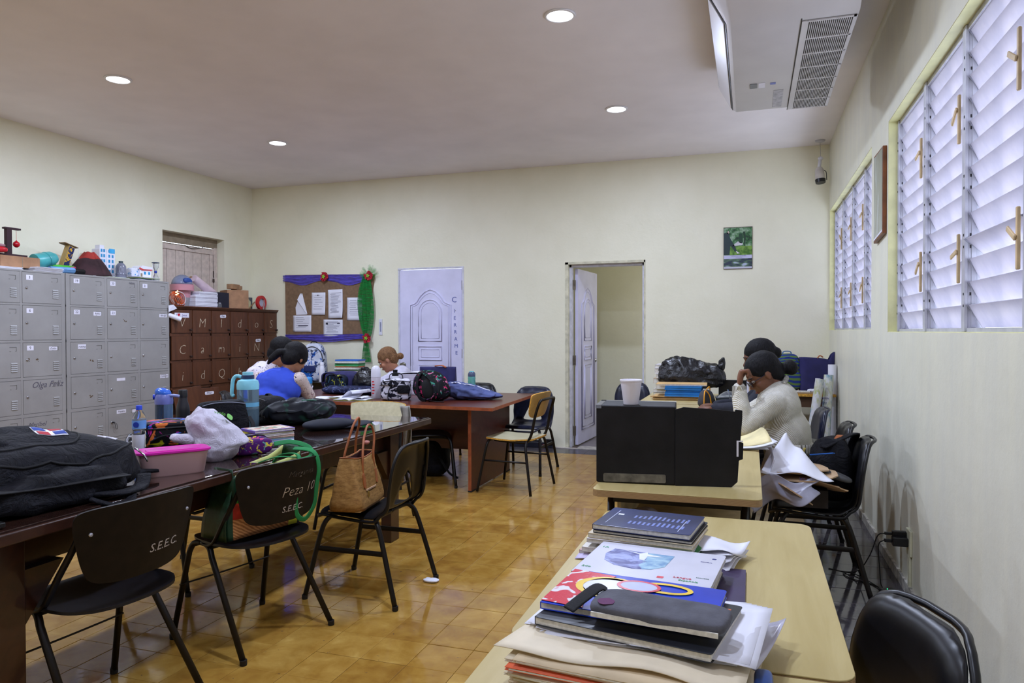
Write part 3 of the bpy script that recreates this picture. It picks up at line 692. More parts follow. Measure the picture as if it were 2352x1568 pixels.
# --- plywood desks on the right
M_birch = wood('birch plywood', (180, 160, 104), (196, 178, 124), 2.4, (12, 1.2, 3), .33)
M_plyside = P('ply edge layers', (150, 110, 66), .6, var=.3, scale=8)
tp = NT('ply edge'); v = tp.coord(scale=(1, 1, 130)); tp.set(.55); tp.base(tp.ramp(tp.wave(v, 1.0, .6, 1, 'Z'), [(.35, (112, 76, 44)), (.55, (196, 164, 116))])); M_plyside = tp.m
M_board = P('shelf board', (196, 176, 130), .6, var=.1)
def desk(label, x0, x1, y0, y1, z=.75, th=.026, r=.03, mat=None):
    cx, cy = (x0+x1)/2, (y0+y1)/2; t = thing('school_desk', label, 'desk', (cx, cy, 0), group='plywood desks along the right wall')
    W_, H_ = x1-x0, y1-y0; ol = rrect(W_, H_, r, 5)
    mk('desktop', G().prism([(x*.9995, y*.9995) for x, y in ol], z-th*.15, z), mat or M_birch, t, bevel=.0015, seg=1)
    mk('ply_edge', G().prism(ol, z-th, z-th*.15), M_plyside, t)
    for sx in (-1, 1):
        for sy in (-1, 1): mk('leg', G().tube([(sx*(W_/2-.05), sy*(H_/2-.06), 0), (sx*(W_/2-.06), sy*(H_/2-.075), z-th-.002)], .0135, 10), M_chairmet, t, smooth=True)
    mk('frame_rail', G().box((-W_/2+.05, -H_/2+.065, z-th-.03), (W_/2-.05, -H_/2+.085, z-th)).box((-W_/2+.05, H_/2-.085, z-th-.03), (W_/2-.05, H_/2-.065, z-th)).box((-W_/2+.05, -H_/2+.07, z-th-.03), (-W_/2+.07, H_/2-.07, z-th)).box((W_/2-.07, -H_/2+.07, z-th-.03), (W_/2-.05, H_/2-.07, z-th)), M_chairmet, t)
    mk('under_shelf', G().box((-W_/2+.08, -H_/2+.09, z-.19), (W_/2-.08, H_/2-.09, z-.178)).box((-W_/2+.08, -H_/2+.09, z-.178), (-W_/2+.092, H_/2-.09, z-th-.03)), M_board, t)
    return t
desk('birch plywood desk under the book piles, in the right foreground', -.443, .170, 1.298, 2.330, r=.04)
desk('birch plywood desk at the bottom edge under the folders', -.450, .163, .25, 1.288)
desk('birch plywood desk carrying the big black box', -.556, .040, 2.610, 3.672, r=.03)
desk('birch plywood desk before the woman in the white sweater', -.560, .040, 3.70, 4.77, r=.02)
desk('birch plywood desk under the orange-trimmed pouch', -.62, -.02, 4.80, 5.86, r=.02)
desk('birch plywood desk under the blue folders and black plastic bag', -.88, -.24, 5.90, 6.93, r=.02)
t = thing('wall_table', 'long pale wooden table in the far right corner under bags', 'table', (.27, 7.50, 0))
M_oak = wood('worn oak top', (168, 124, 76), (198, 156, 104), 3, (1, 8, 8), .4)
mk('tabletop', G().box((-.47, -.33, .725), (.47, .34, .75)), M_oak, t, bevel=.003); mk('edge_band', G().box((-.472, -.334, .7255), (.472, -.329, .7495)), M_plyedge, t)
for sx in (-1, 1):
    mk('panel_leg', G().box((sx*.42-.012, -.29, 0), (sx*.42+.012, .30, .725)), P('dark panel', (72, 60, 52), .5), t)
mk('apron', G().box((-.41, -.27, .62), (.41, -.25, .725)), P('brown apron', (96, 70, 50), .5), t)
# --- grey steel lockers
M_lock = NT('grey locker enamel'); M_lock.set(.42, spec=.4); v = M_lock.coord(); M_lock.base(M_lock.ramp(M_lock.noise(v, 3, 5, .6), [(.3, (144, 142, 140)), (.7, (157, 155, 153))])); M_lock = M_lock.m
M_lockd = P('card holder grey', (84, 82, 76), .6, var=0); M_chip = P('rust chip', (88, 72, 54), .8, var=.3, scale=90)  # first one is the darker grey of the card holder strips
M_card = P('white card', (226, 224, 236), .6, var=.03); M_blackink = P('black print', (36, 34, 40), .7, var=0); M_pen = P('pencil script', (88, 84, 96), .7, var=0)
M_lockm = P('lock cylinder', (170, 168, 170), .3, .85, var=.1)
LX = -5.90
ROWS = [(1.856, 1.586), (1.570, 1.268), (1.248, .950), (.926, .632), (.604, .314), (.290, .02)]
def locker_bank(label, y0, y1, cols, info):
    t = thing('locker_bank', label, 'lockers', (LX, (y0+y1)/2, 0), group='grey steel locker banks'); oy = (y0+y1)/2
    mk('carcass', G().box((-.365, y0-oy, 0), (-.012, y1-oy, 1.872)), M_lock, t)
    # front frame bars, proud of a dark recess
    g = G().box((-.012, y0-oy, 1.856), (0, y1-oy, 1.872)).box((-.012, y0-oy, 0), (0, y1-oy, .02))
    for a, b in zip(ROWS, ROWS[1:]): g.box((-.012, y0-oy, b[0]), (0, y1-oy, a[1]))
    ed = [y0]+[v for c in cols for v in c]+[y1]
    for k in range(0, len(ed), 2): g.box((-.012, ed[k]-oy, .02), (-.0004, ed[k+1]-oy, 1.856))
    mk('front_frame', g, M_lock, t)
    n = 0
    for ri, (zt, zb) in enumerate(ROWS):
        for ci, (a, b) in enumerate(cols):
            a_, b_ = a-oy+.0025, b-oy-.0025; w_ = b_-a_
            d = mk('door', G().box((-.010, a_, zb+.003), (.0015, b_, zt-.003)), M_lock, t)
            gv = G()
            for k in range(5):
                z = zb+.055+k*.0165
                gv.q([(.0015, b_-.085, z), (.0075, b_-.083, z-.004), (.0075, b_-.030, z-.004), (.0015, b_-.028, z), (.0015, b_-.085, z+.008), (.0015, b_-.028, z+.008)], [(0, 1, 2, 3), (1, 4, 5, 2), (0, 4, 1), (3, 2, 5)])
            mk('vent_louvre', gv, M_lock, d)
            zc = zt-.055
            mk('card_holder', G().box((.0015, b_-.095, zc+.016), (.0032, b_-.035, zc+.018)).box((.0015, b_-.037, zc-.016), (.0032, b_-.035, zc+.018)).box((.0015, b_-.095, zc-.018), (.0028, b_-.083, zc-.016)).box((.0015, b_-.045, zc-.018), (.0028, b_-.035, zc-.016)), M_lockd, d)
            zl = (zt+zb)/2+.0
            mk('lock', G().lathe([(.011, 0), (.011, .004), (.008, .008), (.001, .009)], 12, m=frame((.0015, a_+.037, zl), (0, 1, 0), (1, 0, 0))), M_lockm, d, smooth='auto')
            for kind, *r in info.get((ri, ci), []):
                if kind == 'num':
                    mk('number_card', G().box((.0016, a_+.035, zt-.068), (.0024, a_+.095, zt-.026)), M_card, d)
                    text(r[0], .034, M_blackink, d, frame((.0026, a_+.065, zt-.047), (0, 1, 0), (1, 0, 0)), name='number')
                if kind == 'tag':
                    yy, zz, w2, h2 = r[1:5]; mk('name_card', G().box((.0016, a_+yy-w2/2, zt-zz-h2/2), (.0026, a_+yy+w2/2, zt-zz+h2/2)), M_card, d)
                    if r[0]: text(r[0], h2*.72, M_blackink, d, frame((.0028, a_+yy, zt-zz), (0, 1, 0), (1, 0, 0)), name='name_writing', shear=.3)
                if kind == 'script': text(r[0], r[3], M_pen, d, frame((.0022, a_+r[1], zt-r[2]), (0, 1, 0), (1, 0, 0)), name='name_writing', shear=.35)
                if kind == 'chip':
                    g = G(); rr2 = random.Random(ri*7+ci)
                    for _ in range(4):
                        cy, cz = a_+r[0]+rr2.uniform(-.02, .02), zt-r[1]+rr2.uniform(-.012, .012); g.lathe([(rr2.uniform(.004, .010), 0), (.002, .0006)], 6, m=frame((.0016, cy, cz), (0, 1, 0), (1, 0, 0)))
                    mk('paint_chip', g, M_chip, d)
                if kind == 'key':
                    mk('key', G().box((.009, a_+.03, zl-.006), (.03, a_+.044, zl+.006)), M_blackink, d); mk('key_loop', G().tube(smooth_path([(.022, a_+.045, zl), (.022, a_+.075, zl-.02), (.02, a_+.085, zl-.065), (.02, a_+.068, zl-.062), (.02, a_+.062, zl-.03), (.022, a_+.045, zl)], 4), .0022, 5), M_blackink, d, smooth=True)
    return t
locker_bank('grey steel locker bank with doors numbered 3, 6 and 9, at the left edge', 3.335, 4.945, [(3.37, 3.745), (3.77, 4.132), (4.158, 4.520), (4.539, 4.908)],
  {(0, 3): [('num', '3')], (1, 3): [('num', '6')], (2, 3): [('num', '9'), ('tag', 'Dulce', .28, .055, .08, .034), ('chip', .05, .15), ('chip', .13, .155)], (3, 3): [('script', 'Olga Feliz', .22, .05, .075)], (4, 3): [('script', 'Maribel', .12, .07, .055)], (2, 2): [('tag', '', .02, .10, .05, .05)]})
locker_bank('grey steel locker bank with doors numbered 19 to 23, beside the wooden lockers', 4.955, 6.176, [(4.996, 5.366), (5.395, 5.761), (5.788, 6.158)],
  {(0, 0): [('num', '19')], (0, 1): [('num', '20'), ('script', 'stefania', .29, .028, .024)], (0, 2): [('num', '21')], (1, 0): [('num', '22'), ('tag', 'Belkis', .285, .058, .085, .036)], (1, 1): [('num', '23'), ('chip', .2, .12)], (1, 2): [('tag', 'Miledys', .30, .06, .10, .034)],
   (2, 0): [('tag', 'rotma', .115, .045, .085, .042), ('chip', .22, .18)], (3, 0): [('chip', .21, .19)], (3, 1): [('tag', '', .15, .055, .10, .028)], (3, 2): [('tag', 'Calderón', .31, .055, .11, .036)], (4, 1): [('tag', 'Franklin', .15, .05, .11, .036), ('tag', '', .31, .06, .055, .03), ('key',)]})
# --- brown wooden lockers
M_wl = wood('brown painted locker wood', (80, 46, 28), (106, 64, 40), 2.5, (3, 8, 1.2), .45); M_wld = P('dark locker gap', (44, 24, 18), .6, var=.1)
t = thing('wooden_lockers', 'brown wooden locker cabinet with chalked letters on its doors', 'lockers', (LX, 7.115, 0)); oy = 7.115
mk('carcass', G().box((-.37, 6.195-oy, 0), (-.022, 8.022-oy, 1.585)), M_wld, t)
mk('cornice', G().prism([(.0, 1.585), (.025, 1.612), (.025, 1.622), (-.372, 1.622), (-.372, 1.585)], 6.19-oy, 8.028-oy, Matrix(((1, 0, 0, 0), (0, 0, 1, 0), (0, 1, 0, 0), (0, 0, 0, 1)))), M_wl, t)
WR = [(1.580, 1.326), (1.290, 1.030), (1.000, .738), (.708, .446), (.416, .15)]; g = G()
for a, b in zip(WR, WR[1:]): g.box((-.022, 6.195-oy, b[0]+.002), (-.006, 8.022-oy, a[1]-.002))
g.box((-.022, 6.195-oy, 0), (-.006, 8.022-oy, .148)); WC = [(6.21, 6.501), (6.521, 6.801), (6.822, 7.115), (7.138, 7.437), (7.461, 7.747), (7.773, 8.018)]
for a, b in zip(WC, WC[1:]): g.box((-.022, a[1]-oy+.002, .148), (-.006, b[0]-oy-.002, 1.585))
mk('face_frame', g, M_wl, t); LT = ['VWTdoS', 'CamiN ', 'idQh  ', '  pe  ', '      ']
LT[0] = 'VMIdoS'
for ri, (zt, zb) in enumerate(WR):
    for ci, (a, b) in enumerate(WC):
        rz = 0; dx = 0; tilt = 0
        if (ri, ci) == (3, 0): rz, tilt = math.radians(-38), math.radians(9)
        if (ri, ci) == (3, 1): rz = math.radians(-30)
        d = mk('door', G().box((-.012, 0, zb-zt), (.004, b-a, 0)), M_wl, t, bevel=.003, loc=(0, a-oy, zt), rot=(tilt, 0, rz))
        mk('knob', G().lathe([(.010, 0), (.008, .012), (.014, .022), (.010, .030), (.001, .031)], 12, m=frame((.004, b-a-.028, (zb-zt)*.86), (0, 1, 0), (1, 0, 0))), M_wld, d, smooth='auto')
        ch = LT[ri][ci]
        if ch != ' ': text(ch, .15, M_chalk, d, frame((.0052, (b-a)*.5, (zb-zt)*.58), (0, 1, .0), (1, 0, 0)), name='chalk_letter', bold=-.0035, shear=.12)
        if (ri, ci) == (0, 0):
            mk('sticker', G().box((.0042, .04, -.085), (.0052, .25, -.035)), M_card, d); text('I', .036, M_blackink, d, frame((.0055, .065, -.06), (0, 1, 0), (1, 0, 0))); text('♥', .036, P('red heart', (200, 30, 50), .5), d, frame((.0055, .10, -.06), (0, 1, 0), (1, 0, 0)))
            text('Jesus', .034, P('violet print', (80, 60, 130), .5), d, frame((.0055, .185, -.06), (0, 1, 0), (1, 0, 0)))
        if (ri, ci) in ((0, 2), (1, 4), (3, 1)): mk('name_sticker', G().prism(rrect(.10, .035, .012), .0, .0012, frame((.0043, (b-a)*.62, -.06), (0, 1, .05), (1, 0, 0))), M_card, d); text('Pilar', .03, M_blackink, d, frame((.0062, (b-a)*.62, -.06), (0, 1, .05), (1, 0, 0)))
# --- ceiling-hung air conditioner
M_ac = P('air conditioner plastic', (196, 192, 194), .4, var=.02, scale=4); M_acd = P('dark louvre', (22, 20, 24), .5, var=0)
t = thing('air_conditioner', 'white ceiling-hung air conditioner with slatted intake, top right', 'air conditioner', (.2, 4.7, CEIL))
def acm(g): return g
x0, x1, ya, yb, zb = -.30, .305, -.80, .79, -.33
g = G(); prof = [(x1, zb), (x1, -.06), (-.42, -.06), (-.42, -.13), (x0-.02, zb+.015), (x0, zb)]
secs = [(-1.02, .10, 0), (-.98, .23, 0), (-.90, .29, 0), (-.80, .33, 0), (.74, .33, 0), (.79, .31, 0)]
vs = []; 
for (y, h, _) in secs:
    k = (h-.06)/.27
    for x, z in prof: vs.append((x, y, -.06+(z+.06)*k))
n = len(prof); fs = [tuple(range(n-1, -1, -1)), tuple(range((len(secs)-1)*n, len(secs)*n))]
for i in range(len(secs)-1):
    for k in range(n): fs.append((i*n+k, i*n+(k+1) % n, (i+1)*n+(k+1) % n, (i+1)*n+k))
mk('casing', G().q(vs, fs), M_ac, t, smooth='auto', angle=28)
g = G(); n_ = 22; gx0, gx1 = .075, .285; gy = [-.745, -.515, -.29, -.07, .15, .36, .56, .76]
mk('intake_recess', G().box((gx0, gy[0], zb-.0035), (gx1, gy[-1], zb-.0005)), M_acd, t)
for k in range(n_+1): g.box((gx0+(gx1-gx0)*k/n_-.0019, gy[0], zb-.009), (gx0+(gx1-gx0)*k/n_+.0019, gy[-1], zb-.003))
for y in gy: g.box((gx0-.004, y-.006, zb-.0095), (gx1+.012, y+.006, zb-.003))
g.box((gx1, gy[0]-.006, zb-.0095), (gx1+.016, gy[-1]+.006, zb-.003)); g.box((gx0-.03, gy[0]-.006, zb-.0085), (gx0, gy[-1]+.006, zb-.003)); mk('intake_grille', g, M_ac, t)
mk('panel_seam', G().box((gx0-.035, gy[0]-.03, zb-.004), (gx0-.031, gy[-1]+.03, zb-.0005)), M_acd, t)
nv = Vector((-.10*0-.185, 0, -.10)).normalized(); q0 = Vector((-.42, 0, -.13)); q1 = Vector((x0-.02, 0, zb+.015)); ex = (q1-q0).normalized(); nn = Vector((ex.z, 0, -ex.x)); 
if nn.x > 0: nn = -nn
def pl(u0, u1, y0, y1, h0, h1):
    m = Matrix((ex, Vector((0, 1, 0)), nn)).transposed().to_4x4(); m.translation = q0; return G().box((u0, y0, h0), (u1, y1, h1), m)
L_ = (q1-q0).length
mk('outlet_gap', pl(.004, L_-.006, -.78, .76, .0005, .003), M_acd, t); mk('outlet_flap', pl(.020, L_-.022, -.76, .74, .003, .009), M_ac, t, bevel=.002)
mk('display', G().prism(rrect(.045, .085, .006), zb-.004, zb-.0005, Matrix.Translation((-.185, .20, 0))), P('grey display', (112, 114, 120), .3, var=0), t)
mk('control_label', G().box((-.155, .155, zb-.0022), (-.115, .25, zb-.0005)), M_card, t); mk('sticker', G().box((-.085, .17, zb-.002), (-.052, .205, zb-.0005)), P('blue mark', (120, 128, 190), .6), t)
mk('tape', G().box((-.06, .33, zb-.002), (.0, .70, zb-.0005)), P('grey tape residue', (170, 168, 174), .5, var=.12, scale=30), t)
mk('side_badge', G().box((-.10, -.915, -.275), (.02, -.905, -.262)), M_acd, t)
for sx in (-.3, .25): mk('hanger', G().box((sx-.02, -.5, -.065), (sx+.02, -.46, 0)).box((sx-.02, .5, -.065), (sx+.02, .54, 0)), M_alu, t)
t = thing('pipe_run', 'cream drain pipe with black cables between air conditioner and right wall', 'pipe', (.5, 4.2, 3.1))
Mp = P('cream pipe', (196, 184, 160), .45, var=.05)
mk('drain_pipe', G().tube([(.0, -.10, 0.0), (.13, -.06, .0)], .016, 12).tube([(.115, -.065, .0), (.155, -.05, .0)], .021, 12).tube([(.145, -.05, .0), (.165, -.25, .03)], .016, 12), Mp, t, smooth=True)
mk('black_cable', G().tube(smooth_path([(-.01, -.20, .03), (.10, -.18, .05), (.17, -.12, .04), (.26, -.14, .05)], 5), .009, 6).tube(smooth_path([(-.01, -.16, .0), (.06, -.20, .05), (.10, -.3, .09)], 5), .006, 6), M_blackink, t, smooth=True)
# ================================================================== THINGS ON THE TABLES
TT = .7566; TF = .7275; TD = .7505
def MM(c, rough=.5, **k):
    key = 'paint %d %d %d %.2f' % (*c, rough)
    return bpy.data.materials.get(key) or P(key, c, rough, **k)
M_page = P('paper page edges', (214, 210, 200), .8, var=.08, scale=120); M_paper = P('white paper', (226, 226, 236), .7, var=.02, scale=5)
def glassy(name, c, rough=.08, alpha=None, trans=.9):
    t = NT(name); t.set(rough, trans=trans, ior=1.35); t.b.inputs['Base Color'].default_value = (*lin(c), 1); return t.m
M_clear = glassy('clear plastic', (232, 238, 246)); M_bluec = glassy('blue clear plastic', (120, 160, 214)); M_jug = glassy('jug plastic', (150, 184, 204), .12, trans=.75)
M_green_c = glassy('mint clear plastic', (128, 206, 196), .12, trans=.6)
M_blackfab = NT('black nylon'); v = M_blackfab.coord(); M_blackfab.set(.72, spec=.25); M_blackfab.base(M_blackfab.ramp(M_blackfab.noise(v, 20, 4), [(.3, (11, 11, 17)), (.7, (17, 17, 25))])); M_blackfab.bump(M_blackfab.noise(v, 11, 5, .65, 1.6), .75, .03); M_blackfab = M_blackfab.m
M_blackweb = P('black webbing', (13, 13, 17), .8, var=.1, bump=.3, bscale=500); M_navy = P('navy canvas', (36, 34, 82), .8, var=.12, bump=.2, bscale=500)
M_buckle = P('black plastic', (17, 17, 20), .35, var=.1); M_white = P('white plastic', (222, 222, 232), .35, var=.02); M_foam = P('white foam', (226, 222, 230), .55, var=.02, bump=.03, bscale=200)
M_chrome = P('chrome', (200, 200, 206), .18, .95, var=0); M_cardb = P('cardboard', (164, 124, 92), .8, var=.08, scale=14, bump=.05); M_cardb2 = P('light cardboard', (186, 156, 122), .8, var=.08)
def strap(pts, parent, w_=.035, th=.004, mat=None, name='strap', n=6):
    return mk(name, G().tube(smooth_path(pts, n), .01, 8, flat=(w_, th)), mat or M_blackweb, parent, smooth=True)
def cord(pts, r, mat, parent, name, closed=False, n=6, seg=8):
    sp = smooth_path(pts, n, closed); return mk(name, G().tube(sp, r, seg, closed=closed), mat, parent, smooth=True)
def book(label, loc, rz, w_, d_, h, cover, group, spine=True, pages=None, tilt=0, name='notebook', soft=.003):
    t = thing(name, label, 'book', loc, rz, group)
    c = .0016; g = G().prism(rrect(w_, d_, .006, 2), h-c, h).prism(rrect(w_, d_, .006, 2), 0, c)
    if spine: g.box((-w_/2, -d_/2+.002, 0), (-w_/2+c, d_/2-.002, h))
    mk('cover', g, cover, t, bevel=.0006, seg=1); mk('pages', G().box((-w_/2+c, -d_/2+.003, c), (w_/2-.003, d_/2-.003, h-c)), pages or M_page, t)
    if tilt: t.rotation_euler = (tilt, 0, rz)
    return t
def bottle(name, label, loc, prof_body, prof_cap, body, cap, rz=0, group=None, seg=28, parts=()):
    t = thing(name, label, 'bottle', loc, rz, group)
    mk('body', G().lathe(prof_body, seg), body, t, smooth='auto', angle=50); mk('cap', G().lathe(prof_cap, seg), cap, t, smooth='auto', angle=40)
    for nm, g, m in parts: mk(nm, g, m, t, smooth='auto')
    return t
# --- big black backpack, lying on the glass
def flagmat():
    return None
t = thing('backpack', 'large black hiking backpack with small flag patch, lying on the left table', 'backpack', (-2.40, 1.81, TT), math.radians(80))
# local x runs along the table (+Y), local y toward the lockers
body = superell((.86, .50, .21), .62, .62, 72, 40, .016, 6, 3, taper=.22); mk('main_compartment', body, M_blackfab, t, smooth=True)
top = superell((.60, .34, .12), .7, .7, 60, 30, .014, 8, 8, taper=.3).xf(Matrix.Translation((-.03, .03, .125)) @ Matrix.Rotation(.06, 4, 'Y')); mk('front_pocket', top, M_blackfab, t, smooth=True)
sp = superell((.52, .20, .12), .6, .6, 56, 30, .014, 9, 5, taper=.2).xf(Matrix.Translation((.02, -.20, .0)) @ Matrix.Rotation(.12, 4, 'Z')); mk('side_pocket', sp, M_blackfab, t, smooth=True)
mk('top_pocket', superell((.26, .36, .17), .55, .55, 36, 20, .008, 7, 6, taper=.15).xf(Matrix.Translation((-.36, -.02, .0))), M_blackfab, t, smooth=True)
pp = lambda pts: [(p.x, p.y) for p in smooth_path([(x, y, 0) for x, y in pts], 8)]
mk('piping', G().tube(on([body, top, sp], pp([(.36, -.10), (.24, -.19), (.0, -.215), (-.2, -.20), (-.30, -.12)]), .001), .0045, 8), M_blackweb, t, smooth=True)
mk('piping', G().tube(on([body, top, sp], pp([(.22, .12), (.17, -.09), (.05, -.14), (-.15, -.14), (-.26, -.06)]), .001), .004, 8), M_blackweb, t, smooth=True)
strap([(-.38, -.20, .15), (-.25, -.275, .10), (-.10, -.285, .085), (.10, -.285, .08), (.24, -.26, .07)], t, .035, .005)
strap([(-.2, -.26, .02), (-.23, -.30, .012), (-.24, -.345, .004), (-.235, -.355, -.05)], t, .035, .005); strap([(.1, -.26, .03), (.18, -.30, .02), (.28, -.27, .02), (.33, -.22, .05)], t, .05, .014, M_blackfab)
mk('buckle', G().prism(rrect(.07, .045, .008), 0, .014, Matrix.Translation((-.27, -.285, .096)) @ Matrix.Rotation(1.1, 4, 'X')), M_buckle, t, bevel=.003)
mk('buckle', G().prism(rrect(.055, .055, .008), 0, .014, Matrix.Translation((-.24, -.348, .006))), M_buckle, t, bevel=.003)
sh_ = G().tube(smooth_path([(.36, -.05, .03), (.46, -.06, .03), (.53, -.03, .012), (.57, .0, .008)], 8), .02, 10, flat=(.075, .016)); mk('shoulder_strap', sh_, M_blackfab, t, smooth=True)
strap([(.56, .0, .008), (.63, -.04, .006), (.70, -.065, .005)], t, .028, .004); mk('grab_handle', G().tube(smooth_path([(.08, -.30, .02), (.13, -.345, -.005), (.20, -.335, -.005), (.24, -.28, .02)], 6), .01, 8, flat=(.03, .01)), M_blackfab, t, smooth=True)
mk('zip_pull', G().tube([(.33, -.17, .145), (.345, -.20, .12), (.35, -.215, .095)], .0035, 6), M_chrome, t, smooth=True)
BG = [body, top]
def patch(gs, cx, cy, w_, h_, ang=0, n=6, lift=.002, th=.0015):
    ca, sa = math.cos(ang), math.sin(ang)
    def f(u, v):
        x, y = (u-.5)*w_, (v-.5)*h_; p, nn = drop(gs, cx+x*ca-y*sa, cy+x*sa+y*ca); return p+nn*lift
    return G().sheet(f, n, n, th)
fp = mk('flag_patch', patch(BG, .10, -.03, .10, .065, -.1), M_white, t, smooth=True)
for dx, dy, col in ((-.033, .020, (30, 62, 150)), (.033, .020, (170, 30, 46)), (-.033, -.020, (170, 30, 46)), (.033, -.020, (30, 62, 150))):
    mk('flag_field', patch(BG, .10+dx*.82, -.03+dy*.85, .038, .024, -.1, 3, .0035, .001), MM(col, .7), fp)
LG = smooth_path([(x, y, 0) for x, y in ((.25, -.07), (.262, -.095), (.275, -.07), (.295, -.105), (.31, -.06), (.325, -.07))], 5)
mk('logo', G().tube(on(BG, [(p.x, p.y) for p in LG], .002), .0035, 6), M_card, t, smooth=True)
ZL = smooth_path([(-.26, .10, 0), (-.20, .12, 0), (-.13, .115, 0)], 5); mk('zip_line', G().tube(on(BG, [(p.x, p.y) for p in ZL], .002), .003, 6), MM((120, 122, 134), .5), t, smooth=True)
# --- things near the left edge
t = single('candy_bag', superell((.14, .12, .075), .8, .8, 30, 18, .014, 16, 4), pattern('blue foil', (30, 60, 170), [(110, 150, 220), (200, 220, 240)], 14, .25), 'crumpled shiny blue plastic wrapper behind the lying cup, at the left edge', 'wrapper', smooth=True, loc=(-2.385, 1.47, TT))
def cup(label, loc, rot=None, s=1, cat='cup'):
    t = thing('foam_cup', label, cat, loc)
    t.scale = (s, s, s)
    mk('cup', G().lathe([(.030, 0), (.0305, .002), (.042, .085), (.043, .092), (.045, .093), (.0455, .099), (.043, .1005), (.0405, .097), (.029, .005), (.001, .004)], 36), M_foam, t, smooth='auto', angle=50)
    if rot: t.rotation_euler = rot
    return t
cup('white foam cup lying on its side at the left edge of the glass table', (-2.275, 1.487, TT+.0455), (0, PI/2, math.radians(80)))
cup('white foam cup standing on top of the black box', (-.440, 2.80, 1.0485), s=.95)
# --- pink-lidded food container
u = Vector((-2.126+2.236, 2.384-2.230, 0)); L = u.length; ang = math.atan2(u.y, u.x)
t = thing('food_container', 'long clear-pink plastic food container with magenta lid on the left table', 'container', (-2.236+u.x/2-.055, 2.230+u.y/2+.045, TT), ang)
t.scale = (1.32, 1.0, 1.0)
tm = NT('milky plastic'); tm.set(.28, trans=.08, ior=1.3); tm.b.inputs['Base Color'].default_value = (*lin((222, 184, 182)), 1)
def bx_loft(secs, close=True):
    g = G(); n = None; vs = []
    for w_, d_, r, z in secs:
        pts = rrect(w_, d_, r, 5); n = len(pts); vs += [(x, y, z) for x, y in pts]
    fs = [tuple(range(n-1, -1, -1))]+[(i*n+k, i*n+(k+1) % n, (i+1)*n+(k+1) % n, (i+1)*n+k) for i in range(len(secs)-1) for k in range(n)]+[tuple(range((len(secs)-1)*n, len(secs)*n))]
    return g.q(vs, fs)
mk('tub', bx_loft([(.17, .10, .03, 0), (.178, .108, .032, .006), (.198, .128, .034, .092), (.202, .132, .034, .096), (.194, .124, .032, .096), (.172, .102, .03, .010)]), tm.m, t, smooth='auto')
M_pink = P('magenta lid', (206, 40, 160), .25, var=.03)
mk('lid', bx_loft([(.206, .136, .036, .090), (.212, .142, .036, .093), (.212, .142, .036, .100), (.204, .134, .034, .103), (.192, .122, .03, .1005), (.150, .086, .02, .099)]), M_pink, t, smooth='auto'); mk('lid_panel', bx_loft([(.150, .082, .02, .098), (.148, .080, .02, .102), (.14, .072, .02, .1025)]), M_pink, t, smooth='auto')
# --- white plastic carrier bag
def crumple(size, seed, folds=.02, fs=9, nu=72, nv=48, top=None, e=(.75, .8), flat=True):
    g = superell(size, e[0], e[1], nu, nv, 0, 1, 0, flat); out = []
    for v in g.v:
        q = Vector(v); c = q-Vector((0, 0, size[2]*.45)); p = q*fs+Vector((seed, seed*2, seed*.5))
        n1 = 1-abs(noise.noise(p))*2.4; n2 = 1-abs(noise.noise(p*2.1+Vector((4, 1, 7))))*2.4
        q += c.normalized()*folds*(.65*n1+.4*n2-.4)
        if top: q = Vector(top(q))
        q.z = max(q.z, 0); out.append(tuple(q))
    g.v = out; return g
M_wbag = NT('white carrier bag'); M_wbag.set(.32, spec=.5, trans=.12); M_wbag.b.inputs['Base Color'].default_value = (*lin((214, 208, 226)), 1); M_wbag.bump(M_wbag.noise(M_wbag.coord(scale=(1, 1, .6)), 22, 5, .7, 1.5), .6, .02); M_wbag = M_wbag.m
t = thing('carrier_bag', 'crumpled white plastic carrier bag with green print, standing on the left table', 'bag', (-2.285, 2.655, TT+.001), math.radians(50))
def tp_(q):
    k = q.z/.235; return (q.x*(1-.52*max(0, k-.35))-.02*k+(.0 if k < .3 else .03*math.sin(k*5)), q.y*(1-.35*k), q.z)
mk('body', crumple((.235, .20, .235), 3.3, .018, 9, top=tp_), M_wbag, t, smooth=True)
mk('corner_fold', crumple((.13, .05, .045), 8.1, .009, 16, 32, 20, e=(.8, .8)).xf(Matrix.Translation((-.125, -.02, .085)) @ Matrix.Rotation(.2, 4, 'Y')), M_wbag, t, smooth=True)
mk('green_print', G().prism(rrect(.03, .035, .012), 0, .0012, frame((.055, -.047, .195), (.75, .1, -.6), (.62, -.55, .65))), MM((96, 170, 60), .4), t); text('bravo' if 0 else 'verde', .022, MM((96, 170, 60), .4), t, frame((.012, -.062, .216), (1, .1, -.3), (.1, -.85, .35)), name='print')
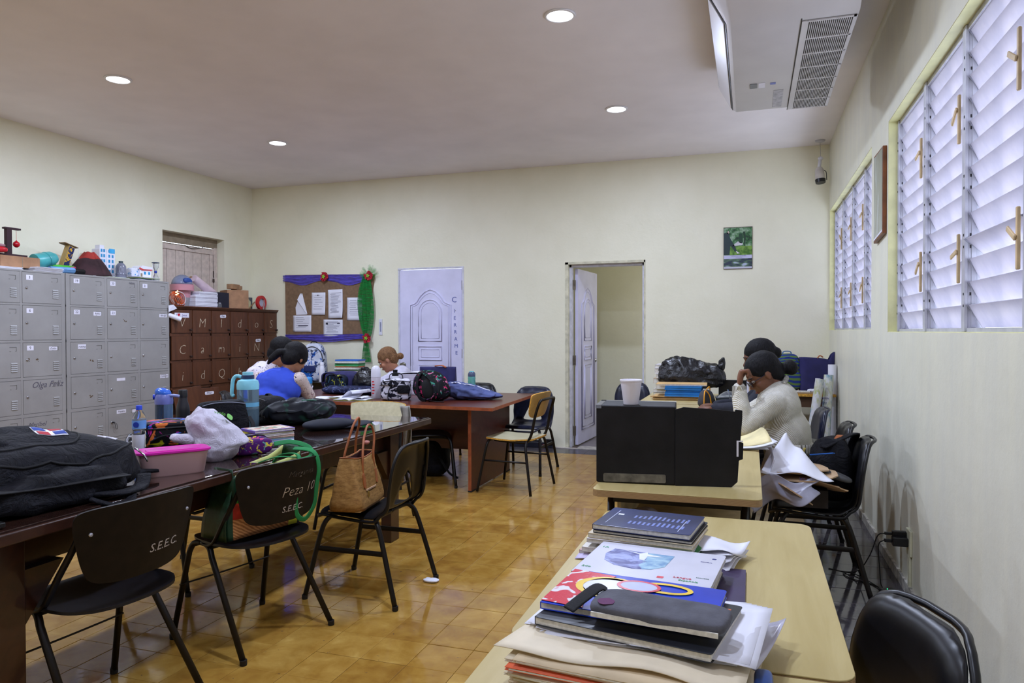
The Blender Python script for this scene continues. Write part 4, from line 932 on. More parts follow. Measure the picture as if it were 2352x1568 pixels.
# --- neon lunch bag
M_neon = pattern('black cloth with neon leaves', (18, 18, 24), [(196, 40, 150), (206, 206, 40), (60, 110, 210), (210, 110, 50)], 10, .6, .375, (1, 2.6, 1.5), 2)
t = thing('lunch_bag', 'black lunch bag with neon leaf print behind the pink-lidded container', 'bag', (-2.845, 2.955, TT), math.radians(58))
mk('body', superell((.25, .19, .115), .35, .35, 40, 20, .005, 10, 2), M_neon, t, smooth=True); mk('lid', superell((.245, .19, .034), .6, .35, 40, 10, .002, 12, 3).xf(Matrix.Translation((0, 0, .092))), M_neon, t, smooth=True)
cord([(-.118, -.088, .095), (0, -.099, .095), (.118, -.088, .095), (.126, 0, .095), (.118, .088, .095), (0, .098, .095), (-.118, .088, .095), (-.126, 0, .095)], .004, M_buckle, t, 'zipper', True, 4)
strap([(-.10, -.10, .035), (-.05, -.115, .06), (.02, -.12, .062), (.08, -.115, .05), (.11, -.10, .03)], t, .03, .005); mk('buckle', G().prism(rrect(.03, .045, .006), 0, .012, frame((-.125, -.09, .07), (0, 1, 0), (-1, -.3, 0))), M_buckle, t, bevel=.003)
# --- mug
t = thing('mug', 'white plastic mug half hidden behind the pink-lidded container', 'mug', (-2.845, 2.775, TT), math.radians(200)); t.scale = (.82, .82, .9)
mk('body', G().lathe([(.030, 0), (.032, .003), (.036, .085), (.0345, .085), (.030, .006), (.001, .005)], 30), M_white, t, smooth='auto'); cord([(.034, 0, .072), (.055, 0, .072), (.066, 0, .055), (.064, 0, .03), (.05, 0, .016), (.033, 0, .016)], .005, M_white, t, 'handle')
# --- bottles
t = bottle('water_bottle', 'small clear water bottle with blue label and cap, by the grey lockers', (-2.865, 2.80, TT), [(.001, 0), (.022, 0), (.030, .006), (.031, .04), (.029, .05), (.031, .06), (.029, .07), (.031, .08), (.029, .09), (.032, .10), (.032, .145), (.030, .155), (.022, .178), (.013, .19), (.0125, .20)], [(.0145, .194), (.0145, .212), (.013, .215), (.001, .2155)], M_clear, MM((40, 70, 200), .4),
  parts=[('label', G().lathe([(.0325, .103), (.0325, .143)], 28), MM((110, 160, 226), .4))])
mk('label_mark', G().prism(rrect(.028, .026, .012), 0, .0008, frame((-2.865*0+.012, -.031, .123), (1, .35, 0), (.35, -.93, 0))), MM((30, 60, 170), .4), t)
t = bottle('sports_bottle', 'tall translucent blue bottle with flip spout beside the water bottle', (-3.03, 3.13, TT), [(.001, 0), (.036, 0), (.044, .006), (.045, .06), (.045, .175), (.043, .190)], [(.046, .186), (.047, .205), (.044, .225), (.036, .24), (.001, .241)], M_bluec, MM((104, 112, 176), .3))
mk('flip_lid', superell((.085, .07, .05), .8, .8, 24, 14).xf(Matrix.Translation((-.012, 0, .222)) @ Matrix.Rotation(.25, 4, 'Y')), MM((48, 100, 200), .2), t, smooth=True); mk('lid_button', G().lathe([(.014, 0), (.014, .012), (.001, .014)], 14, m=frame((-.038, -.02, .225), (0, 0, 1), (-.8, -.6, 0))), MM((30, 60, 190), .3), t, smooth='auto')
cord([(.02, 0, .23), (.055, .01, .232), (.085, .02, .228)], .009, MM((130, 140, 190), .3), t, 'spout'); mk('straw', G().tube([(-.008, -.01, .19), (-.01, -.012, .01)], .006, 10), MM((60, 120, 220), .2), t, smooth=True)
mk('water', G().lathe([(.001, .004), (.034, .004), (.042, .010), (.0425, .085), (.001, .085)], 24), glassy('blue water', (80, 130, 200)), t, smooth='auto')
bottle('steel_bottle', 'matte black steel bottle beside the blue sports bottle', (-3.06, 3.30, TT), [(.001, 0), (.034, 0), (.037, .004), (.037, .13), (.034, .155), (.024, .190), (.0225, .21)], [(.0245, .208), (.0245, .245), (.022, .249), (.001, .25)], P('matte black steel', (36, 34, 38), .4, var=.1), M_buckle)
t = bottle('water_jug', 'large translucent jug with turquoise lid and handle on the left table', (-2.87, 3.62, TT), [(.001, 0), (.055, 0), (.062, .006), (.063, .06), (.063, .20), (.062, .238)], [(.064, .232), (.065, .262), (.058, .285), (.042, .292), (.034, .294), (.034, .315), (.031, .316), (.031, .336), (.001, .337)], M_jug, MM((136, 206, 222), .35))
M_turq = MM((136, 206, 222), .35); mk('collar', G().lathe([(.0345, .293), (.0365, .296), (.0365, .316), (.0345, .318)], 28), MM((44, 60, 92), .35), t, smooth='auto')
cord([(-.035, -.01, .305), (-.065, -.02, .312), (-.086, -.025, .290), (-.092, -.028, .24), (-.093, -.028, .20), (-.080, -.026, .192)], .011, M_turq, t, 'handle')
mk('drink', G().lathe([(.001, .005), (.052, .005), (.060, .010), (.0605, .115), (.001, .115)], 28), MM((28, 44, 56), .15), t, smooth='auto'); mk('sleeve', G().lathe([(.0635, .13), (.0635, .155)], 28), MM((110, 176, 210), .3), t, smooth='auto')
# --- purple pencil case with keychain
M_purp = pattern('purple cloth with leaves', (74, 24, 96), [(196, 60, 120), (96, 160, 150), (214, 190, 60)], 22, .6, .38, (1, 1.5, 1.5), 5)
t = thing('pencil_case', 'purple patterned pencil case with zippers beside the white bag', 'pencil case', (-2.285, 2.865, TT), math.radians(62))
mk('body', superell((.19, .13, .085), .5, .45, 36, 20, .003, 12, 2), M_purp, t, smooth=True); mk('body_front', superell((.18, .055, .075), .5, .45, 32, 16, .003, 12, 6).xf(Matrix.Translation((.0, -.075, 0))), M_purp, t, smooth=True)
for y in (-.048, .012): cord([(-.092, y, .03), (-.07, y, .078), (0, y, .086), (.07, y, .078), (.092, y, .03)], .0035, M_buckle, t, 'zipper')
mk('zip_pull', G().box((.088, -.055, .02), (.094, -.047, .055)), M_chrome, t, bevel=.001); mk('tassel', G().prism([(0, 0), (.03, -.012), (.03, .014)], 0, .008, frame((.10, -.06, .018), (1, 0, 0), (0, 0, 1))), M_buckle, t, bevel=.002)
t = thing('keychain', 'turquoise leaf-shaped key fob lying beside the notebook stack', 'keychain', (-2.105, 2.845, TT), math.radians(35))
mk('fob', superell((.055, .026, .009), .8, .7, 20, 8), MM((50, 140, 160), .35), t, smooth=True); cord([(-.028, 0, .004), (-.045, .004, .004), (-.06, 0, .004), (-.075, .01, .004)], .0022, M_chrome, t, 'chain')
# --- notebook stack
cols = [(196, 190, 200), (196, 186, 196), (150, 60, 110), (226, 226, 236), (84, 130, 190), (140, 170, 150), (214, 150, 130), (206, 200, 206), (206, 196, 60), (196, 190, 200)]
names = ['bottom', 'second from the bottom', 'third from the bottom', 'fourth from the bottom', 'fifth from the bottom', 'fifth from the top', 'fourth from the top', 'third from the top', 'second from the top']
z = TT; hs = [.010, .012, .009, .008, .009, .008, .009, .009, .010]; bx0, by0, brz = -2.275, 3.02, math.radians(66)
cn = ['grey', 'pale', 'plum-covered', 'white', 'blue-covered', 'sage-covered', 'salmon-covered', 'pale grey', 'yellow-edged']
for i in range(9):
    book(f'{cn[i]} school notebook, {names[i]} of the stack on the glass table', (bx0+random.uniform(-.006, .006), by0+random.uniform(-.006, .006), z), brz+random.uniform(-.05, .05), .20, .15, hs[i], MM(cols[i], .5), 'school notebooks stacked on the left table'); z += hs[i]+.0004
t = book('cream notebook with red flower cover, topmost of the stack on the glass table', (bx0, by0, z), brz-.06, .21, .16, .012, MM((120, 96, 176), .4), 'school notebooks stacked on the left table')
M_flower = pattern('flower cover', (220, 214, 196), [(176, 96, 84), (106, 130, 100), (206, 150, 130)], 14, .3, .42)
mk('cover_art', G().prism(rrect(.19, .142, .006, 2), .0121, .0128), M_flower, t)
# --- dark bags and cloth piles
t = thing('shoulder_bag', 'black shoulder bag with light piping behind the white carrier bag', 'bag', (-2.845, 3.36, TT), math.radians(52))
mk('body', superell((.30, .13, .19), .42, .5, 40, 22, .007, 8, 4, taper=.15), M_blackfab, t, smooth=True); cord([(-.11, -.045, .165), (-.05, -.058, .180), (.04, -.058, .181), (.12, -.045, .168)], .003, MM((120, 124, 140), .5), t, 'piping')
strap([(-.15, 0, .08), (-.12, -.07, .12), (-.13, -.10, .06), (-.17, -.13, .02), (-.16, -.20, .006)], t, .04, .006, M_blackfab); strap([(.15, .0, .09), (.16, -.05, .05), (.15, -.075, .01)], t, .025, .004)
t = thing('backpack', 'black backpack slumped between the jug and the green-black jacket', 'backpack', (-2.90, 3.86, TT), math.radians(-20))
mk('body', superell((.28, .20, .17), .6, .7, 40, 24, .010, 7, 14, taper=.15), M_blackfab, t, smooth=True); cord([(-.10, -.085, .15), (0, -.10, .165), (.10, -.085, .15)], .0035, M_buckle, t, 'zipper'); strap([(-.04, .0, .17), (0, -.005, .185), (.04, 0, .17)], t, .02, .006, name='grab_handle'); mk('hang_tag', G().box((.10, -.105, .05), (.115, -.10, .075)), MM((60, 110, 90), .5), t)
def cloth_pile(name, label, cat, loc, rz, size, mat, seed, folds=.03, fs=8, parts=(), e=(.9, .9)):
    t = thing(name, label, cat, loc, rz)
    g = superell(size, e[0], e[1], 84, 44, 0, 1, 0, True); out = []
    for v in g.v:
        q = Vector(v); p = Vector((q.x*fs*.45, q.y*fs*1.2, q.z*fs))+Vector((seed, seed*1.7, 0))
        r = 1-abs(noise.noise(p))*3; r2 = 1-abs(noise.noise(p*2.2))*3; hgt = min(1, q.z/size[2]*2)
        q.z += folds*hgt*(r*.7+r2*.35); q.x += .4*folds*r2; q.y += .5*folds*r; q.z = max(0, q.z); out.append(tuple(q))
    g.v = out; mk('folded_cloth', g, mat, t, smooth=True)
    for nm, gg, mm in parts: mk(nm, gg, mm, t, smooth=True)
    return t
M_dkg = pattern('black and green nylon', (24, 26, 32), [(28, 58, 48)], 5, .42, .42, (1, 1, 1), 3)
t = cloth_pile('jacket', 'heap of black and dark green nylon jacket near the far end of the table', 'jacket', (-2.70, 3.88, TT), math.radians(40), (.46, .28, .13), M_dkg, 2.2, .034, 9)
mk('stripe', G().tube(smooth_path([(.02, -.03, .148), (.10, -.02, .145), (.16, .0, .125)], 6), .01, 8, flat=(.025, .005)), MM((40, 100, 74), .5), t, smooth=True); mk('stripe', G().tube(smooth_path([(.02, .0, .150), (.10, .012, .145), (.15, .03, .122)], 6), .01, 8, flat=(.018, .005)), MM((40, 100, 74), .5), t, smooth=True)
t = thing('cap', 'dark navy cloth cap lying flat in front of the black-green jacket', 'cap', (-2.36, 3.75, TT), math.radians(58))
mk('crown', cloth_pile and superell((.32, .18, .06), .9, .9, 40, 18, .005, 9, 4).xf(Matrix.Translation((-.03, 0, 0))), MM((24, 27, 40), .8), t, smooth=True); mk('brim', superell((.24, .19, .018), .7, .9, 32, 10).xf(Matrix.Translation((.12, 0, .006)) @ Matrix.Rotation(-.08, 4, 'Y')), MM((21, 24, 36), .8), t, smooth=True)
strap([(.17, -.07, .02), (.235, -.04, .026), (.25, 0, .024), (.235, .04, .022)], t, .012, .004, name='back_strap')
# ------------------------------------------------------------------ bags on the chairs
def bag_face_mat():
    t = NT('vegetable print'); v = t.coord('Object'); sx = t.add('ShaderNodeSeparateXYZ'); t.link(v, sx.inputs[0])
    base = t.mix(t.ramp(t.noise(v, 7, 2), [(.45, (0, 0, 0)), (.5, (255, 255, 255))]), (60, 130, 40), (96, 160, 50))
    toms = t.vor(v, 16, 'F1'); red = t.mix(t.ramp(toms, [(.28, (255, 255, 255)), (.42, (0, 0, 0))]), (150, 30, 24), (206, 60, 44))
    zc = t.math('LESS_THAN', sx.outputs[2], .155); zb = t.math('LESS_THAN', sx.outputs[2], .085); yl = t.math('GREATER_THAN', sx.outputs[0], .12)
    c = t.mix(zc, base, red); wv = t.wave(t.coord(scale=(1, 1, 1.6)), 30, 3, 2, 'DIAGONAL'); bask = t.mix(wv, (140, 84, 44), (196, 138, 84)); c = t.mix(zb, c, bask); c = t.mix(yl, c, (206, 206, 60)); c = t.mix(t.math('GREATER_THAN', sx.outputs[2], .255), c, (206, 210, 130)); c = t.mix(t.math('GREATER_THAN', t.math('ABSOLUTE', sx.outputs[0]), .168), c, (26, 56, 36))
    t.base(c); t.set(.4, spec=.4); return t.m
t = thing('grocery_bag', 'dark green grocery tote with vegetable print and green handles on scratched chair', 'bag', (-2.085, 2.665, .462), math.radians(76))
M_dgr = P('dark green woven bag', (26, 56, 36), .45, var=.2, scale=40, bump=.1); M_ygr = MM((206, 210, 130), .5)
g = G(); W2, D2_, H2 = .195, .085, .30
def gb(u, v):   # walls of an open sack
    a = u*2*PI; k = 1; x = math.copysign(abs(math.cos(a))**.28, math.cos(a))*W2; y = math.copysign(abs(math.sin(a))**.28, math.sin(a))*D2_
    tw = 1-.10*v+.0; return (x*tw+.012*math.sin(v*9+a)*v, y*(1-.30*v)-.045*v+.006*math.sin(a*3+v*7), v*(H2+.06*max(0, x/W2-.3)-.035*max(0, -x/W2))+.008*math.sin(a*2+.6)*v)
mk('bag_body', G().sheet(gb, 56, 16, .0025), bag_face_mat(), t, smooth=True); mk('bag_bottom', G().box((-W2+.012, -D2_+.01, 0), (W2-.012, D2_-.01, .004)), M_dgr, t)
mk('side_gusset', G().sheet(lambda u, v: (-W2*(1-.10*v)-.006-.01*math.sin(v*6), (-D2_+.0+2*D2_*u)*(1-.3*v)-.035*v, v*H2), 8, 10, .003), M_dgr, t, smooth=True)
mk('side_gusset', G().sheet(lambda u, v: (W2*(1-.10*v)+.006, (-D2_+2*D2_*u)*(1-.3*v)-.035*v, v*(H2+.055)), 8, 10, .003), M_dgr, t, smooth=True)
M_gh = P('bright green webbing', (20, 120, 62), .7, var=.08, bump=.2, bscale=300)
cord_ = lambda pts: mk('handle', G().tube(smooth_path(pts, 7), .01, 8, flat=(.022, .005)), M_gh, t, smooth=True)
cord_([(.03, -.095, .30), (.04, -.135, .335), (.07, -.205, .335), (.05, -.225, .27), (.045, -.220, .17), (.06, -.205, .08), (.115, -.195, .045), (.16, -.205, .10), (.165, -.215, .18), (.17, -.225, .27), (.15, -.21, .34), (.12, -.12, .35)])
cord_([(-.05, -.10, .31), (-.02, -.17, .335), (.04, -.20, .33), (.10, -.205, .318), (.15, -.20, .325), (.165, -.16, .355), (.13, -.09, .375), (.07, -.05, .37)])
M_cork = NT('cork leather'); v = M_cork.coord(scale=(1, 1, 3)); M_cork.set(.55, spec=.3); M_cork.base(M_cork.ramp(M_cork.noise(v, 26, 6, .75), [(.3, (106, 74, 36)), (.5, (148, 108, 58)), (.7, (174, 134, 78))])); M_cork.bump(M_cork.noise(v, 60, 4), .2, .003); M_cork = M_cork.m
M_tan = P('tan leather handle', (150, 84, 44), .4, var=.12, scale=20)
t = thing('handbag', 'tan cork handbag with brown leather handles on the black shell chair', 'handbag', (-1.89, 3.215, .458), math.radians(97))
def hb(u, v):
    a = u*2*PI; x = math.copysign(abs(math.cos(a))**.3, math.cos(a)); y = math.copysign(abs(math.sin(a))**.3, math.sin(a)); k = math.sin(min(1, v*6)*PI/2)
    return (x*(.180-.050*v)*(.9+.1*k), y*(.095*(1-.55*v))*(.9+.1*k)+.004*math.sin(a*4+v*6), v*.245+.012*x*x*v)
mk('body', G().sheet(hb, 64, 20, .003), M_cork, t, smooth=True); mk('base', G().box((-.16, -.083, 0), (.16, .083, .004)), M_cork, t); mk('lining', G().sheet(lambda u, v: (lambda p: (p[0]*.96, p[1]*.9, p[2]-.003))(hb(u, .85+v*.15)), 40, 2), MM((74, 36, 40), .7), t, smooth=True)
mk('rim', G().tube([hb(k/48, 1.0) for k in range(48)], .003, 6, closed=True), M_tan, t, smooth=True)
mk('handle', G().tube(smooth_path([(.085, .055, .15), (.08, .045, .25), (.075, .035, .34), (.075, .02, .40), (.04, .01, .435), (-.0, .02, .40), (-.03, .035, .32), (-.055, .045, .25), (-.07, .055, .15)], 8), .006, 8), M_tan, t, smooth=True)
mk('handle', G().tube(smooth_path([(-.065, -.058, .15), (-.06, -.055, .24), (-.01, -.04, .33), (.06, -.03, .39), (.105, -.035, .385), (.115, -.045, .33), (.09, -.05, .25), (.08, -.058, .15)], 8), .006, 8), M_tan, t, smooth=True)
for x in (-.068, .083):
    for y in (-.066, .066): mk('handle_tab', G().prism(rrect(.026, .075, .011), -.002, .004, frame((x, y, .135), (1, 0, 0), (0, math.copysign(1, y), .14))), M_tan, t, bevel=.001)
mk('outer_zipper', G().box((-.06, -.078, .085), (.06, -.072, .092)), MM((196, 160, 130), .4), t); mk('zip_pull', G().tube(smooth_path([(-.055, -.08, .085), (-.055, -.084, .06), (-.05, -.084, .052), (-.046, -.084, .06), (-.05, -.082, .082)], 4), .002, 6), MM((200, 170, 90), .25, metal=.8), t, smooth=True)
mk('bow', superell((.05, .03, .022), .9, .9, 16, 10).xf(Matrix.Translation((.12, 0, .285))), MM((176, 110, 96), .5), t, smooth=True)
single('paper_scrap', crumple((.085, .05, .016), 5, .006, 40, 24, 12), M_paper, 'small crumpled white paper scrap on the floor near the cork handbag chair', 'paper', smooth=True, loc=(-1.615, 3.50, .001))
# grey jacket hung on the chair behind the table
t = thing('sweater', 'pale grey sweater hanging off the laminate chair behind the glass table', 'sweater', (-2.33, 4.50, 0))
mk('hanging_cloth', G().sheet(lambda u, v: (.02+.075*u+.03*math.sin(v*3)-.02*v, .02*math.sin(u*9+v*4)+.03*v, .82-.48*v*(1-.25*u)), 14, 24, .006), P('grey knit', (156, 152, 144), .85, var=.1, bump=.3, bscale=200), t, smooth=True)
# ================================================================== FAR TABLE
M_tulle_v = None
t = thing('thermos', 'brushed steel thermos with black loop lid on the mahogany table', 'thermos', (-3.685, 5.36, TF), math.radians(40))
mk('body', G().lathe([(.001, 0), (.050, 0), (.053, .004), (.053, .035), (.0515, .037), (.0515, .041), (.053, .043), (.053, .150), (.050, .155)], 32), P('brushed steel body', (170, 168, 170), .25, .95, var=.05, scale=3), t, smooth='auto')
mk('lid', G().lathe([(.048, .152), (.048, .175), (.044, .180), (.001, .181)], 28), M_buckle, t, smooth='auto'); cord([(-.042, 0, .17), (-.035, 0, .20), (0, 0, .218), (.035, 0, .20), (.042, 0, .17)], .004, M_buckle, t, 'loop')
bottle('water_bottle', 'pale blue and grey bottle behind the steel thermos', (-4.25, 6.28, TF), [(.001, 0), (.038, 0), (.042, .005), (.042, .08), (.038, .09)], [(.043, .088), (.043, .135), (.036, .15), (.001, .151)], MM((140, 150, 158), .3), MM((60, 150, 220), .3))
def open_book(label, loc, rz, w_, d_, curl=.02, name='open_notebook', group='open notebooks on the mahogany table'):
    t = thing(name, label, 'notebook', loc, rz, group)
    mk('cover', G().box((-w_/2-.003, -d_/2-.003, 0), (w_/2+.003, d_/2+.003, .003)), MM((190, 196, 120), .5), t)
    for sx in (-1, 1):
        mk('page_block', G().sheet(lambda u, v: (sx*u*w_/2, (v-.5)*d_, .004+.012*math.sin(min(1, u*2.2)*PI*.75)*(1-u*.4)), 14, 4, .003) if sx > 0 else G().sheet(lambda u, v: (-(1-u)*w_/2, (v-.5)*d_, .004+.012*math.sin(min(1, (1-u)*2.2)*PI*.75)*(1-(1-u)*.4)), 14, 4, .003), M_paper, t, smooth=True)
    mk('turned_page', G().sheet(lambda u, v: (.0+w_*.42*math.sin(u*1.5)*.9, (v-.5)*d_, .012+curl*math.sin(u*PI*.8)*1.5), 14, 4, .0008), M_paper, t, smooth=True)
    return t
open_book('open white notebook with curled page under the writing hand', (-3.48, 5.82, TF), math.radians(-15), .36, .24, .045)
open_book('open white notebook before the print lunch bag, at the front of the mahogany table', (-3.36, 5.66, TF+.0), math.radians(8), .30, .19, .012)
t = single('worksheet', G().sheet(lambda u, v: (-.13+.26*u, -.1+.2*v, .002+.004*math.sin(u*5)), 8, 4, .001), M_paper, 'white loose sheet at the left end of the open notebooks', 'paper', loc=(-3.72, 5.76, TF), smooth=True)
M_navyp = pattern('navy quilted print', (24, 28, 56), [(56, 62, 100), (80, 90, 130)], 26, .7, .40)
t = cloth_pile('jacket', 'flat navy bubble-print jacket lying behind the open notebooks', 'jacket', (-3.68, 6.22, TF), math.radians(-8), (.74, .34, .07), M_navyp, 6.1, .012, 6, e=(.7, .8))
t = thing('shoulder_bag', 'navy bag with blue-yellow print flap and curved strap by the blue camouflage backpack', 'bag', (-3.98, 6.50, TF), math.radians(-10))
mk('body', superell((.50, .22, .20), .55, .6, 44, 24, .012, 7, 9), M_navy, t, smooth=True)
M_camo2 = pattern('blue yellow print', (20, 26, 40), [(60, 110, 130), (196, 200, 60), (30, 60, 90)], 20, .6, .36, (1, 1, 1), 9)
mk('print_flap', superell((.27, .11, .17), .6, .6, 36, 20, .006, 9, 3).xf(Matrix.Translation((.02, -.11, .005))), M_camo2, t, smooth=True)
cord([(-.10, -.165, .08), (-.07, -.17, .03), (.02, -.172, .02), (.11, -.17, .05), (.13, -.16, .10)], .004, MM((150, 152, 140), .5), t, 'zipper'); strap([(-.12, -.16, .10), (-.09, -.17, .18), (.0, -.15, .185), (.08, -.16, .15), (.12, -.165, .16)], t, .035, .007, M_blackfab); strap([(.2, .0, .16), (.24, -.03, .13), (.22, -.06, .10)], t, .03, .006, M_navy)
M_gloss_black = NT('glossy black bag film'); M_gloss_black.set(.26, spec=.6); M_gloss_black.b.inputs['Base Color'].default_value = (*lin((18, 18, 22)), 1); M_gloss_black.bump(M_gloss_black.noise(M_gloss_black.coord(), 10, 4, .6, 2.0), .55, .02); M_gloss_black = M_gloss_black.m
t = thing('plastic_bag', 'glossy black knotted plastic bag beside the frosted bottle', 'bag', (-3.66, 6.42, TF)); mk('bag_body', crumple((.28, .22, .23), 4.4, .022, 11, 56, 36, top=lambda q: (q.x*(1-.6*max(0, q.z/.23-.5)), q.y*(1-.5*max(0, q.z/.23-.5)), q.z)), M_gloss_black, t, smooth=True); mk('knot', crumple((.08, .06, .05), 1.4, .008, 20, 24, 14).xf(Matrix.Translation((-.02, 0, .205))), M_gloss_black, t, smooth=True)
t = bottle('shaker_bottle', 'frosted tall bottle with red writing beside the black-and-white lunch bag', (-3.235, 5.84, TF), [(.001, 0), (.038, 0), (.041, .004), (.043, .19), (.040, .20)], [(.044, .195), (.044, .225), (.041, .265), (.030, .288), (.012, .298), (.001, .299)], P('frosted plastic', (196, 188, 196), .35, var=.05), P('milky cap', (222, 220, 230), .3, var=0))
for k in range(5): mk('red_mark', G().prism(rrect(.022, .012, .003), 0, .001, frame((-.006+.004*(k % 2), -.0425, .05+.026*k), (1, .1, 0), (0, -1, 0))), MM((196, 40, 48), .4), t)
bottle('white_bottle', 'white bottle with black spout in front of the fair-haired woman', (-3.20, 6.15, TF), [(.001, 0), (.034, 0), (.036, .004), (.036, .17), (.030, .19)], [(.031, .188), (.031, .21), (.020, .216), (.024, .245), (.001, .248)], M_white, M_buckle)
t = single('tissue', crumple((.09, .06, .08), 7.4, .012, 20, 30, 18), M_paper, 'crumpled white tissue beside the white bottle with black spout', 'tissue', loc=(-3.27, 6.22, TF), smooth=True)
M_bw = pattern('black and white graffiti print', (214, 212, 226), [(26, 26, 40)], 17, .6, .47, (1, 1.4, 1.4), 7)
t = thing('lunch_bag', 'black-and-white graffiti print lunch bag with black handle on mahogany table', 'bag', (-3.00, 5.78, TF), math.radians(24))
mk('body', superell((.27, .17, .19), .32, .35, 44, 24, .004, 10, 2, taper=.06), M_bw, t, smooth=True)
cord([(-.12, -.08, .165), (-.05, -.092, .172), (.05, -.092, .172), (.12, -.08, .165), (.13, .0, .165)], .004, M_buckle, t, 'zipper'); strap([(-.06, 0, .185), (-.05, -.01, .225), (0, -.015, .238), (.05, -.01, .225), (.06, 0, .185)], t, .02, .006, name='handle')
strap([(-.135, -.05, .13), (-.10, -.088, .14), (.0, -.094, .14)], t, .022, .003); strap([(-.03, -.094, .15), (-.06, -.098, .08), (-.065, -.10, .02), (-.05, -.12, .004)], t, .04, .006)
mk('front_pocket', superell((.11, .03, .075), .35, .4, 24, 14, .002, 9, 2).xf(Matrix.Translation((.07, -.088, .06))), M_blackfab, t, smooth=True)
M_floral = pattern('black floral print', (16, 16, 22), [(214, 50, 110), (60, 140, 120), (206, 110, 150), (90, 60, 110)], 15, .65, .36, (1, 1, 1), 4)
t = thing('backpack', 'black floral print backpack with pink blossoms lying on mahogany table', 'backpack', (-2.66, 5.83, TF), math.radians(-12))
fb = crumple((.34, .24, .26), 5.5, .012, 8, 64, 40, e=(.7, .7), top=lambda q: (q.x*(1-.35*max(0, q.z/.26-.4))-.05*q.z/.26, q.y*(1-.3*q.z/.26), q.z)); mk('body', fb, M_floral, t, smooth=True)
mk('mesh_back', superell((.17, .10, .18), .7, .8, 32, 20, .003, 8, 2).xf(Matrix.Translation((.05, -.085, .02)) @ Matrix.Rotation(-.2, 4, 'Y')), P('black padded mesh', (14, 14, 17), .85, bump=.4, bscale=300), t, smooth=True)
strap([(-.06, -.08, .25), (.0, -.11, .235), (.08, -.125, .18), (.12, -.13, .10), (.11, -.135, .04), (.04, -.14, .012)], t, .045, .012, M_floral, 'shoulder_strap'); strap([(-.07, -.05, .255), (-.09, -.10, .20), (-.08, -.13, .10), (-.04, -.14, .03), (.02, -.14, .01)], t, .035, .010, M_blackfab, 'shoulder_strap'); cord([(-.12, -.06, .22), (-.14, -.09, .14), (-.13, -.10, .06)], .004, M_buckle, t, 'zipper')
strap([(.05, -.14, .012), (.15, -.14, .006), (.20, -.12, .004)], t, .02, .004)
t = thing('sweater', 'steel-blue sweater with pale stripe spread on the open end of mahogany table', 'sweater', (-2.36, 6.03, TF), math.radians(14))
M_steelb = P('steel blue knit', (74, 84, 130), .8, var=.12, scale=8, bump=.15, bscale=150)
def swf(size, seed, fo, fs): 
    return crumple(size, seed, fo, fs, 84, 40, e=(.9, .9), top=lambda q: (q.x, q.y, q.z*(1.25-.9*min(1, max(0, (q.x/size[0]+.5))))))
sg = swf((.52, .32, .15), 9.3, .034, 11); mk('folded_cloth', sg, M_steelb, t, smooth=True)
mk('stripe', G().tube(on(sg, [(p.x, p.y) for p in smooth_path([(-.19, -.03, 0), (-.12, -.06, 0), (-.05, -.07, 0), (.02, -.05, 0)], 6)], .002), .01, 8, flat=(.026, .004)), M_card, t, smooth=True)
mk('stripe', G().tube(on(sg, [(p.x, p.y) for p in smooth_path([(.04, -.02, 0), (.10, -.04, 0), (.15, -.03, 0)], 6)], .002), .01, 8, flat=(.02, .004)), M_card, t, smooth=True)
mk('collar', crumple((.10, .12, .13), 2.3, .008, 12, 30, 18).xf(Matrix.Translation((-.20, .02, .02))), M_steelb, t, smooth=True)
t = bottle('water_bottle', 'mint green ribbed water bottle with grey flip cap on mahogany table', (-2.56, 6.50, TF), [(.001, 0), (.035, 0), (.038, .004)]+[(.038-.0025*(k % 2), .012+.014*k) for k in range(11)]+[(.036, .168), (.034, .176)], [(.036, .172), (.0365, .196), (.030, .21), (.026, .216), (.001, .217)], M_green_c, MM((74, 84, 110), .35))
mk('flip_tab', G().prism(rrect(.045, .022, .008), .214, .222, Matrix.Translation((0, 0, 0))), MM((96, 200, 210), .3), t, bevel=.002)
t = thing('foam_cup', 'tiny white foam cup to the right of the mint green bottle', 'cup', (-2.45, 6.52, TF)); mk('cup', G().lathe([(.001, 0), (.024, 0), (.033, .048), (.035, .05), (.032, .05), (.023, .004), (.001, .004)], 24), M_foam, t, smooth='auto')
t = thing('tote_bag', 'navy blue tote with orange scarf edge on the back of mahogany table', 'bag', (-2.97, 6.62, TF), math.radians(4))
mk('bag_body', G().sheet(lambda u, v: (lambda a: (math.copysign(abs(math.cos(a))**.25, math.cos(a))*.185*(1+.03*v), math.copysign(abs(math.sin(a))**.3, math.sin(a))*.06*(1-.55*v)+.008*math.sin(a*3+v*4), v*(.255-.0*u)))(u*2*PI), 60, 14, .002), M_navy, t, smooth=True); mk('scarf', G().tube(smooth_path([(-.02, -.02, .262), (.05, -.03, .27), (.10, -.035, .25)], 6), .01, 8, flat=(.03, .01)), MM((176, 96, 56), .7), t, smooth=True)
M_lined = NT('stacked sheet edges'); v = M_lined.coord(scale=(1, 1, 60)); M_lined.set(.8); M_lined.base(M_lined.ramp(M_lined.noise(v, 2.5, 2), [(.38, (164, 158, 176)), (.5, (216, 212, 228))])); M_lined = M_lined.m
t = thing('paper_stack', 'tall stack of white paper sheets behind the floral backpack', 'paper stack', (-3.10, 6.38, TF), math.radians(6))
mk('sheets', G().box((-.165, -.11, 0), (.165, .11, .20)), M_lined, t, bevel=.003); mk('top_sheet', G().sheet(lambda u, v: (-.175+.35*u, -.12+.24*v, .202+.016*math.sin(u*2.6)**2), 12, 6, .0012), M_paper, t, smooth=True)
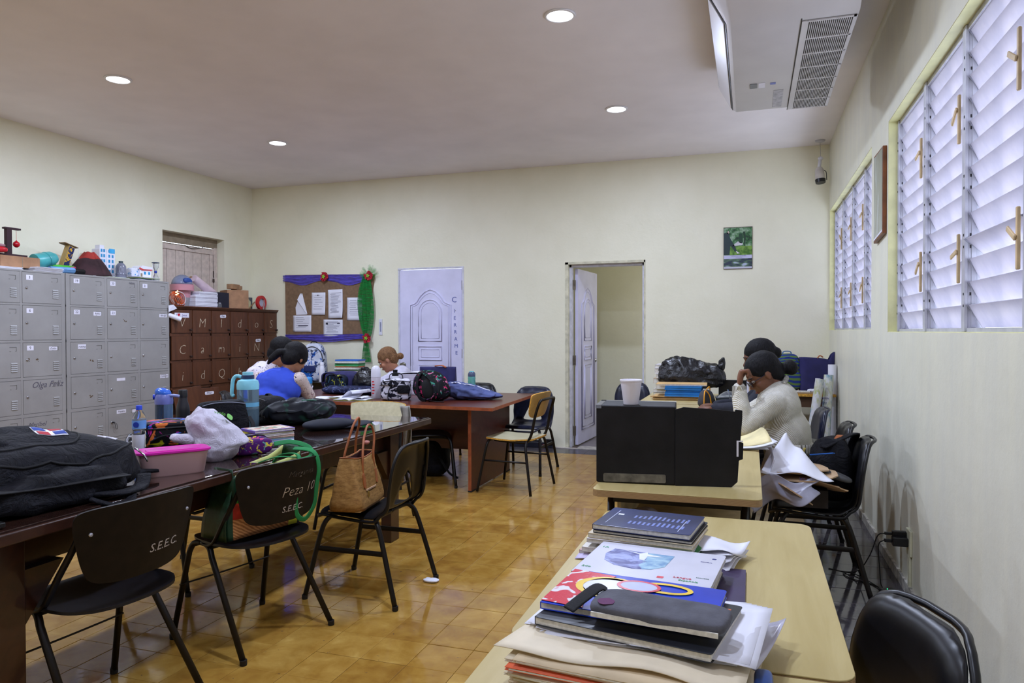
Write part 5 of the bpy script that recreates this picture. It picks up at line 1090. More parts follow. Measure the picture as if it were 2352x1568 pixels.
# side table at the wall with backpack, books, bottle
t = thing('side_table', 'dark grey side table at the wall below the corkboard', 'table', (-4.95, 7.62, 0)); mk('tabletop', G().box((-.55, -.32, .70), (.62, .34, .727)), MM((58, 56, 62), .5), t, bevel=.003)
for sx in (-.5, .57):
    for sy in (-.27, .29): mk('leg', G().tube([(sx, sy, 0), (sx, sy, .70)], .015, 8), M_chairmet, t, smooth=True)
M_camo = pattern('blue white camouflage', (186, 190, 204), [(30, 88, 170), (60, 66, 84), (24, 50, 110), (200, 204, 216)], 9, .6, .40, (1, 1, 1), 3)
t = thing('backpack', 'blue and white camouflage backpack standing under the corkboard', 'backpack', (-5.02, 7.55, TF), math.radians(12))
mk('body', superell((.33, .20, .47), .62, .55, 40, 36, .006, 7, 3, taper=.22), M_camo, t, smooth=True); mk('front_pocket', superell((.26, .09, .24), .45, .45, 32, 22, .004, 8, 5, taper=.1).xf(Matrix.Translation((0, -.095, .02))), M_camo, t, smooth=True)
mk('pocket_panel', superell((.15, .02, .075), .4, .4, 20, 10).xf(Matrix.Translation((0, -.145, .13))), MM((20, 36, 90), .6), t, smooth=True)
cord([(-.145, -.06, .12), (-.135, -.075, .28), (-.10, -.075, .38), (0, -.07, .43), (.10, -.075, .38), (.135, -.075, .28), (.145, -.06, .12)], .005, M_buckle, t, 'zipper'); strap([(-.04, 0, .455), (-.03, -.01, .485), (.03, -.01, .485), (.04, 0, .455)], t, .022, .008, name='grab_handle')
t = bottle('white_bottle', 'slim white bottle standing before the blue camouflage backpack', (-4.79, 7.36, TF), [(.001, 0), (.034, 0), (.036, .004), (.036, .15), (.030, .19), (.022, .21)], [(.024, .208), (.024, .245), (.020, .25), (.001, .251)], M_white, M_white)
single('cardboard_box', G().box((-.12, -.06, 0), (.12, .06, .30)), M_cardb, 'brown cardboard box half hidden between backpack and seated women', 'box', loc=(-5.28, 7.78, TF), bevel=.003)
z = TF; bc = [((196, 190, 170), .035, 'beige'), ((206, 200, 190), .03, 'cream'), ((40, 130, 70), .012, 'green'), ((178, 172, 160), .032, 'grey-paged'), ((190, 186, 170), .036, 'thick pale'), ((30, 120, 60), .012, 'dark green'), ((196, 196, 190), .026, 'white-paged'), ((220, 96, 40), .010, 'orange'), ((70, 160, 100), .018, 'light green'), ((24, 120, 60), .016, 'deep green'), ((200, 200, 196), .026, 'pale grey'), ((50, 110, 196), .016, 'blue')]
for i, (c, h, nme) in enumerate(bc):
    book(f'{nme} book, {ORD[i]} from the bottom of the pile beneath the green drape', (-4.575+random.uniform(-.02, .02), 7.62+random.uniform(-.02, .02), z), math.radians(8)+random.uniform(-.12, .12), .30, .21, h, MM(c, .5), 'books piled below the green drape', pages=MM(c, .6) if max(c)-min(c) > 60 else None); z += h+.0006
# black backpack under the mahogany table
t = thing('backpack', 'black backpack on the floor under the mahogany table', 'backpack', (-2.86, 6.12, 0), math.radians(10)); mk('body', superell((.42, .30, .34), .6, .6, 36, 24, .012, 6, 4), M_blackfab, t, smooth=True); strap([(.15, -.14, .2), (.25, -.17, .06), (.33, -.15, .01)], t, .03, .006)
# ================================================================== CORKBOARD WALL
t = thing('corkboard', 'brown notice board draped with purple and green tulle beside the white door', 'notice board', (-5.15, YF-.001, 1.645)); ox, oy_, oz = -5.15, YF-.001, 1.645
M_burlap = P('brown board paper', (124, 98, 74), .8, var=.08, scale=30, bump=.1)
mk('board', G().prism([(-.60, -.425), (.565, -.42), (.70, .405), (-.605, .43)], -.0, .025, frame((0, 0, 0), (1, 0, 0), (0, -1, 0))), M_burlap, t)
def tulle(name, c, a=.78):
    t_ = NT(name); t_.set(.9, alpha=1); n = t_.noise(t_.coord(scale=(3, 3, 20)), 6, 3); cc = t_.ramp(n, [(.35, tuple(x*.82 for x in c)), (.65, c)]); t_.base(cc); tr = t_.add('ShaderNodeBsdfTransparent'); mx = t_.add('ShaderNodeMixShader')
    t_.link(t_.ramp(t_.noise(t_.coord(scale=(2, 2, 14)), 5, 3), [(.35, (a*265,)*3), (.65, (min(255, a*330),)*3)]), mx.inputs[0]); t_.link(tr.outputs[0], mx.inputs[1]); t_.link(t_.b.outputs[0], mx.inputs[2]); t_.link(mx.outputs[0], t_.out.inputs[0]); return t_.m
M_tv = tulle('purple tulle', (92, 80, 190)); M_tg = tulle('green tulle', (16, 128, 50)); M_tr = P('red tulle', (176, 34, 52), .8, var=.2, scale=60); M_tgf = tulle('light green tulle', (60, 180, 80), .4)
def swag(x0, x1, z0, z1, h, sag, mat, name, dy=0):
    return mk(name, G().sheet(lambda u, v: (x0+(x1-x0)*u, -.034-dy-.006*math.sin(v*17+u*3)-.004*math.sin(u*20), z0+(z1-z0)*u-h*(v-.0)*(.8+.25*math.sin(u*PI))-sag*math.sin(u*PI)*v+.01*math.sin(u*9)*v), 30, 10), mat, t, smooth=True)
swag(-.63, -.05, .425, .42, .10, .018, M_tv, 'purple_swag'); swag(.03, .64, .42, .405, .10, .022, M_tv, 'purple_swag'); swag(-.60, .60, -.345, -.335, .085, .0, M_tv, 'purple_swag')
mk('green_drape', G().sheet(lambda u, v: ((.600-.045*u*0+(.15*u-.075)*(.55+.95*math.sin(v*PI)**.8)*1.0)+(-.012*math.sin(v*4)), -.050-.010*math.sin(u*23)-.008*math.sin(v*6), .38-.76*v), 28, 26), M_tg, t, smooth=True)
mk('green_drape', G().sheet(lambda u, v: (.592+(.12*u-.06)*(.35+.8*v), -.048-.010*math.sin(u*23), -.39-.30*v), 22, 12), M_tg, t, smooth=True)
for (fx, fz, nm) in ((.008, .39, 1), (.64, .385, 2), (.61, -.39, 3)):
    rr3 = random.Random(nm); g = G()
    for k in range(46):
        a = rr3.uniform(0, 2*PI); r = rr3.uniform(.035, .062); b = rr3.uniform(-.3, .3); x1, z1 = r*math.cos(a), r*math.sin(a); p = Vector((-math.sin(a), 0, math.cos(a)))*.011
        g.q([Vector((fx, -.058, fz))-p*.4, Vector((fx+x1, -.062-.02*rr3.random(), fz+z1))-p, Vector((fx+x1*1.08, -.07, fz+z1*1.08)), Vector((fx+x1, -.062-.02*rr3.random(), fz+z1))+p, Vector((fx, -.058, fz))+p*.4], [(0, 1, 2, 3, 4)])
    f = mk('red_flower', g, M_tr, t)
    g = G()
    for k in range(5): g.cbox((fx+.014*math.cos(k*1.26), -.082, fz+.014*math.sin(k*1.26)), (.02, .006, .01), m=Matrix.Rotation(-k*1.26, 4, 'Y'))
    mk('flower_centre', g, MM((140, 210, 60), .6), f)
g = G(); rr3 = random.Random(9)
for k in range(60):
    a = rr3.uniform(0, 2*PI); r = rr3.uniform(.07, .125); x1, z1 = r*math.cos(a), r*.9*math.sin(a)+.02; p = Vector((-math.sin(a), 0, math.cos(a)))*.018
    g.q([Vector((.64, -.04, .39)), Vector((.64+x1, -.045-.02*rr3.random(), .39+z1))-p, Vector((.64+x1*1.1, -.05, .39+z1*1.1)), Vector((.64+x1, -.045, .39+z1))+p], [(0, 1, 2, 3)])
mk('green_bow', g, M_tgf, t)
def pinned(label, x0, x1, z0, z1, lines, seed, curl=0, rz=0, extra=None):
    cx, cz = (x0+x1)/2, (z0+z1)/2; w_, h_ = x1-x0, z1-z0
    p = thing('pinned_paper', label, 'paper', (cx, YF-.028, cz), 0, 'papers pinned on the notice board')
    mk('sheet', G().sheet(lambda u, v: ((u-.5)*w_, -.001-curl*(1-v)**3*(.4+.6*u), (v-.5)*h_), 8, 8, -.0006), M_paper, p, smooth=True); g = G(); rr3 = random.Random(seed)
    for k in range(lines):
        z_ = h_*(.38-.72*k/max(1, lines)); l = w_*rr3.uniform(.35, .7); x_ = -w_*.36+rr3.uniform(0, .02); v_ = z_/h_+.5; y_ = -.0022-curl*(1-v_)**3
        g.box((x_, y_-.0003, z_-.0018), (x_+l, y_, z_+.0018))
    if g.v: mk('print_lines', g, MM((120, 120, 138), .7), p)
    if extra:
        for (a, b, c, d, col) in extra: mk('mark', G().box((a, -.0026, b), (c, -.0020, d)), MM(col, .7), p)
    p.rotation_euler = (0, rz, 0); return p
pinned('white printed letter pinned second from left in the upper row', -5.352, -5.150, 1.553, 1.838, 7, 1, .012, .01, [(-.02, .10, .0, .115, (80, 80, 96)), (-.012, -.135, .002, -.125, (40, 40, 60))])
pinned('tall white handwritten list pinned at the middle of the notice board', -5.108, -4.895, 1.508, 1.872, 18, 2, .03, -.03)
pinned('white memo pinned at right beside the green drape', -4.835, -4.620, 1.478, 1.765, 9, 3, .006, .01)
pinned('wide white notice with dark bar at lower left of the board', -5.632, -5.360, 1.336, 1.548, 6, 4, .004, 0, [(-.06, -.035, .09, -.02, (70, 66, 84))])
pinned('wide white notice with two small emblems at lower middle', -5.180, -4.900, 1.275, 1.492, 12, 5, .004, 0, [(-.105, .045, -.075, .07, (40, 40, 56)), (.06, .05, .10, .064, (60, 60, 80))])
p = thing('pinned_paper', 'white paper with its corner folded over at upper left of the board', 'paper', (-5.50, YF-.028, 1.69), 0, 'papers pinned on the notice board')
mk('sheet', G().prism([(-.085, -.135), (.075, -.132), (-.0, .07), (-.045, .08), (-.095, -.04)], 0, .001, frame((0, -.001, 0), (1, 0, 0), (0, -1, 0))), M_paper, p)
mk('folded_flap', G().q([(-.02, -.006, .14), (.01, -.004, .14), (.085, -.004, -.13), (.06, -.012, -.10), (-.05, -.03, .06)], [(0, 1, 2, 3, 4)]), M_paper, p); mk('pin', G().lathe([(.004, 0), (.004, .006)], 8, m=frame((-.0, -.008, .132), (1, 0, 0), (0, -1, 0))), M_chrome, p)
t = thing('wall_thermometer', 'slim white thermometer plate on the wall beside the green drape', 'thermometer', (-4.374, YF-.001, 1.394)); mk('plate', G().box((-.022, -.008, -.10), (.022, 0, .10)), M_white, t, bevel=.002); mk('scale', G().box((-.010, -.0088, -.06), (.010, -.008, .06)), MM((150, 154, 176), .4), t); mk('tube', G().box((.004, -.0095, -.055), (.007, -.0088, .045)), MM((70, 70, 90), .4), t)
# calendar / poster
t = thing('poster', 'small green landscape poster with mirrored edge right of the open doorway', 'poster', (-.13, YF-.001, 2.21)); mk('backing', G().box((-.146, -.012, -.222), (.146, 0, .222)), MM((96, 84, 74), .5), t, bevel=.001)
pm = NT('poster print'); v = pm.coord(scale=(1, 1, 1)); sx = pm.add('ShaderNodeSeparateXYZ'); pm.link(v, sx.inputs[0]); n = pm.noise(v, 14, 4, .6); c = pm.ramp(n, [(.38, (20, 50, 34)), (.5, (64, 118, 66)), (.62, (150, 176, 150))]); gr = pm.ramp(pm.noise(v, 26, 3), [(.4, (66, 110, 34)), (.6, (120, 160, 66))])
c = pm.mix(pm.math('LESS_THAN', sx.outputs[2], .02), c, gr); c = pm.mix(pm.math('LESS_THAN', sx.outputs[2], -.075), c, (196, 196, 226)); c2 = pm.ramp(pm.noise(pm.coord(scale=(1, 1, 3)), 9, 3), [(.42, (44, 54, 76)), (.55, (90, 120, 90)), (.66, (176, 186, 210))]); c = pm.mix(pm.math('LESS_THAN', sx.outputs[2], -.112), c, c2); c = pm.mix(pm.math('LESS_THAN', sx.outputs[2], -.198), c, (200, 200, 216)); pm.base(c); pm.set(.3)
mk('print', G().box((-.142, -.0135, -.216), (.142, -.012, .214)), pm.m, t)
def flat_fig(pts, col, nm): mk(nm, G().prism(pts, 0, .0008, frame((0, -.0136, 0), (1, 0, 0), (0, -1, 0))), MM(col, .4), t)
flat_fig([(-.142, .16), (-.10, .17), (-.075, .10), (-.03, .02), (-.01, -.03), (-.03, -.04), (-.075, .03), (-.085, -.07), (-.142, -.07)], (28, 50, 54), 'figure_silhouette'); flat_fig([(-.115, .165), (-.095, .185), (-.085, .165), (-.10, .15)], (210, 190, 180), 'figure_head'); flat_fig([(-.025, -.025), (.01, -.05), (.02, -.055), (-.005, -.06)], (220, 214, 226), 'figure_hand')
flat_fig([(.01, .15), (.05, .155), (.05, .06), (.035, .045), (.01, .06)], (24, 66, 42), 'figure_silhouette'); flat_fig([(.05, .17), (.075, .17), (.08, .09), (.072, .02), (.06, .02), (.06, .10)], (30, 60, 40), 'figure_silhouette'); flat_fig([(.0, .07), (-.06, .02), (.05, .03), (.05, .05)], (206, 204, 210), 'pale_path')
for k, (tx, s_) in enumerate((('DESARROLLO SOSTENIBLE', .0125), ('semana nacional', .010))): text(tx, s_, MM((90, 84, 130), .6), t, frame((.01, -.0145, -.085-.014*k), (1, 0, 0), (0, -1, 0)))
# framed picture on right wall
t = thing('picture', 'brown-framed glossy aerial picture on the right wall between the windows', 'picture', (XR-.001, 4.90, 2.155)); pb = NT('aerial print'); n = pb.noise(pb.coord(scale=(1, 2, .6)), 9, 5, .7); pb.base(pb.ramp(n, [(.35, (50, 60, 62)), (.5, (96, 120, 120)), (.65, (150, 168, 180))])); pb.set(.08, spec=.8, coat=.6)
def rot_pl(pts): return pts
mk('frame', G().prism([(-.16, -.275), (.165, -.25), (.165, .265), (-.16, .27)], 0, .022, frame((0, 0, 0), (0, -1, 0), (-1, 0, 0))), P('brown frame', (120, 70, 36), .4, var=.15), t, bevel=.002); mk('print', G().prism([(-.15, -.262), (.155, -.238), (.155, .255), (-.15, .258)], .022, .0232, frame((0, 0, 0), (0, -1, 0), (-1, 0, 0))), pb.m, t); mk('print_border', G().prism([(-.15, -.262), (.155, -.238), (.155, -.226), (-.15, -.250)], .0233, .0238, frame((0, 0, 0), (0, -1, 0), (-1, 0, 0))), M_card, t)
# camera in the corner
t = thing('security_camera', 'small white camera hanging on a thin rod in the far right ceiling corner', 'camera', (.655, 7.83, CEIL)); mk('ceiling_mount', G().lathe([(.05, -.0), (.045, -.012), (.02, -.022), (.001, -.023)], 20), M_alu2, t, smooth='auto')
mk('rod', G().tube([(.0, 0, -.02), (.004, 0, -.17)], .002, 6), M_alu, t); mk('joint', superell((.05, .05, .04), 1, 1, 16, 10).xf(Matrix.Translation((.004, 0, -.20))), M_white, t, smooth=True)
mk('neck', G().tube([(.0, 0, -.19), (-.01, -.01, -.28)], .017, 10), M_white, t, smooth=True); mk('housing', G().tube([(-.01, -.01, -.275), (-.008, -.015, -.30), (.0, -.03, -.40)], [.03, .042, .048], 16), MM((206, 200, 196), .4), t, smooth='auto'); mk('lens_hood', G().tube([(.0, -.03, -.395), (.003, -.036, -.43)], [.050, .046], 16), M_buckle, t, smooth='auto'); mk('side_cable', G().tube(smooth_path([(.03, -.01, -.30), (.055, -.01, -.32), (.06, -.02, -.40)], 4), .004, 6), M_buckle, t, smooth=True)
# power strip at the far wall base
t = thing('power_strip', 'dark power strip on the floor edge left of the open doorway', 'power strip', (-2.36, YF-.05, 0)); mk('case', G().box((-.30, -.03, 0), (.22, .035, .06)), MM((34, 36, 48), .4), t, bevel=.006); mk('plug', G().box((.12, -.035, .03), (.22, .0, .10)), M_buckle, t, bevel=.006); mk('button', G().box((.10, -.034, .02), (.115, -.029, .04)), MM((180, 60, 60), .4), t)
# outlet, plugs, cables, phone
t = thing('wall_outlet', 'cream wall outlet low on the right wall', 'outlet', (XR-.0005, 4.035, .275)); mk('plate', G().box((-.012, -.048, -.065), (0, .048, .062)), MM((206, 204, 176), .5), t, bevel=.003); mk('conduit', G().box((-.012, -.03, -.22), (0, .004, -.065)), MM((206, 204, 176), .5), t, bevel=.002)
t = thing('phone_charger', 'black plug adapters with thin cables in the right wall outlet', 'charger', (XR-.014, 4.035, .285)); mk('adapter', G().box((-.070, -.028, -.032), (0, .020, .012)), M_buckle, t, bevel=.005); mk('adapter', G().box((-.065, .012, .006), (0, .042, .035)), M_buckle, t, bevel=.005)
mk('connector', G().box((-.105, -.012, -.018), (-.07, .006, -.002)), M_buckle, t, bevel=.003); mk('connector', G().box((-.100, .015, .012), (-.065, .030, .026)), M_buckle, t, bevel=.003)
z0 = -.285
cord([(-.10, .022, .018), (-.13, .03, .0), (-.155, .10, -.12), (-.19, .22, -.24), (-.25, .30, z0+.004), (-.33, .34, z0+.003)], .0028, M_buckle, t, 'cable', n=8); cord([(-.105, -.003, -.01), (-.13, .0, -.04), (-.12, .03, -.16), (-.11, .06, -.25), (-.10, .08, z0+.003), (-.15, .14, z0+.003), (-.24, .20, z0+.003), (-.26, .28, z0+.004), (-.20, .26, z0+.006), (-.13, .12, z0+.006), (-.08, .0, z0+.004), (-.06, -.05, z0+.006)], .0028, M_buckle, t, 'cable', n=8)
t = thing('power_bank', 'small black power bank with green light on the floor by the right wall', 'power bank', (.675, 4.02, .001), .3); mk('case', G().box((-.035, -.07, 0), (.035, .07, .018)), M_buckle, t, bevel=.004)
gl = NT('green LED'); gl.b.inputs['Emission Color'].default_value = (0, 1, .3, 1); gl.b.inputs['Emission Strength'].default_value = 3; mk('indicator', G().lathe([(.0025, 0), (.0025, .001)], 8, c=(0, .045, .018)), gl.m, t)
# ================================================================== RIGHT-HAND DESKS
# big black cardboard box with its folded-out flap
M_bcard = P('black painted cardboard', (22, 21, 23), .62, var=.3, scale=10, bump=.1, bscale=120, spec=.3)
t = thing('cardboard_box', 'big black taped cardboard box with open flap on the mid plywood desk', 'box', (-.42, 2.81, TD), math.radians(5))
W_, D_, H_ = .30, .20, .297
mk('box_body', G().box((-W_/2, -.062, 0), (W_/2, D_-.062, H_)), M_bcard, t, bevel=.006)
mk('tape', G().box((-W_/2-.001, -.064, H_-.012), (-W_/2+.02, D_-.06, H_+.0012)).box((-W_/2, D_-.09, H_-.001), (W_/2, D_-.058, H_+.0012)), glassy('shiny tape', (180, 184, 196), .15, trans=.6), t)
mk('tape_strip', G().prism(rrect(.235, .032, .006), 0, .0012, frame((-.005, -.0625, .022), (1, .0, .015), (0, -1, 0))), P('grey dusty tape', (96, 92, 84), .35, var=.25, scale=30), t)
fl = [(0, 0), (.205, .0), (.226, .020), (.231, .10), (.245, .105), (.247, .165), (.236, .170), (.243, .26), (.243, .286), (.218, .290), (.216, .282), (.14, .29), (.03, .296), (0, .287)]
mk('open_flap', G().prism(fl, 0, .005, frame((W_/2-.003, -.0615, 0), (.995, .09, 0), (.09, -.995, 0))), M_bcard, t, bevel=.0015, seg=1)
mk('torn_edge', G().prism([(.222, .115), (.229, .115), (.229, .17), (.245, .17), (.245, .174), (.222, .174)], .0052, .006, frame((W_/2-.003, -.0615, 0), (.995, .09, 0), (.09, -.995, 0))), M_card, t)
# papers on desk 3
t = thing('folder_sheaf', 'curled manila folder and papers before the woman in the white sweater', 'papers', (-.045, 3.86, TD), .2)
mk('folder', G().sheet(lambda u, v: (-.12+.24*u, -.14+.28*v, .012+.07*(u**3)*(.4+.6*math.sin(v*2.4))), 16, 10, .0015), MM((216, 202, 150), .6), t, smooth=True)
for k in range(4): mk('sheet', G().sheet(lambda u, v: (-.115+.22*u+.01*k, -.15+.28*v-.012*k, .002+.003*k+.035*(u**3)*k/3), 10, 6, .001), M_paper, t, smooth=True)
# blue folders, envelopes, black bag
z = TD; 
for k in range(5):
    book(f'manila envelope, {ORD[k]} from the bottom below the bright blue folders', (-.60+random.uniform(-.01, .01), 6.33+random.uniform(-.02, .02), z), random.uniform(-.06, .06), .40, .27, .006, MM((196, 160, 106), .6), 'manila envelopes on the far desk', name='envelope', pages=MM((206, 176, 130), .6)); z += .0065
for k in range(5):
    book(f'bright blue folder, {ORD[k]} from the bottom of the blue pile', (-.535+random.uniform(-.006, .006), 6.30+random.uniform(-.01, .01), z), random.uniform(-.04, .04), .30, .24, .0175, MM((14, 110, 190), .4), 'bright blue folders on the far desk', name='folder', pages=MM((30, 120, 196), .5)); z += .018
t = book('flat manila envelope on top of the bright blue folders', (-.56, 6.33, z), .05, .42, .28, .012, MM((200, 164, 110), .6), 'manila envelopes on the far desk', name='envelope')
z = TD
for k, (h, c) in enumerate(((.03, (70, 66, 66)), (.03, (216, 212, 206)), (.05, (196, 190, 180)), (.045, (190, 160, 120)), (.04, (206, 202, 196)), (.05, (214, 210, 216)), (.03, (200, 196, 200)))):
    book(f'old paper bundle, {ORD[k]} from the bottom beside the black plastic bag', (-.66+random.uniform(-.015, .015), 6.72+random.uniform(-.01, .01), z), random.uniform(-.08, .08), .32, .24, h, MM(c, .7), 'paper bundles behind the black plastic bag', name='paper_bundle'); z += h+.0006
t = thing('plastic_bag', 'large glossy black plastic bag lying over the papers on the far desk', 'bag', (-.50, 6.62, z-.17), math.radians(4))
mk('bag_body', crumple((.58, .26, .25), 3.9, .034, 9, 110, 56, e=(.62, .6), top=lambda q: (q.x*(1-.10*q.z/.27), q.y*(1-.4*q.z/.27), q.z*(1.0-.10*math.sin(q.x*9)))), M_gloss_black, t, smooth=True); mk('bag_ear', crumple((.08, .06, .12), 2.9, .012, 12, 30, 20, e=(.8, .9), top=lambda q: (q.x*(1-.6*q.z/.16), q.y, q.z)).xf(Matrix.Translation((.24, 0, .155)) @ Matrix.Rotation(.25, 4, 'Y')), M_gloss_black, t, smooth=True)
t.location.z = TD+.075
# support for it: a closed dark case
t = thing('laptop', 'black laptop standing half open right of the black plastic bag', 'laptop', (-.13, 6.66, TD), math.radians(-6)); mk('screen_lid', G().box((-.14, -.01, 0), (.10, .006, .15), ), MM((14, 14, 20), .3), t, bevel=.004); mk('screen_edge', G().box((.10, -.012, 0), (.118, .008, .152)), M_card, t, bevel=.002); mk('laptop_base', G().box((-.14, -.20, 0), (.11, -.012, .016)), MM((40, 40, 46), .4), t, bevel=.003)
t = thing('pouch', 'grey felt pouch with orange piping, open on the desk', 'pouch', (-.32, 5.70, TD), math.radians(60))
mk('body', superell((.20, .10, .135), .7, .55, 36, 22, .004, 9, 3, taper=.45), P('grey felt', (62, 62, 68), .9, var=.12, bump=.2, bscale=200), t, smooth=True)
M_or = MM((236, 160, 30), .5)
cord([(-.10, -.045, .01), (-.09, -.04, .09), (-.06, -.03, .13), (-.02, -.042, .09), (-.01, -.05, .01)], .0045, M_or, t, 'piping'); cord([(.0, .04, .01), (.02, .03, .10), (.06, .015, .15), (.095, .03, .09), (.10, .04, .01)], .0045, M_or, t, 'piping')
t = thing('plastic_tray', 'dark translucent food tray with clear cup beside the orange-piped pouch', 'tray', (-.14, 5.74, TD), .1); mk('tray', bx_loft([(.20, .15, .03, 0), (.23, .18, .035, .07), (.225, .175, .033, .07), (.19, .14, .028, .006)]), MM((30, 40, 46), .2), t, smooth='auto'); mk('clear_lid', G().sheet(lambda u, v: (-.11+.18*u, -.08+.14*v, .075+.05*math.sin(u*PI)*math.sin(v*PI)), 12, 10, .001), M_clear, t, smooth=True); mk('spoon', G().tube([(.0, -.09, .02), (-.03, -.06, .14)], .005, 6), M_clear, t)
t = single('green_lid', bx_loft([(.16, .09, .02, 0), (.165, .095, .02, .012), (.15, .08, .02, .014)]), MM((90, 210, 40), .35), 'bright green plastic lid on the desk beside the dark food tray', 'lid', loc=(-.13, 5.52, TD), smooth='auto')
# wall table things
t = thing('backpack', 'blue backpack with yellow-green chevrons on the far right table', 'backpack', (.335, 7.50, TD), math.radians(8)); M_chev = NT('chevron cloth'); v = M_chev.coord(scale=(1, 1, 1)); wv = M_chev.wave(v, 9, 8, 1, 'Z', .6); M_chev.set(.7); M_chev.base(M_chev.mix(M_chev.ramp(wv, [(.52, (0, 0, 0)), (.56, (255, 255, 255))]), (20, 44, 120), (84, 116, 50))); M_chev = M_chev.m
mk('body', superell((.26, .18, .36), .5, .5, 36, 30, .004, 7, 3, taper=.12), M_chev, t, smooth=True); mk('front_pocket', superell((.22, .07, .17), .4, .4, 30, 16, .003, 8, 2).xf(Matrix.Translation((0, -.085, .02))), M_chev, t, smooth=True); cord([(-.12, -.06, .12), (-.11, -.07, .26), (0, -.07, .33), (.11, -.07, .26), (.12, -.06, .12)], .005, MM((20, 50, 130), .5), t, 'zipper'); strap([(-.04, 0, .35), (-.03, 0, .38), (.03, 0, .38), (.04, 0, .35)], t, .02, .008, name='grab_handle', mat=MM((24, 90, 150), .6))
t = thing('tote_bag', 'indigo fabric tote with slack pointed corner on the far right table', 'bag', (.60, 7.46, TD), math.radians(6))
mk('bag_body', G().sheet(lambda u, v: (lambda a: (math.copysign(abs(math.cos(a))**.3, math.cos(a))*.155, math.copysign(abs(math.sin(a))**.4, math.sin(a))*.075*(1-.5*v)+.012*math.sin(a*3+v*5)*v, v*(.33+.05*max(0, math.cos(a))-.035*math.exp(-((math.cos(a)-.25)/.2)**2))))(u*2*PI), 64, 18, .002), M_navy, t, smooth=True); mk('bag_bottom', G().box((-.14, -.065, 0), (.14, .065, .004)), M_navy, t); cord([(.0, -.03, .32), (.02, -.04, .345), (.05, -.03, .33)], .006, MM((180, 110, 70), .6), t, 'handle')
t = thing('notebook_pair', 'flat pale notebooks with a tissue at the front of the far right table', 'notebook', (.44, 7.24, TD), .05); mk('cover', G().box((-.12, -.05, 0), (.12, .06, .012)), MM((150, 130, 100), .6), t, bevel=.002); mk('pages', G().box((-.10, -.045, .012), (.08, .05, .020)), M_page, t); mk('tissue', crumple((.08, .05, .03), 2, .006, 20, 24, 12).xf(Matrix.Translation((.10, 0, .012))), M_paper, t, smooth=True)
# rolled maps by the right wall
M_map = NT('map print'); v = M_map.coord(scale=(1, 1, .5)); M_map.set(.45); M_map.base(M_map.mix(M_map.ramp(M_map.noise(v, 16, 5, .7), [(.5, (0, 0, 0)), (.56, (255, 255, 255))]), M_map.ramp(M_map.noise(v, 9, 4, .6), [(.38, (110, 150, 170)), (.52, (206, 206, 196)), (.62, (170, 176, 120))]), (206, 206, 210))); M_map = M_map.m
t = thing('rolled_map', 'rolled wall map lettered 2015 leaning in the corner by the right wall', 'map', (.655, 7.02, 0)); mk('roll', G().tube([(-.04, -.02, .02), (.02, .10, .93)], .042, 18), M_map, t, smooth='auto')
for k, (tx, sz, zz) in enumerate((('2015', .055, .60), ('LEY Y', .03, .70), ('SU NACION', .024, .745))):
    text(tx, sz, MM((50, 40, 110), .5), t, frame((-.012+.02*(zz-.6)-.018, -.0395+.132*(zz-.02)-.028+.0, zz-.02), (.06, .13, 1) if k == 0 else (.55, -.80, 0), (-.82, -.56, .1)), depth=.0006)
t = thing('rolled_map', 'second rolled map tilted left of the one lettered 2015', 'map', (.56, 6.98, 0)); mk('roll', G().tube([(-.10, -.05, .01), (.03, .02, .90)], .038, 18), M_map, t, smooth='auto')
t = thing('poster_roll', 'plain white paper roll, tallest of the rolls in the corner', 'paper roll', (.715, 7.22, 0)); mk('roll', G().tube([(0, 0, .0), (.0, .03, 1.02)], .036, 18), M_paper, t, smooth='auto')
t = thing('poster_roll', 'thin lavender paper roll leaning against the far right table edge', 'paper roll', (.545, 7.05, 0)); mk('roll', G().tube([(-.03, -.06, .0), (.035, .04, .90)], .022, 14), MM((196, 190, 222), .5), t, smooth='auto')
# backpack and cardboard on the near right chair
t = thing('backpack', 'soft black backpack with tan strap slumped on the chair behind the mid desk', 'backpack', (.40, 4.13, .452), math.radians(92))
mk('body', superell((.30, .22, .32), .6, .6, 44, 30, .014, 7, 5, taper=.2), M_blackfab, t, smooth=True); strap([(-.05, -.02, .31), (0, -.05, .33), (.05, -.07, .27), (.06, -.10, .2)], t, .03, .006, M_tan, 'tan_strap'); strap([(-.12, .05, .28), (.02, -.12, .34), (.12, -.12, .26), (.14, -.10, .1)], t, .04, .010, M_blackfab); strap([(.05, .12, .25), (.06, .145, .14), (.055, .14, .03)], t, .012, .004, MM((196, 176, 90), .5), 'yellow_trim')
t = thing('cardboard_pile', 'torn cardboard pieces wrapped in white paper beside the mid desk', 'cardboard', (.185, 3.86, .0), math.radians(0))
def crag(x0, y0, w_, h_, seed, n=18):
    rr4 = random.Random(seed); return [(x0+w_/2*math.cos(a)*(1+rr4.uniform(-.12, .12)), y0+h_/2*math.sin(a)*(1+rr4.uniform(-.15, .15))) for a in [2*PI*k/n for k in range(n)]]
for k, (x0, y0, w_, h_, z, rx, ry) in enumerate(((.06, -.02, .34, .26, .615, .06, -.10), (.03, .0, .30, .26, .645, .03, -.04), (.16, .02, .20, .22, .56, -.1, .35), (.02, -.12, .22, .14, .54, .3, .5))):
    mk('cardboard_piece', G().prism(crag(0, 0, w_, h_, k+3), 0, .006, Matrix.Translation((x0, y0, z)) @ Euler((rx, ry, .3*k)).to_matrix().to_4x4()), M_cardb2, t)
text('X0.784', .022, MM((70, 50, 120), .6), t, frame((.07, -.142, .618), (1, 0, 0), (0, -1, .1)))
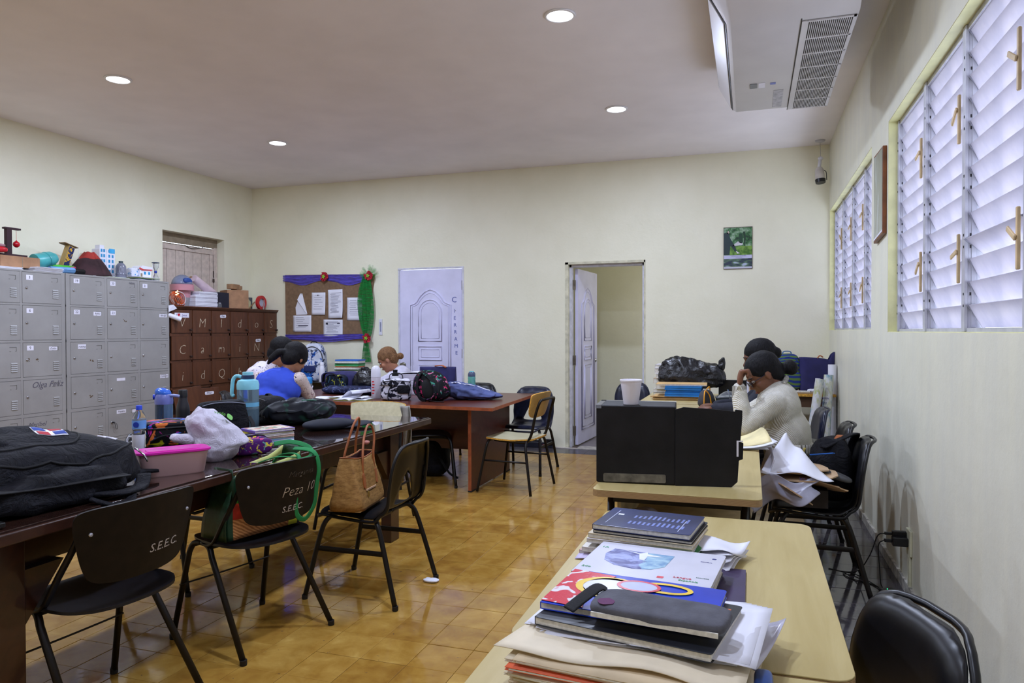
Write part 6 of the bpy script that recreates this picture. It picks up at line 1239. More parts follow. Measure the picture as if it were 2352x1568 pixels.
mk('white_wrap', G().sheet(lambda u, v: (-.14+.33*u*(.35+.65*v)+.10*(1-v), .07-.22*v+.02*math.sin(u*6), .80-.155*v-.13*abs(u-.25)*(1-v*.8)+.012*math.sin(u*9+v*3)), 20, 16, .0015), M_paper, t, smooth=True)
mk('white_wrap', G().sheet(lambda u, v: (-.14+.02*v+.05*u, .09-.26*v*(.6+.4*u), .60+.17*u-.06*v+.01*math.sin(v*7)), 12, 14, .0015), M_paper, t, smooth=True)
mk('plastic_sheet', G().sheet(lambda u, v: (-.19+.30*u+.02*math.sin(v*8), -.15+.05*math.sin(u*6)*v, .62-.16*v*(1-.5*u)-.02*math.cos(u*9)), 26, 16, .0012), P('cloudy plastic sheet', (158, 158, 176), .25, var=.1, bump=.3, bscale=14), t, smooth=True)
mk('blue_card', G().prism([(0, 0), (.10, -.10), (.11, -.09), (.01, .03)], 0, .004, frame((.10, .09, .70), (1, 0, 0), (0, .3, 1))), MM((30, 90, 170), .5), t)
mk('grey_pad', superell((.16, .14, .03), .7, .9, 24, 10).xf(Matrix.Translation((.21, .03, .60)) @ Matrix.Rotation(.3, 4, 'Y')), MM((70, 70, 72), .7), t, smooth=True)
mk('support_box', G().box((.04, .0, .452), (.18, .12, .54)), MM((40, 34, 32), .8), t)
# ------------------------------------------------------------------ near desk piles
M_bluebk = P('dark blue glossy cover', (18, 34, 84), .22, var=.25, scale=6)
rot0 = math.radians(-6)
z = TD; pile = [((190, 150, 150), .012, .27, .20, 'pink-edged workbook, lowest of the pile under the dark blue book'), ((214, 208, 196), .012, .275, .205, 'cream workbook, second in the pile under the dark blue book'), ((40, 120, 60), .010, .24, .20, 'green book poking out right under the dark blue book'), ((206, 200, 200), .011, .27, .205, 'grey-white workbook, fourth in the pile under the dark blue book'), ((206, 190, 160), .012, .27, .205, 'beige workbook, fifth in the pile under the dark blue book'), ((20, 22, 30), .008, .255, .20, 'thin black book right below the dark blue book')]
for k, (c, h, w_, d_, lb) in enumerate(pile):
    dx = .035 if k == 2 else -.012+.006*k
    book(lb, (-.265+dx, 1.915-(.012 if k == 2 else 0), z), rot0+random.uniform(-.05, .05)+(-.12 if k == 2 else 0), w_, d_, h, MM(c, .5), 'books in the farther pile on the near desk', name='book'); z += h+.0005
t = book('dark blue glossy book with white lettering, topmost of the farther pile', (-.252, 1.915, z), rot0-.02, .252, .195, .014, M_bluebk, 'books in the farther pile on the near desk', name='book')
g = G(); rr4 = random.Random(4)
for r in range(2):
    for k in range(12): g.box((-.045+.0+(k*.0125), -.055+r*.060, .0141), (-.045+k*.0125+.006, -.055+r*.060+.040*rr4.uniform(.6, 1), .0144))
mk('print_lines', g, MM((96, 110, 170), .5), t); mk('print_line', G().box((-.10, -.07, .0141), (-.098, .07, .0144)).box((.09, -.08, .0141), (.092, .03, .0144)), MM((170, 176, 200), .5), t); mk('emblem', G().prism(rrect(.016, .012, .002), .0141, .0146, Matrix.Translation((-.085, .028, 0))), MM((214, 216, 226), .5), t)
t = thing('paper_bundle', 'crumpled white sheets under the right side of the farther book pile', 'papers', (-.135, 1.885, TD), -.3)
for k in range(5): mk('sheet', G().sheet(lambda u, v: (-.02+.13*u, -.07+.13*v+.01*k, .003+.008*k+.012*math.sin(u*5+v*4+k)*u), 10, 8, .001), M_paper, t, smooth=True)
single('lilac_paper', G().sheet(lambda u, v: (-.05+.12*u, -.04+.08*v, .002+.004*math.sin(u*4)), 6, 4, .001), MM((196, 186, 220), .6), 'lilac paper sticking out left between the two book piles', 'paper', loc=(-.375, 1.83, TD), smooth=True)
single('folder', G().box((-.03, -.14, 0), (.035, .12, .004)), MM((56, 42, 78), .5), 'dark purple folder sticking out right under the white textbook', 'folder', loc=(-.045, 1.70, TD+.001))
single('ruler', G().box((-.028, -.03, 0), (.028, .06, .003)), MM((206, 196, 150), .5), 'cream card under the dark purple folder edge', 'card', loc=(-.05, 1.50, TD+.001))
# white textbook
z = TD
for k, (h, c, lb) in enumerate(((.012, (60, 60, 82), 'slate-covered workbook below the white textbook'), (.014, (206, 200, 190), 'cream workbook in the middle below the white textbook'), (.013, (176, 160, 140), 'tan workbook directly below the white textbook'))):
    book(lb, (-.218, 1.655, z), rot0+.02*k, .295, .24, h, MM(c, .5), 'workbooks under the white textbook', name='book'); z += h+.0005
t = book('white textbook with blue arch picture, topmost of the nearer middle pile', (-.215, 1.655, z), rot0, .30, .245, .011, P('white glossy cover', (206, 206, 220), .22, var=.02), 'workbooks under the white textbook', name='book')
bm_ = NT('sea arch print'); n = bm_.noise(bm_.coord(scale=(1, 1.5, 1)), 22, 4, .6, .8); sx = bm_.add('ShaderNodeSeparateXYZ'); bm_.link(bm_.coord(), sx.inputs[0])
bm_.base(bm_.mix(bm_.math('GREATER_THAN', bm_.math('ADD', sx.outputs[0], bm_.math('MULTIPLY', n, .06)), .012), bm_.ramp(n, [(.4, (46, 50, 130)), (.6, (150, 160, 214))]), bm_.ramp(n, [(.35, (92, 140, 186)), (.65, (170, 206, 220))]))); bm_.set(.25)
ar = [(-.075, .055), (-.085, .01), (-.075, -.035), (-.045, -.062), (.0, -.072), (.04, -.064), (.065, -.035), (.07, .05)]
mk('cover_picture', G().prism(ar, .0111, .0117, Matrix.Translation((-.03, .018, 0))), bm_.m, t); mk('white_bird', G().prism([(-.055, .05), (-.01, .03), (.0, -.01), (.012, -.012), (.012, .02), (.05, .028), (.01, .036), (.005, .05), (-.01, .036)], .0118, .0121, Matrix.Translation((-.03, .022, 0))), MM((222, 226, 236), .3), t)
for k, (tx, sz, col, x, y) in enumerate((('Lengua', .014, (196, 60, 80), .085, -.072), ('Española', .012, (60, 150, 100), .10, -.088), ('1A', .016, (60, 160, 100), -.130, .078), ('2do', .014, (60, 160, 100), -.128, -.078), ('Secundaria', .006, (90, 90, 150), .115, .055), ('Naturales', .007, (90, 120, 110), .125, -.058))):
    text(tx, sz, MM(col, .4), t, Matrix.Translation((x, y, .0116)), depth=.0002)
mk('red_mark', G().prism(rrect(.014, .012, .002), .0111, .0116, Matrix.Translation((.04, -.085, 0))), MM((206, 40, 60), .4), t); mk('ministry_mark', G().prism(rrect(.010, .010, .004), .0111, .0116, Matrix.Translation((.128, .085, 0))), MM((50, 60, 130), .4), t)
# red-yellow-blue magazine with grey pencil case
t = book('glossy red, yellow and blue magazine under the grey pencil case', (-.200, 1.322, .832), rot0, .30, .195, .013, P('magazine cover', (24, 60, 190), .18, var=.05), 'magazines and folders in the nearest pile', name='magazine')
mk('red_white_corner', G().prism([(-.15, -.09), (-.07, -.095), (-.09, .0), (-.06, .085), (-.15, .095)], .0141, .0145), pattern('red white leaf print', (206, 60, 76), [(226, 222, 230)], 20, .2, .40), t)
def ring(cx, cy, a, b, w_, z_, nm, m):
    g = G(); n = 28; out_ = [(cx+a*math.cos(2*PI*k/n), cy+b*math.sin(2*PI*k/n), z_) for k in range(n)]; inn = [(cx+(a-w_)*math.cos(2*PI*k/n), cy+(b-w_)*math.sin(2*PI*k/n), z_) for k in range(n)]
    g.q(out_+inn, [(k, (k+1) % n, n+(k+1) % n, n+k) for k in range(n)]); mk(nm, g, m, t)
ring(-.055, .02, .065, .055, .014, .0149, 'yellow_ring', MM((236, 200, 70), .2)); ring(.045, .055, .05, .028, .010, .0149, 'yellow_ring', MM((236, 200, 70), .2)); mk('white_disc', G().lathe([(.001, 0), (.05, 0), (.05, .0003)], 24, c=(-.055, .02, .0146)), MM((214, 216, 226), .2), t); mk('goggle', G().prism(rrect(.07, .045, .014), .0150, .0156, Matrix.Translation((-.005, .045, 0))), MM((190, 196, 224), .15), t); ring(-.005, .045, .042, .030, .007, .0158, 'red_rim', MM((206, 60, 80), .2))
t = book('black spiral notebook with orange corner mark below the magazine', (-.186, 1.288, .816), rot0-.09, .31, .225, .015, MM((40, 42, 48), .35), 'magazines and folders in the nearest pile', name='notebook')
mk('orange_mark', G().box((.118, .052, .0151), (.122, .085, .0155)).box((.118, .082, .0151), (.140, .086, .0155)), MM((230, 120, 60), .4), t)
t = thing('pencil_case', 'grey felt pencil case with black zip tab on the magazine', 'pencil case', (-.145, 1.228, .8455), rot0-.03)
mk('body', superell((.23, .100, .026), .5, .35, 44, 14, .0015, 14, 2), P('grey suede', (84, 84, 92), .9, var=.12, scale=30, bump=.25, bscale=240), t, smooth=True)
strap([(-.105, .038, .020), (-.118, .030, .026), (-.135, -.005, .016), (-.150, -.038, .004)], t, .024, .003, name='zip_tab'); mk('zipper', G().box((-.105, -.050, .004), (.105, -.047, .012)), M_page, t); mk('stain', G().prism(crag(0, 0, .03, .03, 3, 12), 0, .0005, Matrix.Translation((-.085, -.026, .0245))), MM((104, 60, 96), .9), t)
# loose papers and folders bottom
t = thing('paper_sheaf', 'loose white papers fanned under the black notebook on the nearest pile', 'papers', (-.185, 1.335, .8075), rot0-.02)
for k in range(6): mk('sheet', G().sheet(lambda u, v: (-.185+.35*u+.010*k, -.13+.25*v-.006*k, .0015*k+.006*math.sin(u*4+k)*(1-v)+.008*max(0, u-.75)*4*v), 14, 8, .0009), M_paper, t, smooth=True)
t = thing('plastic_sleeve', 'cloudy plastic document sleeve curling out right of the nearest pile', 'sleeve', (-.03, 1.33, .795), -.25); mk('sleeve', G().sheet(lambda u, v: (-.06+.13*u, -.12+.22*v, .004+.02*math.sin(u*4+v*2)+.01*u), 14, 12, .001), P('cloudy sleeve', (200, 198, 214), .2, var=.05, bump=.2, bscale=20), t, smooth=True); mk('inner_sheet', G().sheet(lambda u, v: (-.07+.11*u, -.09+.2*v, .001+.02*math.sin(u*4+v*2)), 10, 8, .0008), M_paper, t, smooth=True)
M_man = P('manila', (214, 200, 172), .6, var=.04); M_man2 = P('manila tan', (196, 164, 116), .65, var=.12, scale=40)
t = thing('manila_folder', 'open cream manila folder with wavy edge on top of the folder pile', 'folder', (-.205, 1.222, .8045), rot0-.02)
mk('flap', G().sheet(lambda u, v: (-.19+.40*u+.03*v*(u<.5), -.115+.23*v-.010*math.sin(u*7)*(1-v), .0015+.0035*math.sin(u*3.1)+.003*math.sin(u*12)*(1-v)), 24, 10, .0015), M_man, t, smooth=True)
z = TD; rr5 = random.Random(8); OC = ['tan', 'cream', 'pale', 'brown-edged', 'dog-eared']
for k in range(10):
    col = [(206, 184, 146), (196, 168, 124), (212, 196, 164)][k % 3] if k not in (7,) else (222, 96, 50)
    lb = f'{OC[k % 5]} manila folder, {ORD[k]} from the bottom of the nearest folder pile' if k != 7 else 'orange folder showing near the top of the nearest folder pile'
    f = thing('manila_folder', lb, 'folder', (-.180+rr5.uniform(-.012, .012), 1.205+rr5.uniform(-.012, .012), z), rot0-.02+rr5.uniform(-.04, .04), 'manila folders in the nearest pile')
    mk('cover', G().sheet(lambda u, v: (-.175+.35*u, -.125+.25*v, .0048+.0004*math.sin(u*9+k)), 12, 4, .0010).sheet(lambda u, v: (-.175+.35*u, -.125+.25*v, .0012), 12, 4, .0010), MM(col, .6), f, smooth=True); mk('papers', G().box((-.168, -.125, .0013), (.168, .122, .0036)), M_page, f); z += .0053
single('stapler', superell((.03, .09, .05), .4, .5, 16, 10), MM((20, 60, 120), .3), 'small blue and green object right of the nearest folder pile', 'desk item', loc=(.02, 1.16, TD), smooth=True)
# ================================================================== ON TOP OF THE LOCKERS
LZ = 1.8725; LXc = -6.06
def lk(name, label, cat, y, x=LXc, z=LZ, rz=0, group=None): return thing(name, label, cat, (x, y, z), rz, group)
t = lk('cardboard_tray', 'brown cardboard box on the left locker bank under the small gallows', 'box', 4.60, z=LZ+.02); mk('box', G().box((-.10, -.20, 0), (.10, .155, .095)), M_cardb, t, bevel=.003); mk('flap_seam', G().box((.1001, -.01, 0), (.1010, -.006, .095)), M_shd, t)
t = lk('craft_gallows', 'dark craft stand with a hanging red bauble on the brown cardboard box', 'craft model', 4.55, z=LZ+.116); Mg = MM((50, 24, 32), .7); mk('base', G().box((-.06, -.16, 0), (.06, .12, .018)), Mg, t); mk('post', G().box((-.018, -.03, .018), (.018, .015, .235)), Mg, t, bevel=.002); mk('beam', G().box((-.02, -.045, .235), (.02, .095, .250)), Mg, t); mk('string', G().tube([(0, .065, .235), (0, .066, .145)], .0015, 5), MM((190, 60, 60), .5), t)
mk('bauble', G().lathe([(.001, -.028), (.012, -.026), (.024, -.014), (.028, 0), (.024, .014), (.012, .026), (.006, .028), (.006, .034), (.001, .035)], 20, c=(0, .066, .112)), MM((190, 10, 30), .15), t, smooth='auto')
t = lk('toy_basket', 'red toy with silver top at the left edge above the lockers', 'toy', 4.42, x=-6.0, z=LZ+.136); mk('body', superell((.10, .12, .05), .7, .8, 24, 14), MM((190, 24, 40), .25), t, smooth=True); mk('top', superell((.07, .09, .03), .7, .8, 20, 10).xf(Matrix.Translation((0, 0, .045))), MM((150, 110, 116), .3), t, smooth=True)
t = lk('plastic_bucket', 'turquoise plastic jug lying on its side behind the paper rolls', 'jug', 4.86, z=LZ+.10); M_tq = P('turquoise plastic', (70, 160, 160), .35, var=.1); mk('body', G().tube([(0, -.08, -.005), (0, .075, .03), (0, .12, .045)], [.066, .070, .045], 24), M_tq, t, smooth='auto'); mk('rim', G().tube([(0, .03, .018), (0, .04, .022)], .073, 24), M_tq, t, smooth='auto'); mk('spout', superell((.05, .08, .045), .8, .8, 16, 10).xf(Matrix.Translation((0, .10, -.01))), M_tq, t, smooth=True)
rc = [('light green paper roll on the left locker bank', (70, 180, 50), (0.02, 4.90), (0.03, 5.14), .022, .062, 'green'), ('light blue paper roll at the front of the left lockers', (110, 160, 210), (.08, 4.86), (.13, 5.06), .028, .03, 'blue'), ('black paper roll beside the light blue roll', (14, 14, 18), (.04, 4.93), (.09, 5.20), .026, .028, 'black'), ('pink paper roll inside the end of the green one', (196, 70, 100), (.035, 5.10), (.04, 5.15), .016, .062, 'pink')]
for lb, c, a, b, r, z_, nm in rc:
    t = lk('paper_roll', lb, 'paper roll', (a[1]+b[1])/2, x=LXc+(a[0]+b[0])/2, z=LZ+z_, group='paper rolls on the lockers'); dx, dy = (b[0]-a[0])/2, (b[1]-a[1])/2
    g = G(); 
    def rf(u, v): 
        a_ = u*4*PI; rr_ = r*(1-.18*u); return Vector((-dx+2*dx*v, -dy+2*dy*v, 0))+Vector((math.cos(a_)*rr_, 0, math.sin(a_)*rr_))
    mk('roll', g.sheet(rf, 40, 2, .0008), MM(c, .5), t, smooth=True)
t = lk('paper_stack', 'stack of white papers under the blue roll on the left lockers', 'papers', 4.80, x=-5.99); [mk('sheet', G().box((-.09+.004*k, -.15+.006*(k % 3), .006*k), (.085+.004*k, .13-.01*(k % 2), .006*k+.0045)), M_paper, t) for k in range(6)]
t = lk('paper_stack', 'white papers at the left edge in front of the cardboard box', 'papers', 4.46, x=-5.96); [mk('sheet', G().box((-.05, -.12, .006*k), (.05, .10-.01*(k % 2), .006*k+.0045)), M_paper, t) for k in range(3)]
t = lk('tilted_box', 'tilted cardboard lever with puzzle pattern and hanging silver ball', 'craft model', 5.07, x=-6.10, z=LZ+.001); R_ = Matrix.Rotation(.36, 4, 'X') @ Matrix.Identity(4); Rx = Matrix.Translation((0, 0, 0)) @ Matrix.Rotation(-.36, 4, 'X')
g = G().box((-.03, -.03, .02), (.03, .03, .29), Rx); mk('column', g, MM((176, 146, 90), .6), t, bevel=.001); mk('pattern_face', G().box((.0305, -.026, .03), (.0315, .029, .28), Rx), pattern('puzzle print', (40, 46, 86), [(206, 160, 50)], 26, .5, .45), t); mk('top_board', G().box((-.04, -.06, .29), (.04, .085, .297), Rx @ Matrix.Rotation(.10, 4, 'X')), MM((110, 84, 52), .6), t)
mk('string', G().tube([(.02, .175, .272), (.02, .178, .10)], .001, 4), M_card, t); mk('ball', G().lathe([(.001, -.015), (.011, -.011), (.015, 0), (.011, .011), (.001, .015)], 14, c=(.02, .178, .085)), MM((170, 170, 178), .3), t, smooth=True)
t = lk('volcano_model', 'brown volcano model with red lava top on the lockers', 'craft model', 5.36, x=-6.07, z=LZ+.004)
def vol(h0, h1, mat, nm, r0=.185, H=.235):
    def f(u, v):
        z = h0+(h1-h0)*v; k = z/H; r = r0*(1-k)**.85*(1-.0)+.045; a = u*2*PI; r *= 1+.05*noise.noise(Vector((math.cos(a)*2, math.sin(a)*2, z*8))); return (r*.72*math.cos(a), r*math.sin(a), z+.004*math.sin(a*5))
    mk(nm, G().sheet(f, 36, 12, .003), mat, t, smooth=True)
vol(0, .165, P('brown clay', (54, 32, 36), .9, var=.2, bump=.3, bscale=60), 'cone'); vol(.165, .232, P('red clay', (150, 44, 36), .8, var=.15, bump=.3, bscale=60), 'lava_cap')
t = lk('paper_building', 'white paper tower block with blue windows on the lockers', 'craft model', 5.545, x=-6.12)
for (y0, y1, h, x1) in ((-.075, .0, .285, .05), (.0, .10, .285, .055)): mk('block', G().box((-.05, y0, .0), (x1, y1, h)), M_paper, t, bevel=.001)
mk('roof_block', G().box((-.03, -.055, .285), (.03, -.005, .325)), M_paper, t); Mw = MM((40, 140, 190), .5)
for r in range(5):
    for c in range(4):
        y = (-.062, -.032, .022, .062)[c]; xx = .0502 if c < 2 else .0552; mk('paper_window', G().box((xx, y, .055+r*.05), (xx+.0008, y+.02, .085+r*.05)), Mw, t)
mk('blue_sign', G().box((.0562, .03, .25), (.057, .098, .295)), MM((60, 160, 210), .5), t)
t = lk('plastic_jug', 'grey clear plastic jug with dark cap in front of the paper tower', 'jug', 5.655, x=-6.0, z=LZ+.008); mk('body', G().lathe([(.001, 0), (.048, 0), (.052, .01), (.049, .03), (.053, .036), (.049, .045), (.050, .09), (.046, .118), (.030, .142), (.018, .15)], 26), P('smoky plastic', (120, 122, 136), .2, var=.08), t, smooth='auto', angle=50); mk('cap', G().lathe([(.020, .148), (.020, .168), (.001, .169)], 18), MM((66, 80, 84), .4), t, smooth='auto'); cord([(.0, -.048, .03), (.0, -.056, .06), (.0, -.050, .10)], .005, MM((96, 98, 110), .3), t, 'handle')
t = lk('paper_house', 'white paper house with red roof band on the lockers', 'craft model', 5.93, x=-6.06, z=LZ+.035); mk('walls', G().box((-.06, -.03, 0), (.05, .12, .10)), M_paper, t); mk('wing', superell((.08, .10, .09), .4, .4, 20, 12, .004, 20, 3).xf(Matrix.Translation((0, -.075, 0))), pattern('paper with blue marks', (214, 216, 230), [(70, 140, 190)], 30, .6, .36), t, smooth=True); mk('roof', G().prism([(-.045, .085), (.0, .12), (.13, .112), (.135, .085)], -.065, .056, Matrix(((0, 0, 1, 0), (1, 0, 0, 0), (0, 1, 0, 0), (0, 0, 0, 1)))), M_paper, t); mk('red_band', G().prism([(-.045, .085), (-.035, .10), (.02, .082), (.13, .088), (.13, .078), (.0, .070)], .0562, .0572, Matrix(((0, 0, 1, 0), (1, 0, 0, 0), (0, 1, 0, 0), (0, 0, 0, 1)))), MM((196, 60, 60), .6), t)
mk('paper_door', G().box((.0502, -.02, 0), (.0512, .005, .04)), M_shd, t)
for y in (.025, .08): mk('paper_window', G().box((.0502, y, .03), (.0512, y+.025, .06)), Mw, t)
t = lk('book_pile', 'curled magazines and dark folder under the paper house', 'papers', 5.93, x=-6.02); [mk('magazine', G().sheet(lambda u, v: (-.09+.19*v, -.13+.28*u, .001+.0065*k+.008*(u-.4)**2*3), 10, 3, .003), (M_paper, MM((24, 30, 80), .5), MM((110, 150, 60), .5), M_page, M_paper)[k], t, smooth=True) for k in range(5)]
t = lk('book_pile', 'flat green and white papers under the volcano model', 'papers', 5.46, x=-5.965); [mk('sheet', G().box((-.04, -.20+.05*k, .002*k), (.05, .22, .002*k+.0018)), (M_paper, MM((150, 190, 60), .5), M_paper)[k], t) for k in range(3)]
t = lk('bottle_hourglass', 'hourglass craft of two clear bottles with blue band', 'craft model', 6.10, x=-6.0); mk('lower_bottle', G().lathe([(.001, 0), (.024, 0), (.028, .006), (.026, .05), (.012, .082), (.010, .09)], 20), M_clear, t, smooth='auto'); mk('upper_bottle', G().lathe([(.010, .112), (.012, .12), (.028, .15), (.030, .19), (.001, .195)], 20), M_clear, t, smooth='auto'); mk('blue_band', G().lathe([(.013, .088), (.014, .09), (.014, .112), (.013, .114)], 18), MM((20, 50, 150), .4), t, smooth='auto'); mk('top_disc', G().lathe([(.001, .196), (.038, .196), (.038, .203), (.001, .204)], 22), MM((40, 56, 84), .4), t, smooth='auto')
for a in (.6, 2.7, 4.6): mk('post', G().tube([(.033*math.cos(a), .033*math.sin(a), 0), (.033*math.cos(a), .033*math.sin(a), .197)], .0025, 6), M_white, t)
# ------------------------------------------------------------------ on the wooden lockers
WZ = 1.6225
def wk(name, label, cat, y, x=-6.04, z=WZ, rz=0, group=None): return thing(name, label, cat, (x, y, z), rz, group)
t = wk('paper_stack', 'tall stack of white exam papers on the wooden lockers', 'papers', 6.80, x=-6.05); 
for k in range(11): mk('paper_bundle', G().box((-.12+random.uniform(-.006, .006), -.20+(.0 if k < 8 else .06), .016*k), (.12, .155+random.uniform(-.006, .006), .016*k+.0148)), M_paper if k % 3 else MM((196, 194, 206), .7), t, bevel=.002)
t = wk('globe_bowl', 'clear half-dome with blue cloud in a pink tub on the papers', 'craft model', 6.56, x=-6.08, z=WZ+.001); mk('pink_tub', G().lathe([(.085, .10), (.09, .175), (.125, .178), (.125, .245), (.12, .247), (.001, .246)], 32), P('pink plastic', (196, 136, 146), .4, var=.03), t, smooth='auto'); mk('stand', G().lathe([(.001, 0), (.07, 0), (.085, .10), (.001, .101)], 24), MM((150, 146, 150), .6), t, smooth='auto'); mk('dome', G().lathe([(.112, .247)]+[(.112*math.cos(a), .247+.112*math.sin(a)) for a in [PI/2*k/10 for k in range(1, 10)]]+[(.001, .359)], 32), P('smoky dome', (118, 124, 146), .12, var=.1), t, smooth=True); mk('blue_cloud', superell((.05, .12, .07), .9, .9, 24, 14, .006, 20, 2).xf(Matrix.Translation((.085, -.01, .25))), MM((40, 70, 140), .6), t, smooth=True)
t = wk('wire_basket', 'orange wire basket with glowing string lights beside the grey lockers', 'basket', 6.40, x=-6.0); Mo = MM((196, 84, 30), .35)
for k in range(9): a = k*.35; mk('wire_loop', G().tube([(.03*math.cos(b+a)+.0, .085*math.cos(b), .085+.08*math.sin(b+a*.3)) for b in [2*PI*q/24 for q in range(24)]], .003, 5, closed=True).xf(Matrix.Rotation(a*.5, 4, 'Z')), Mo, t, smooth=True)
ge = NT('warm bulb'); ge.b.inputs['Emission Color'].default_value = (1, .55, .18, 1); ge.b.inputs['Emission Strength'].default_value = 6
for k in range(7): mk('bulb', superell((.012, .012, .012), 1, 1, 8, 6).xf(Matrix.Translation((.05, -.07+.012*(k % 4), .115+.014*(k//2)))), ge.m, t, smooth=True)
mk('white_cable', G().tube(smooth_path([(.05, -.06, .16), (.06, .02, .14), (.06, .06, .08), (.06, .03, .02), (.06, -.06, .02)], 6), .004, 6), M_white, t, smooth=True)
t = wk('poster_roll', 'long pale pink poster roll leaning over the exam papers', 'paper roll', 6.86, x=-6.12, z=WZ+.15); mk('roll', G().tube([(.02, -.10, .185), (.03, .20, .02)], [.045, .05], 20), P('pinkish paper', (206, 182, 190), .6, var=.05), t, smooth='auto'); mk('roll', G().tube([(-.04, -.03, .20), (-.03, .17, .05)], [.03, .032], 16), M_paper, t, smooth='auto'); mk('brown_sheet', G().sheet(lambda u, v: (-.02+.02*v, -.16+.12*u, .16+.03*math.sin(u*4)+.02*v), 8, 4, .001), M_cardb2, t, smooth=True); mk('prop', G().box((-.05, .0, -.148), (.03, .12, .0)), M_cardb, t)
t = wk('dark_box', 'dark blue box between the exam papers and cardboard box', 'box', 7.08, x=-6.08); mk('box', G().box((-.10, -.115, 0), (.10, .13, .185)), MM((30, 32, 48), .55), t, bevel=.002)
bottle('glass_jar', 'small clear jar lying before the dark blue box', (-5.945, 7.0, WZ), [(.001, 0), (.026, 0), (.028, .004), (.028, .04), (.02, .05)], [(.021, .05), (.021, .058), (.001, .059)], M_clear, M_chrome)
t = wk('cardboard_box', 'brown cardboard box with lighter side on the wooden lockers', 'box', 7.40, x=-6.06, rz=-.55); mk('box', G().box((-.13, -.13, 0), (.13, .13, .225)), M_cardb, t, bevel=.003); mk('light_side', G().box((.006-.13, .1302, .002), (.126, .1312, .222)), M_cardb2, t)
t = wk('wood_block', 'small light wooden block toy on top of the cardboard box', 'box', 7.40, x=-6.06, z=WZ+.2255, rz=.2); Mwd = P('raw wood', (150, 116, 84), .6, var=.15); mk('block', G().box((-.04, -.11, .015), (.04, .07, .075)), Mwd, t, bevel=.003); mk('block', G().box((-.03, .07, .018), (.03, .15, .062)), Mwd, t, bevel=.003); mk('foot', G().box((-.04, .0, 0), (.04, .10, .016)), Mwd, t)
t = wk('photo_stand', 'small grey frame with pale yellow paper on the wooden lockers', 'frame', 7.72, x=-6.10); mk('frame', G().box((-.01, -.10, 0), (.01, .06, .155)), MM((96, 106, 108), .5), t); mk('paper', G().prism([(-.09, .01), (.02, .0), (.025, .10), (-.02, .135), (-.09, .09)], .0105, .013, Matrix(((0, 0, 1, 0), (1, 0, 0, 0), (0, 1, 0, 0), (0, 0, 0, 1)))), MM((206, 204, 160), .6), t); mk('stick', G().tube([(.03, -.03, .01), (.03, .08, .10)], .008, 6), Mwd, t)
t = wk('disc_toy', 'red ring with white disc standing at the end of the wooden lockers', 'toy', 7.88, x=-6.05); Rm = frame((0, 0, .093), (0, 1, 0), (1, .15, 0)); mk('red_ring', G().lathe([(.055, 0), (.055, .03), (.092, .03), (.092, 0)], 32, m=Rm), MM((196, 40, 44), .4), t, smooth='auto'); mk('white_disc', G().lathe([(.001, .004), (.056, .004), (.056, .012), (.001, .012)], 32, m=Rm), MM((190, 196, 214), .4), t, smooth='auto'); mk('small_bottle', G().lathe([(.001, 0), (.014, 0), (.014, .07), (.006, .10), (.006, .13), (.001, .131)], 14, c=(.07, -.01, -.0)), M_clear, t, smooth='auto')
t = wk('paper_roll', 'white paper roll sticking out beside the I heart sticker', 'paper roll', 6.21, x=-5.90, z=1.50); mk('roll', G().tube([(-.05, -.06, .04), (.06, .07, -.03)], .026, 16), M_paper, t, smooth='auto'); mk('sheet', G().q([(.02, -.06, .05), (.03, .05, .09), (.03, .0, .13), (.02, -.06, .12)], [(0, 1, 2, 3)]), M_paper, t)

single('plastic_wrap', crumple((.12, .16, .07), 6.6, .015, 14, 36, 22), P('cloudy wrap', (170, 166, 182), .3, var=.1), 'crumpled cloudy plastic wrap on the shelf under the black box desk', 'wrapper', loc=(-.40, 2.80, .572), smooth=True)
single('exercise_book', G().box((-.10, -.07, 0), (.10, .07, .03)), M_page, 'pale exercise books on the shelf under the black box desk', 'book', loc=(-.20, 2.82, .572), bevel=.002)
# ================================================================== PEOPLE
def ball(g, c, r, axes=None, n=14, m=10):
    """ellipsoid; r=(rx,ry,rz) along axes (a 3x3 matrix of columns)"""
    A = axes or Matrix.Identity(3); c = Vector(c); vs = [c+A @ Vector((0, 0, -r[2]))]; fs = []
    for j in range(1, m):
        ph = -PI/2+PI*j/m
        for i in range(n): th = 2*PI*i/n; vs.append(c+A @ Vector((r[0]*math.cos(ph)*math.cos(th), r[1]*math.cos(ph)*math.sin(th), r[2]*math.sin(ph))))
    vs.append(c+A @ Vector((0, 0, r[2]))); N = len(vs)-1
    for i in range(n): fs.append((0, 1+(i+1) % n, 1+i)); fs.append((N, N-n+i, N-n+(i+1) % n))
    for j in range(m-2):
        for i in range(n): a, b = 1+j*n+i, 1+j*n+(i+1) % n; fs.append((a, b, b+n, a+n))
    g.q(vs, fs)
def limb(g, pts, rs, n=14):
    """tapered chain of capsules"""
    pts = [Vector(p) for p in pts]
    for a, b, ra, rb in zip(pts, pts[1:], rs, rs[1:]):
        g.tube([a, b], [ra, rb], n)
    for p, r in zip(pts, rs): ball(g, p, (r, r, r))
def axes_of(f, u):
    f = Vector(f).normalized(); l = Vector(u).cross(f).normalized(); u = f.cross(l); return Matrix((f, l, u)).transposed()   # local x = forward, y = left, z = up
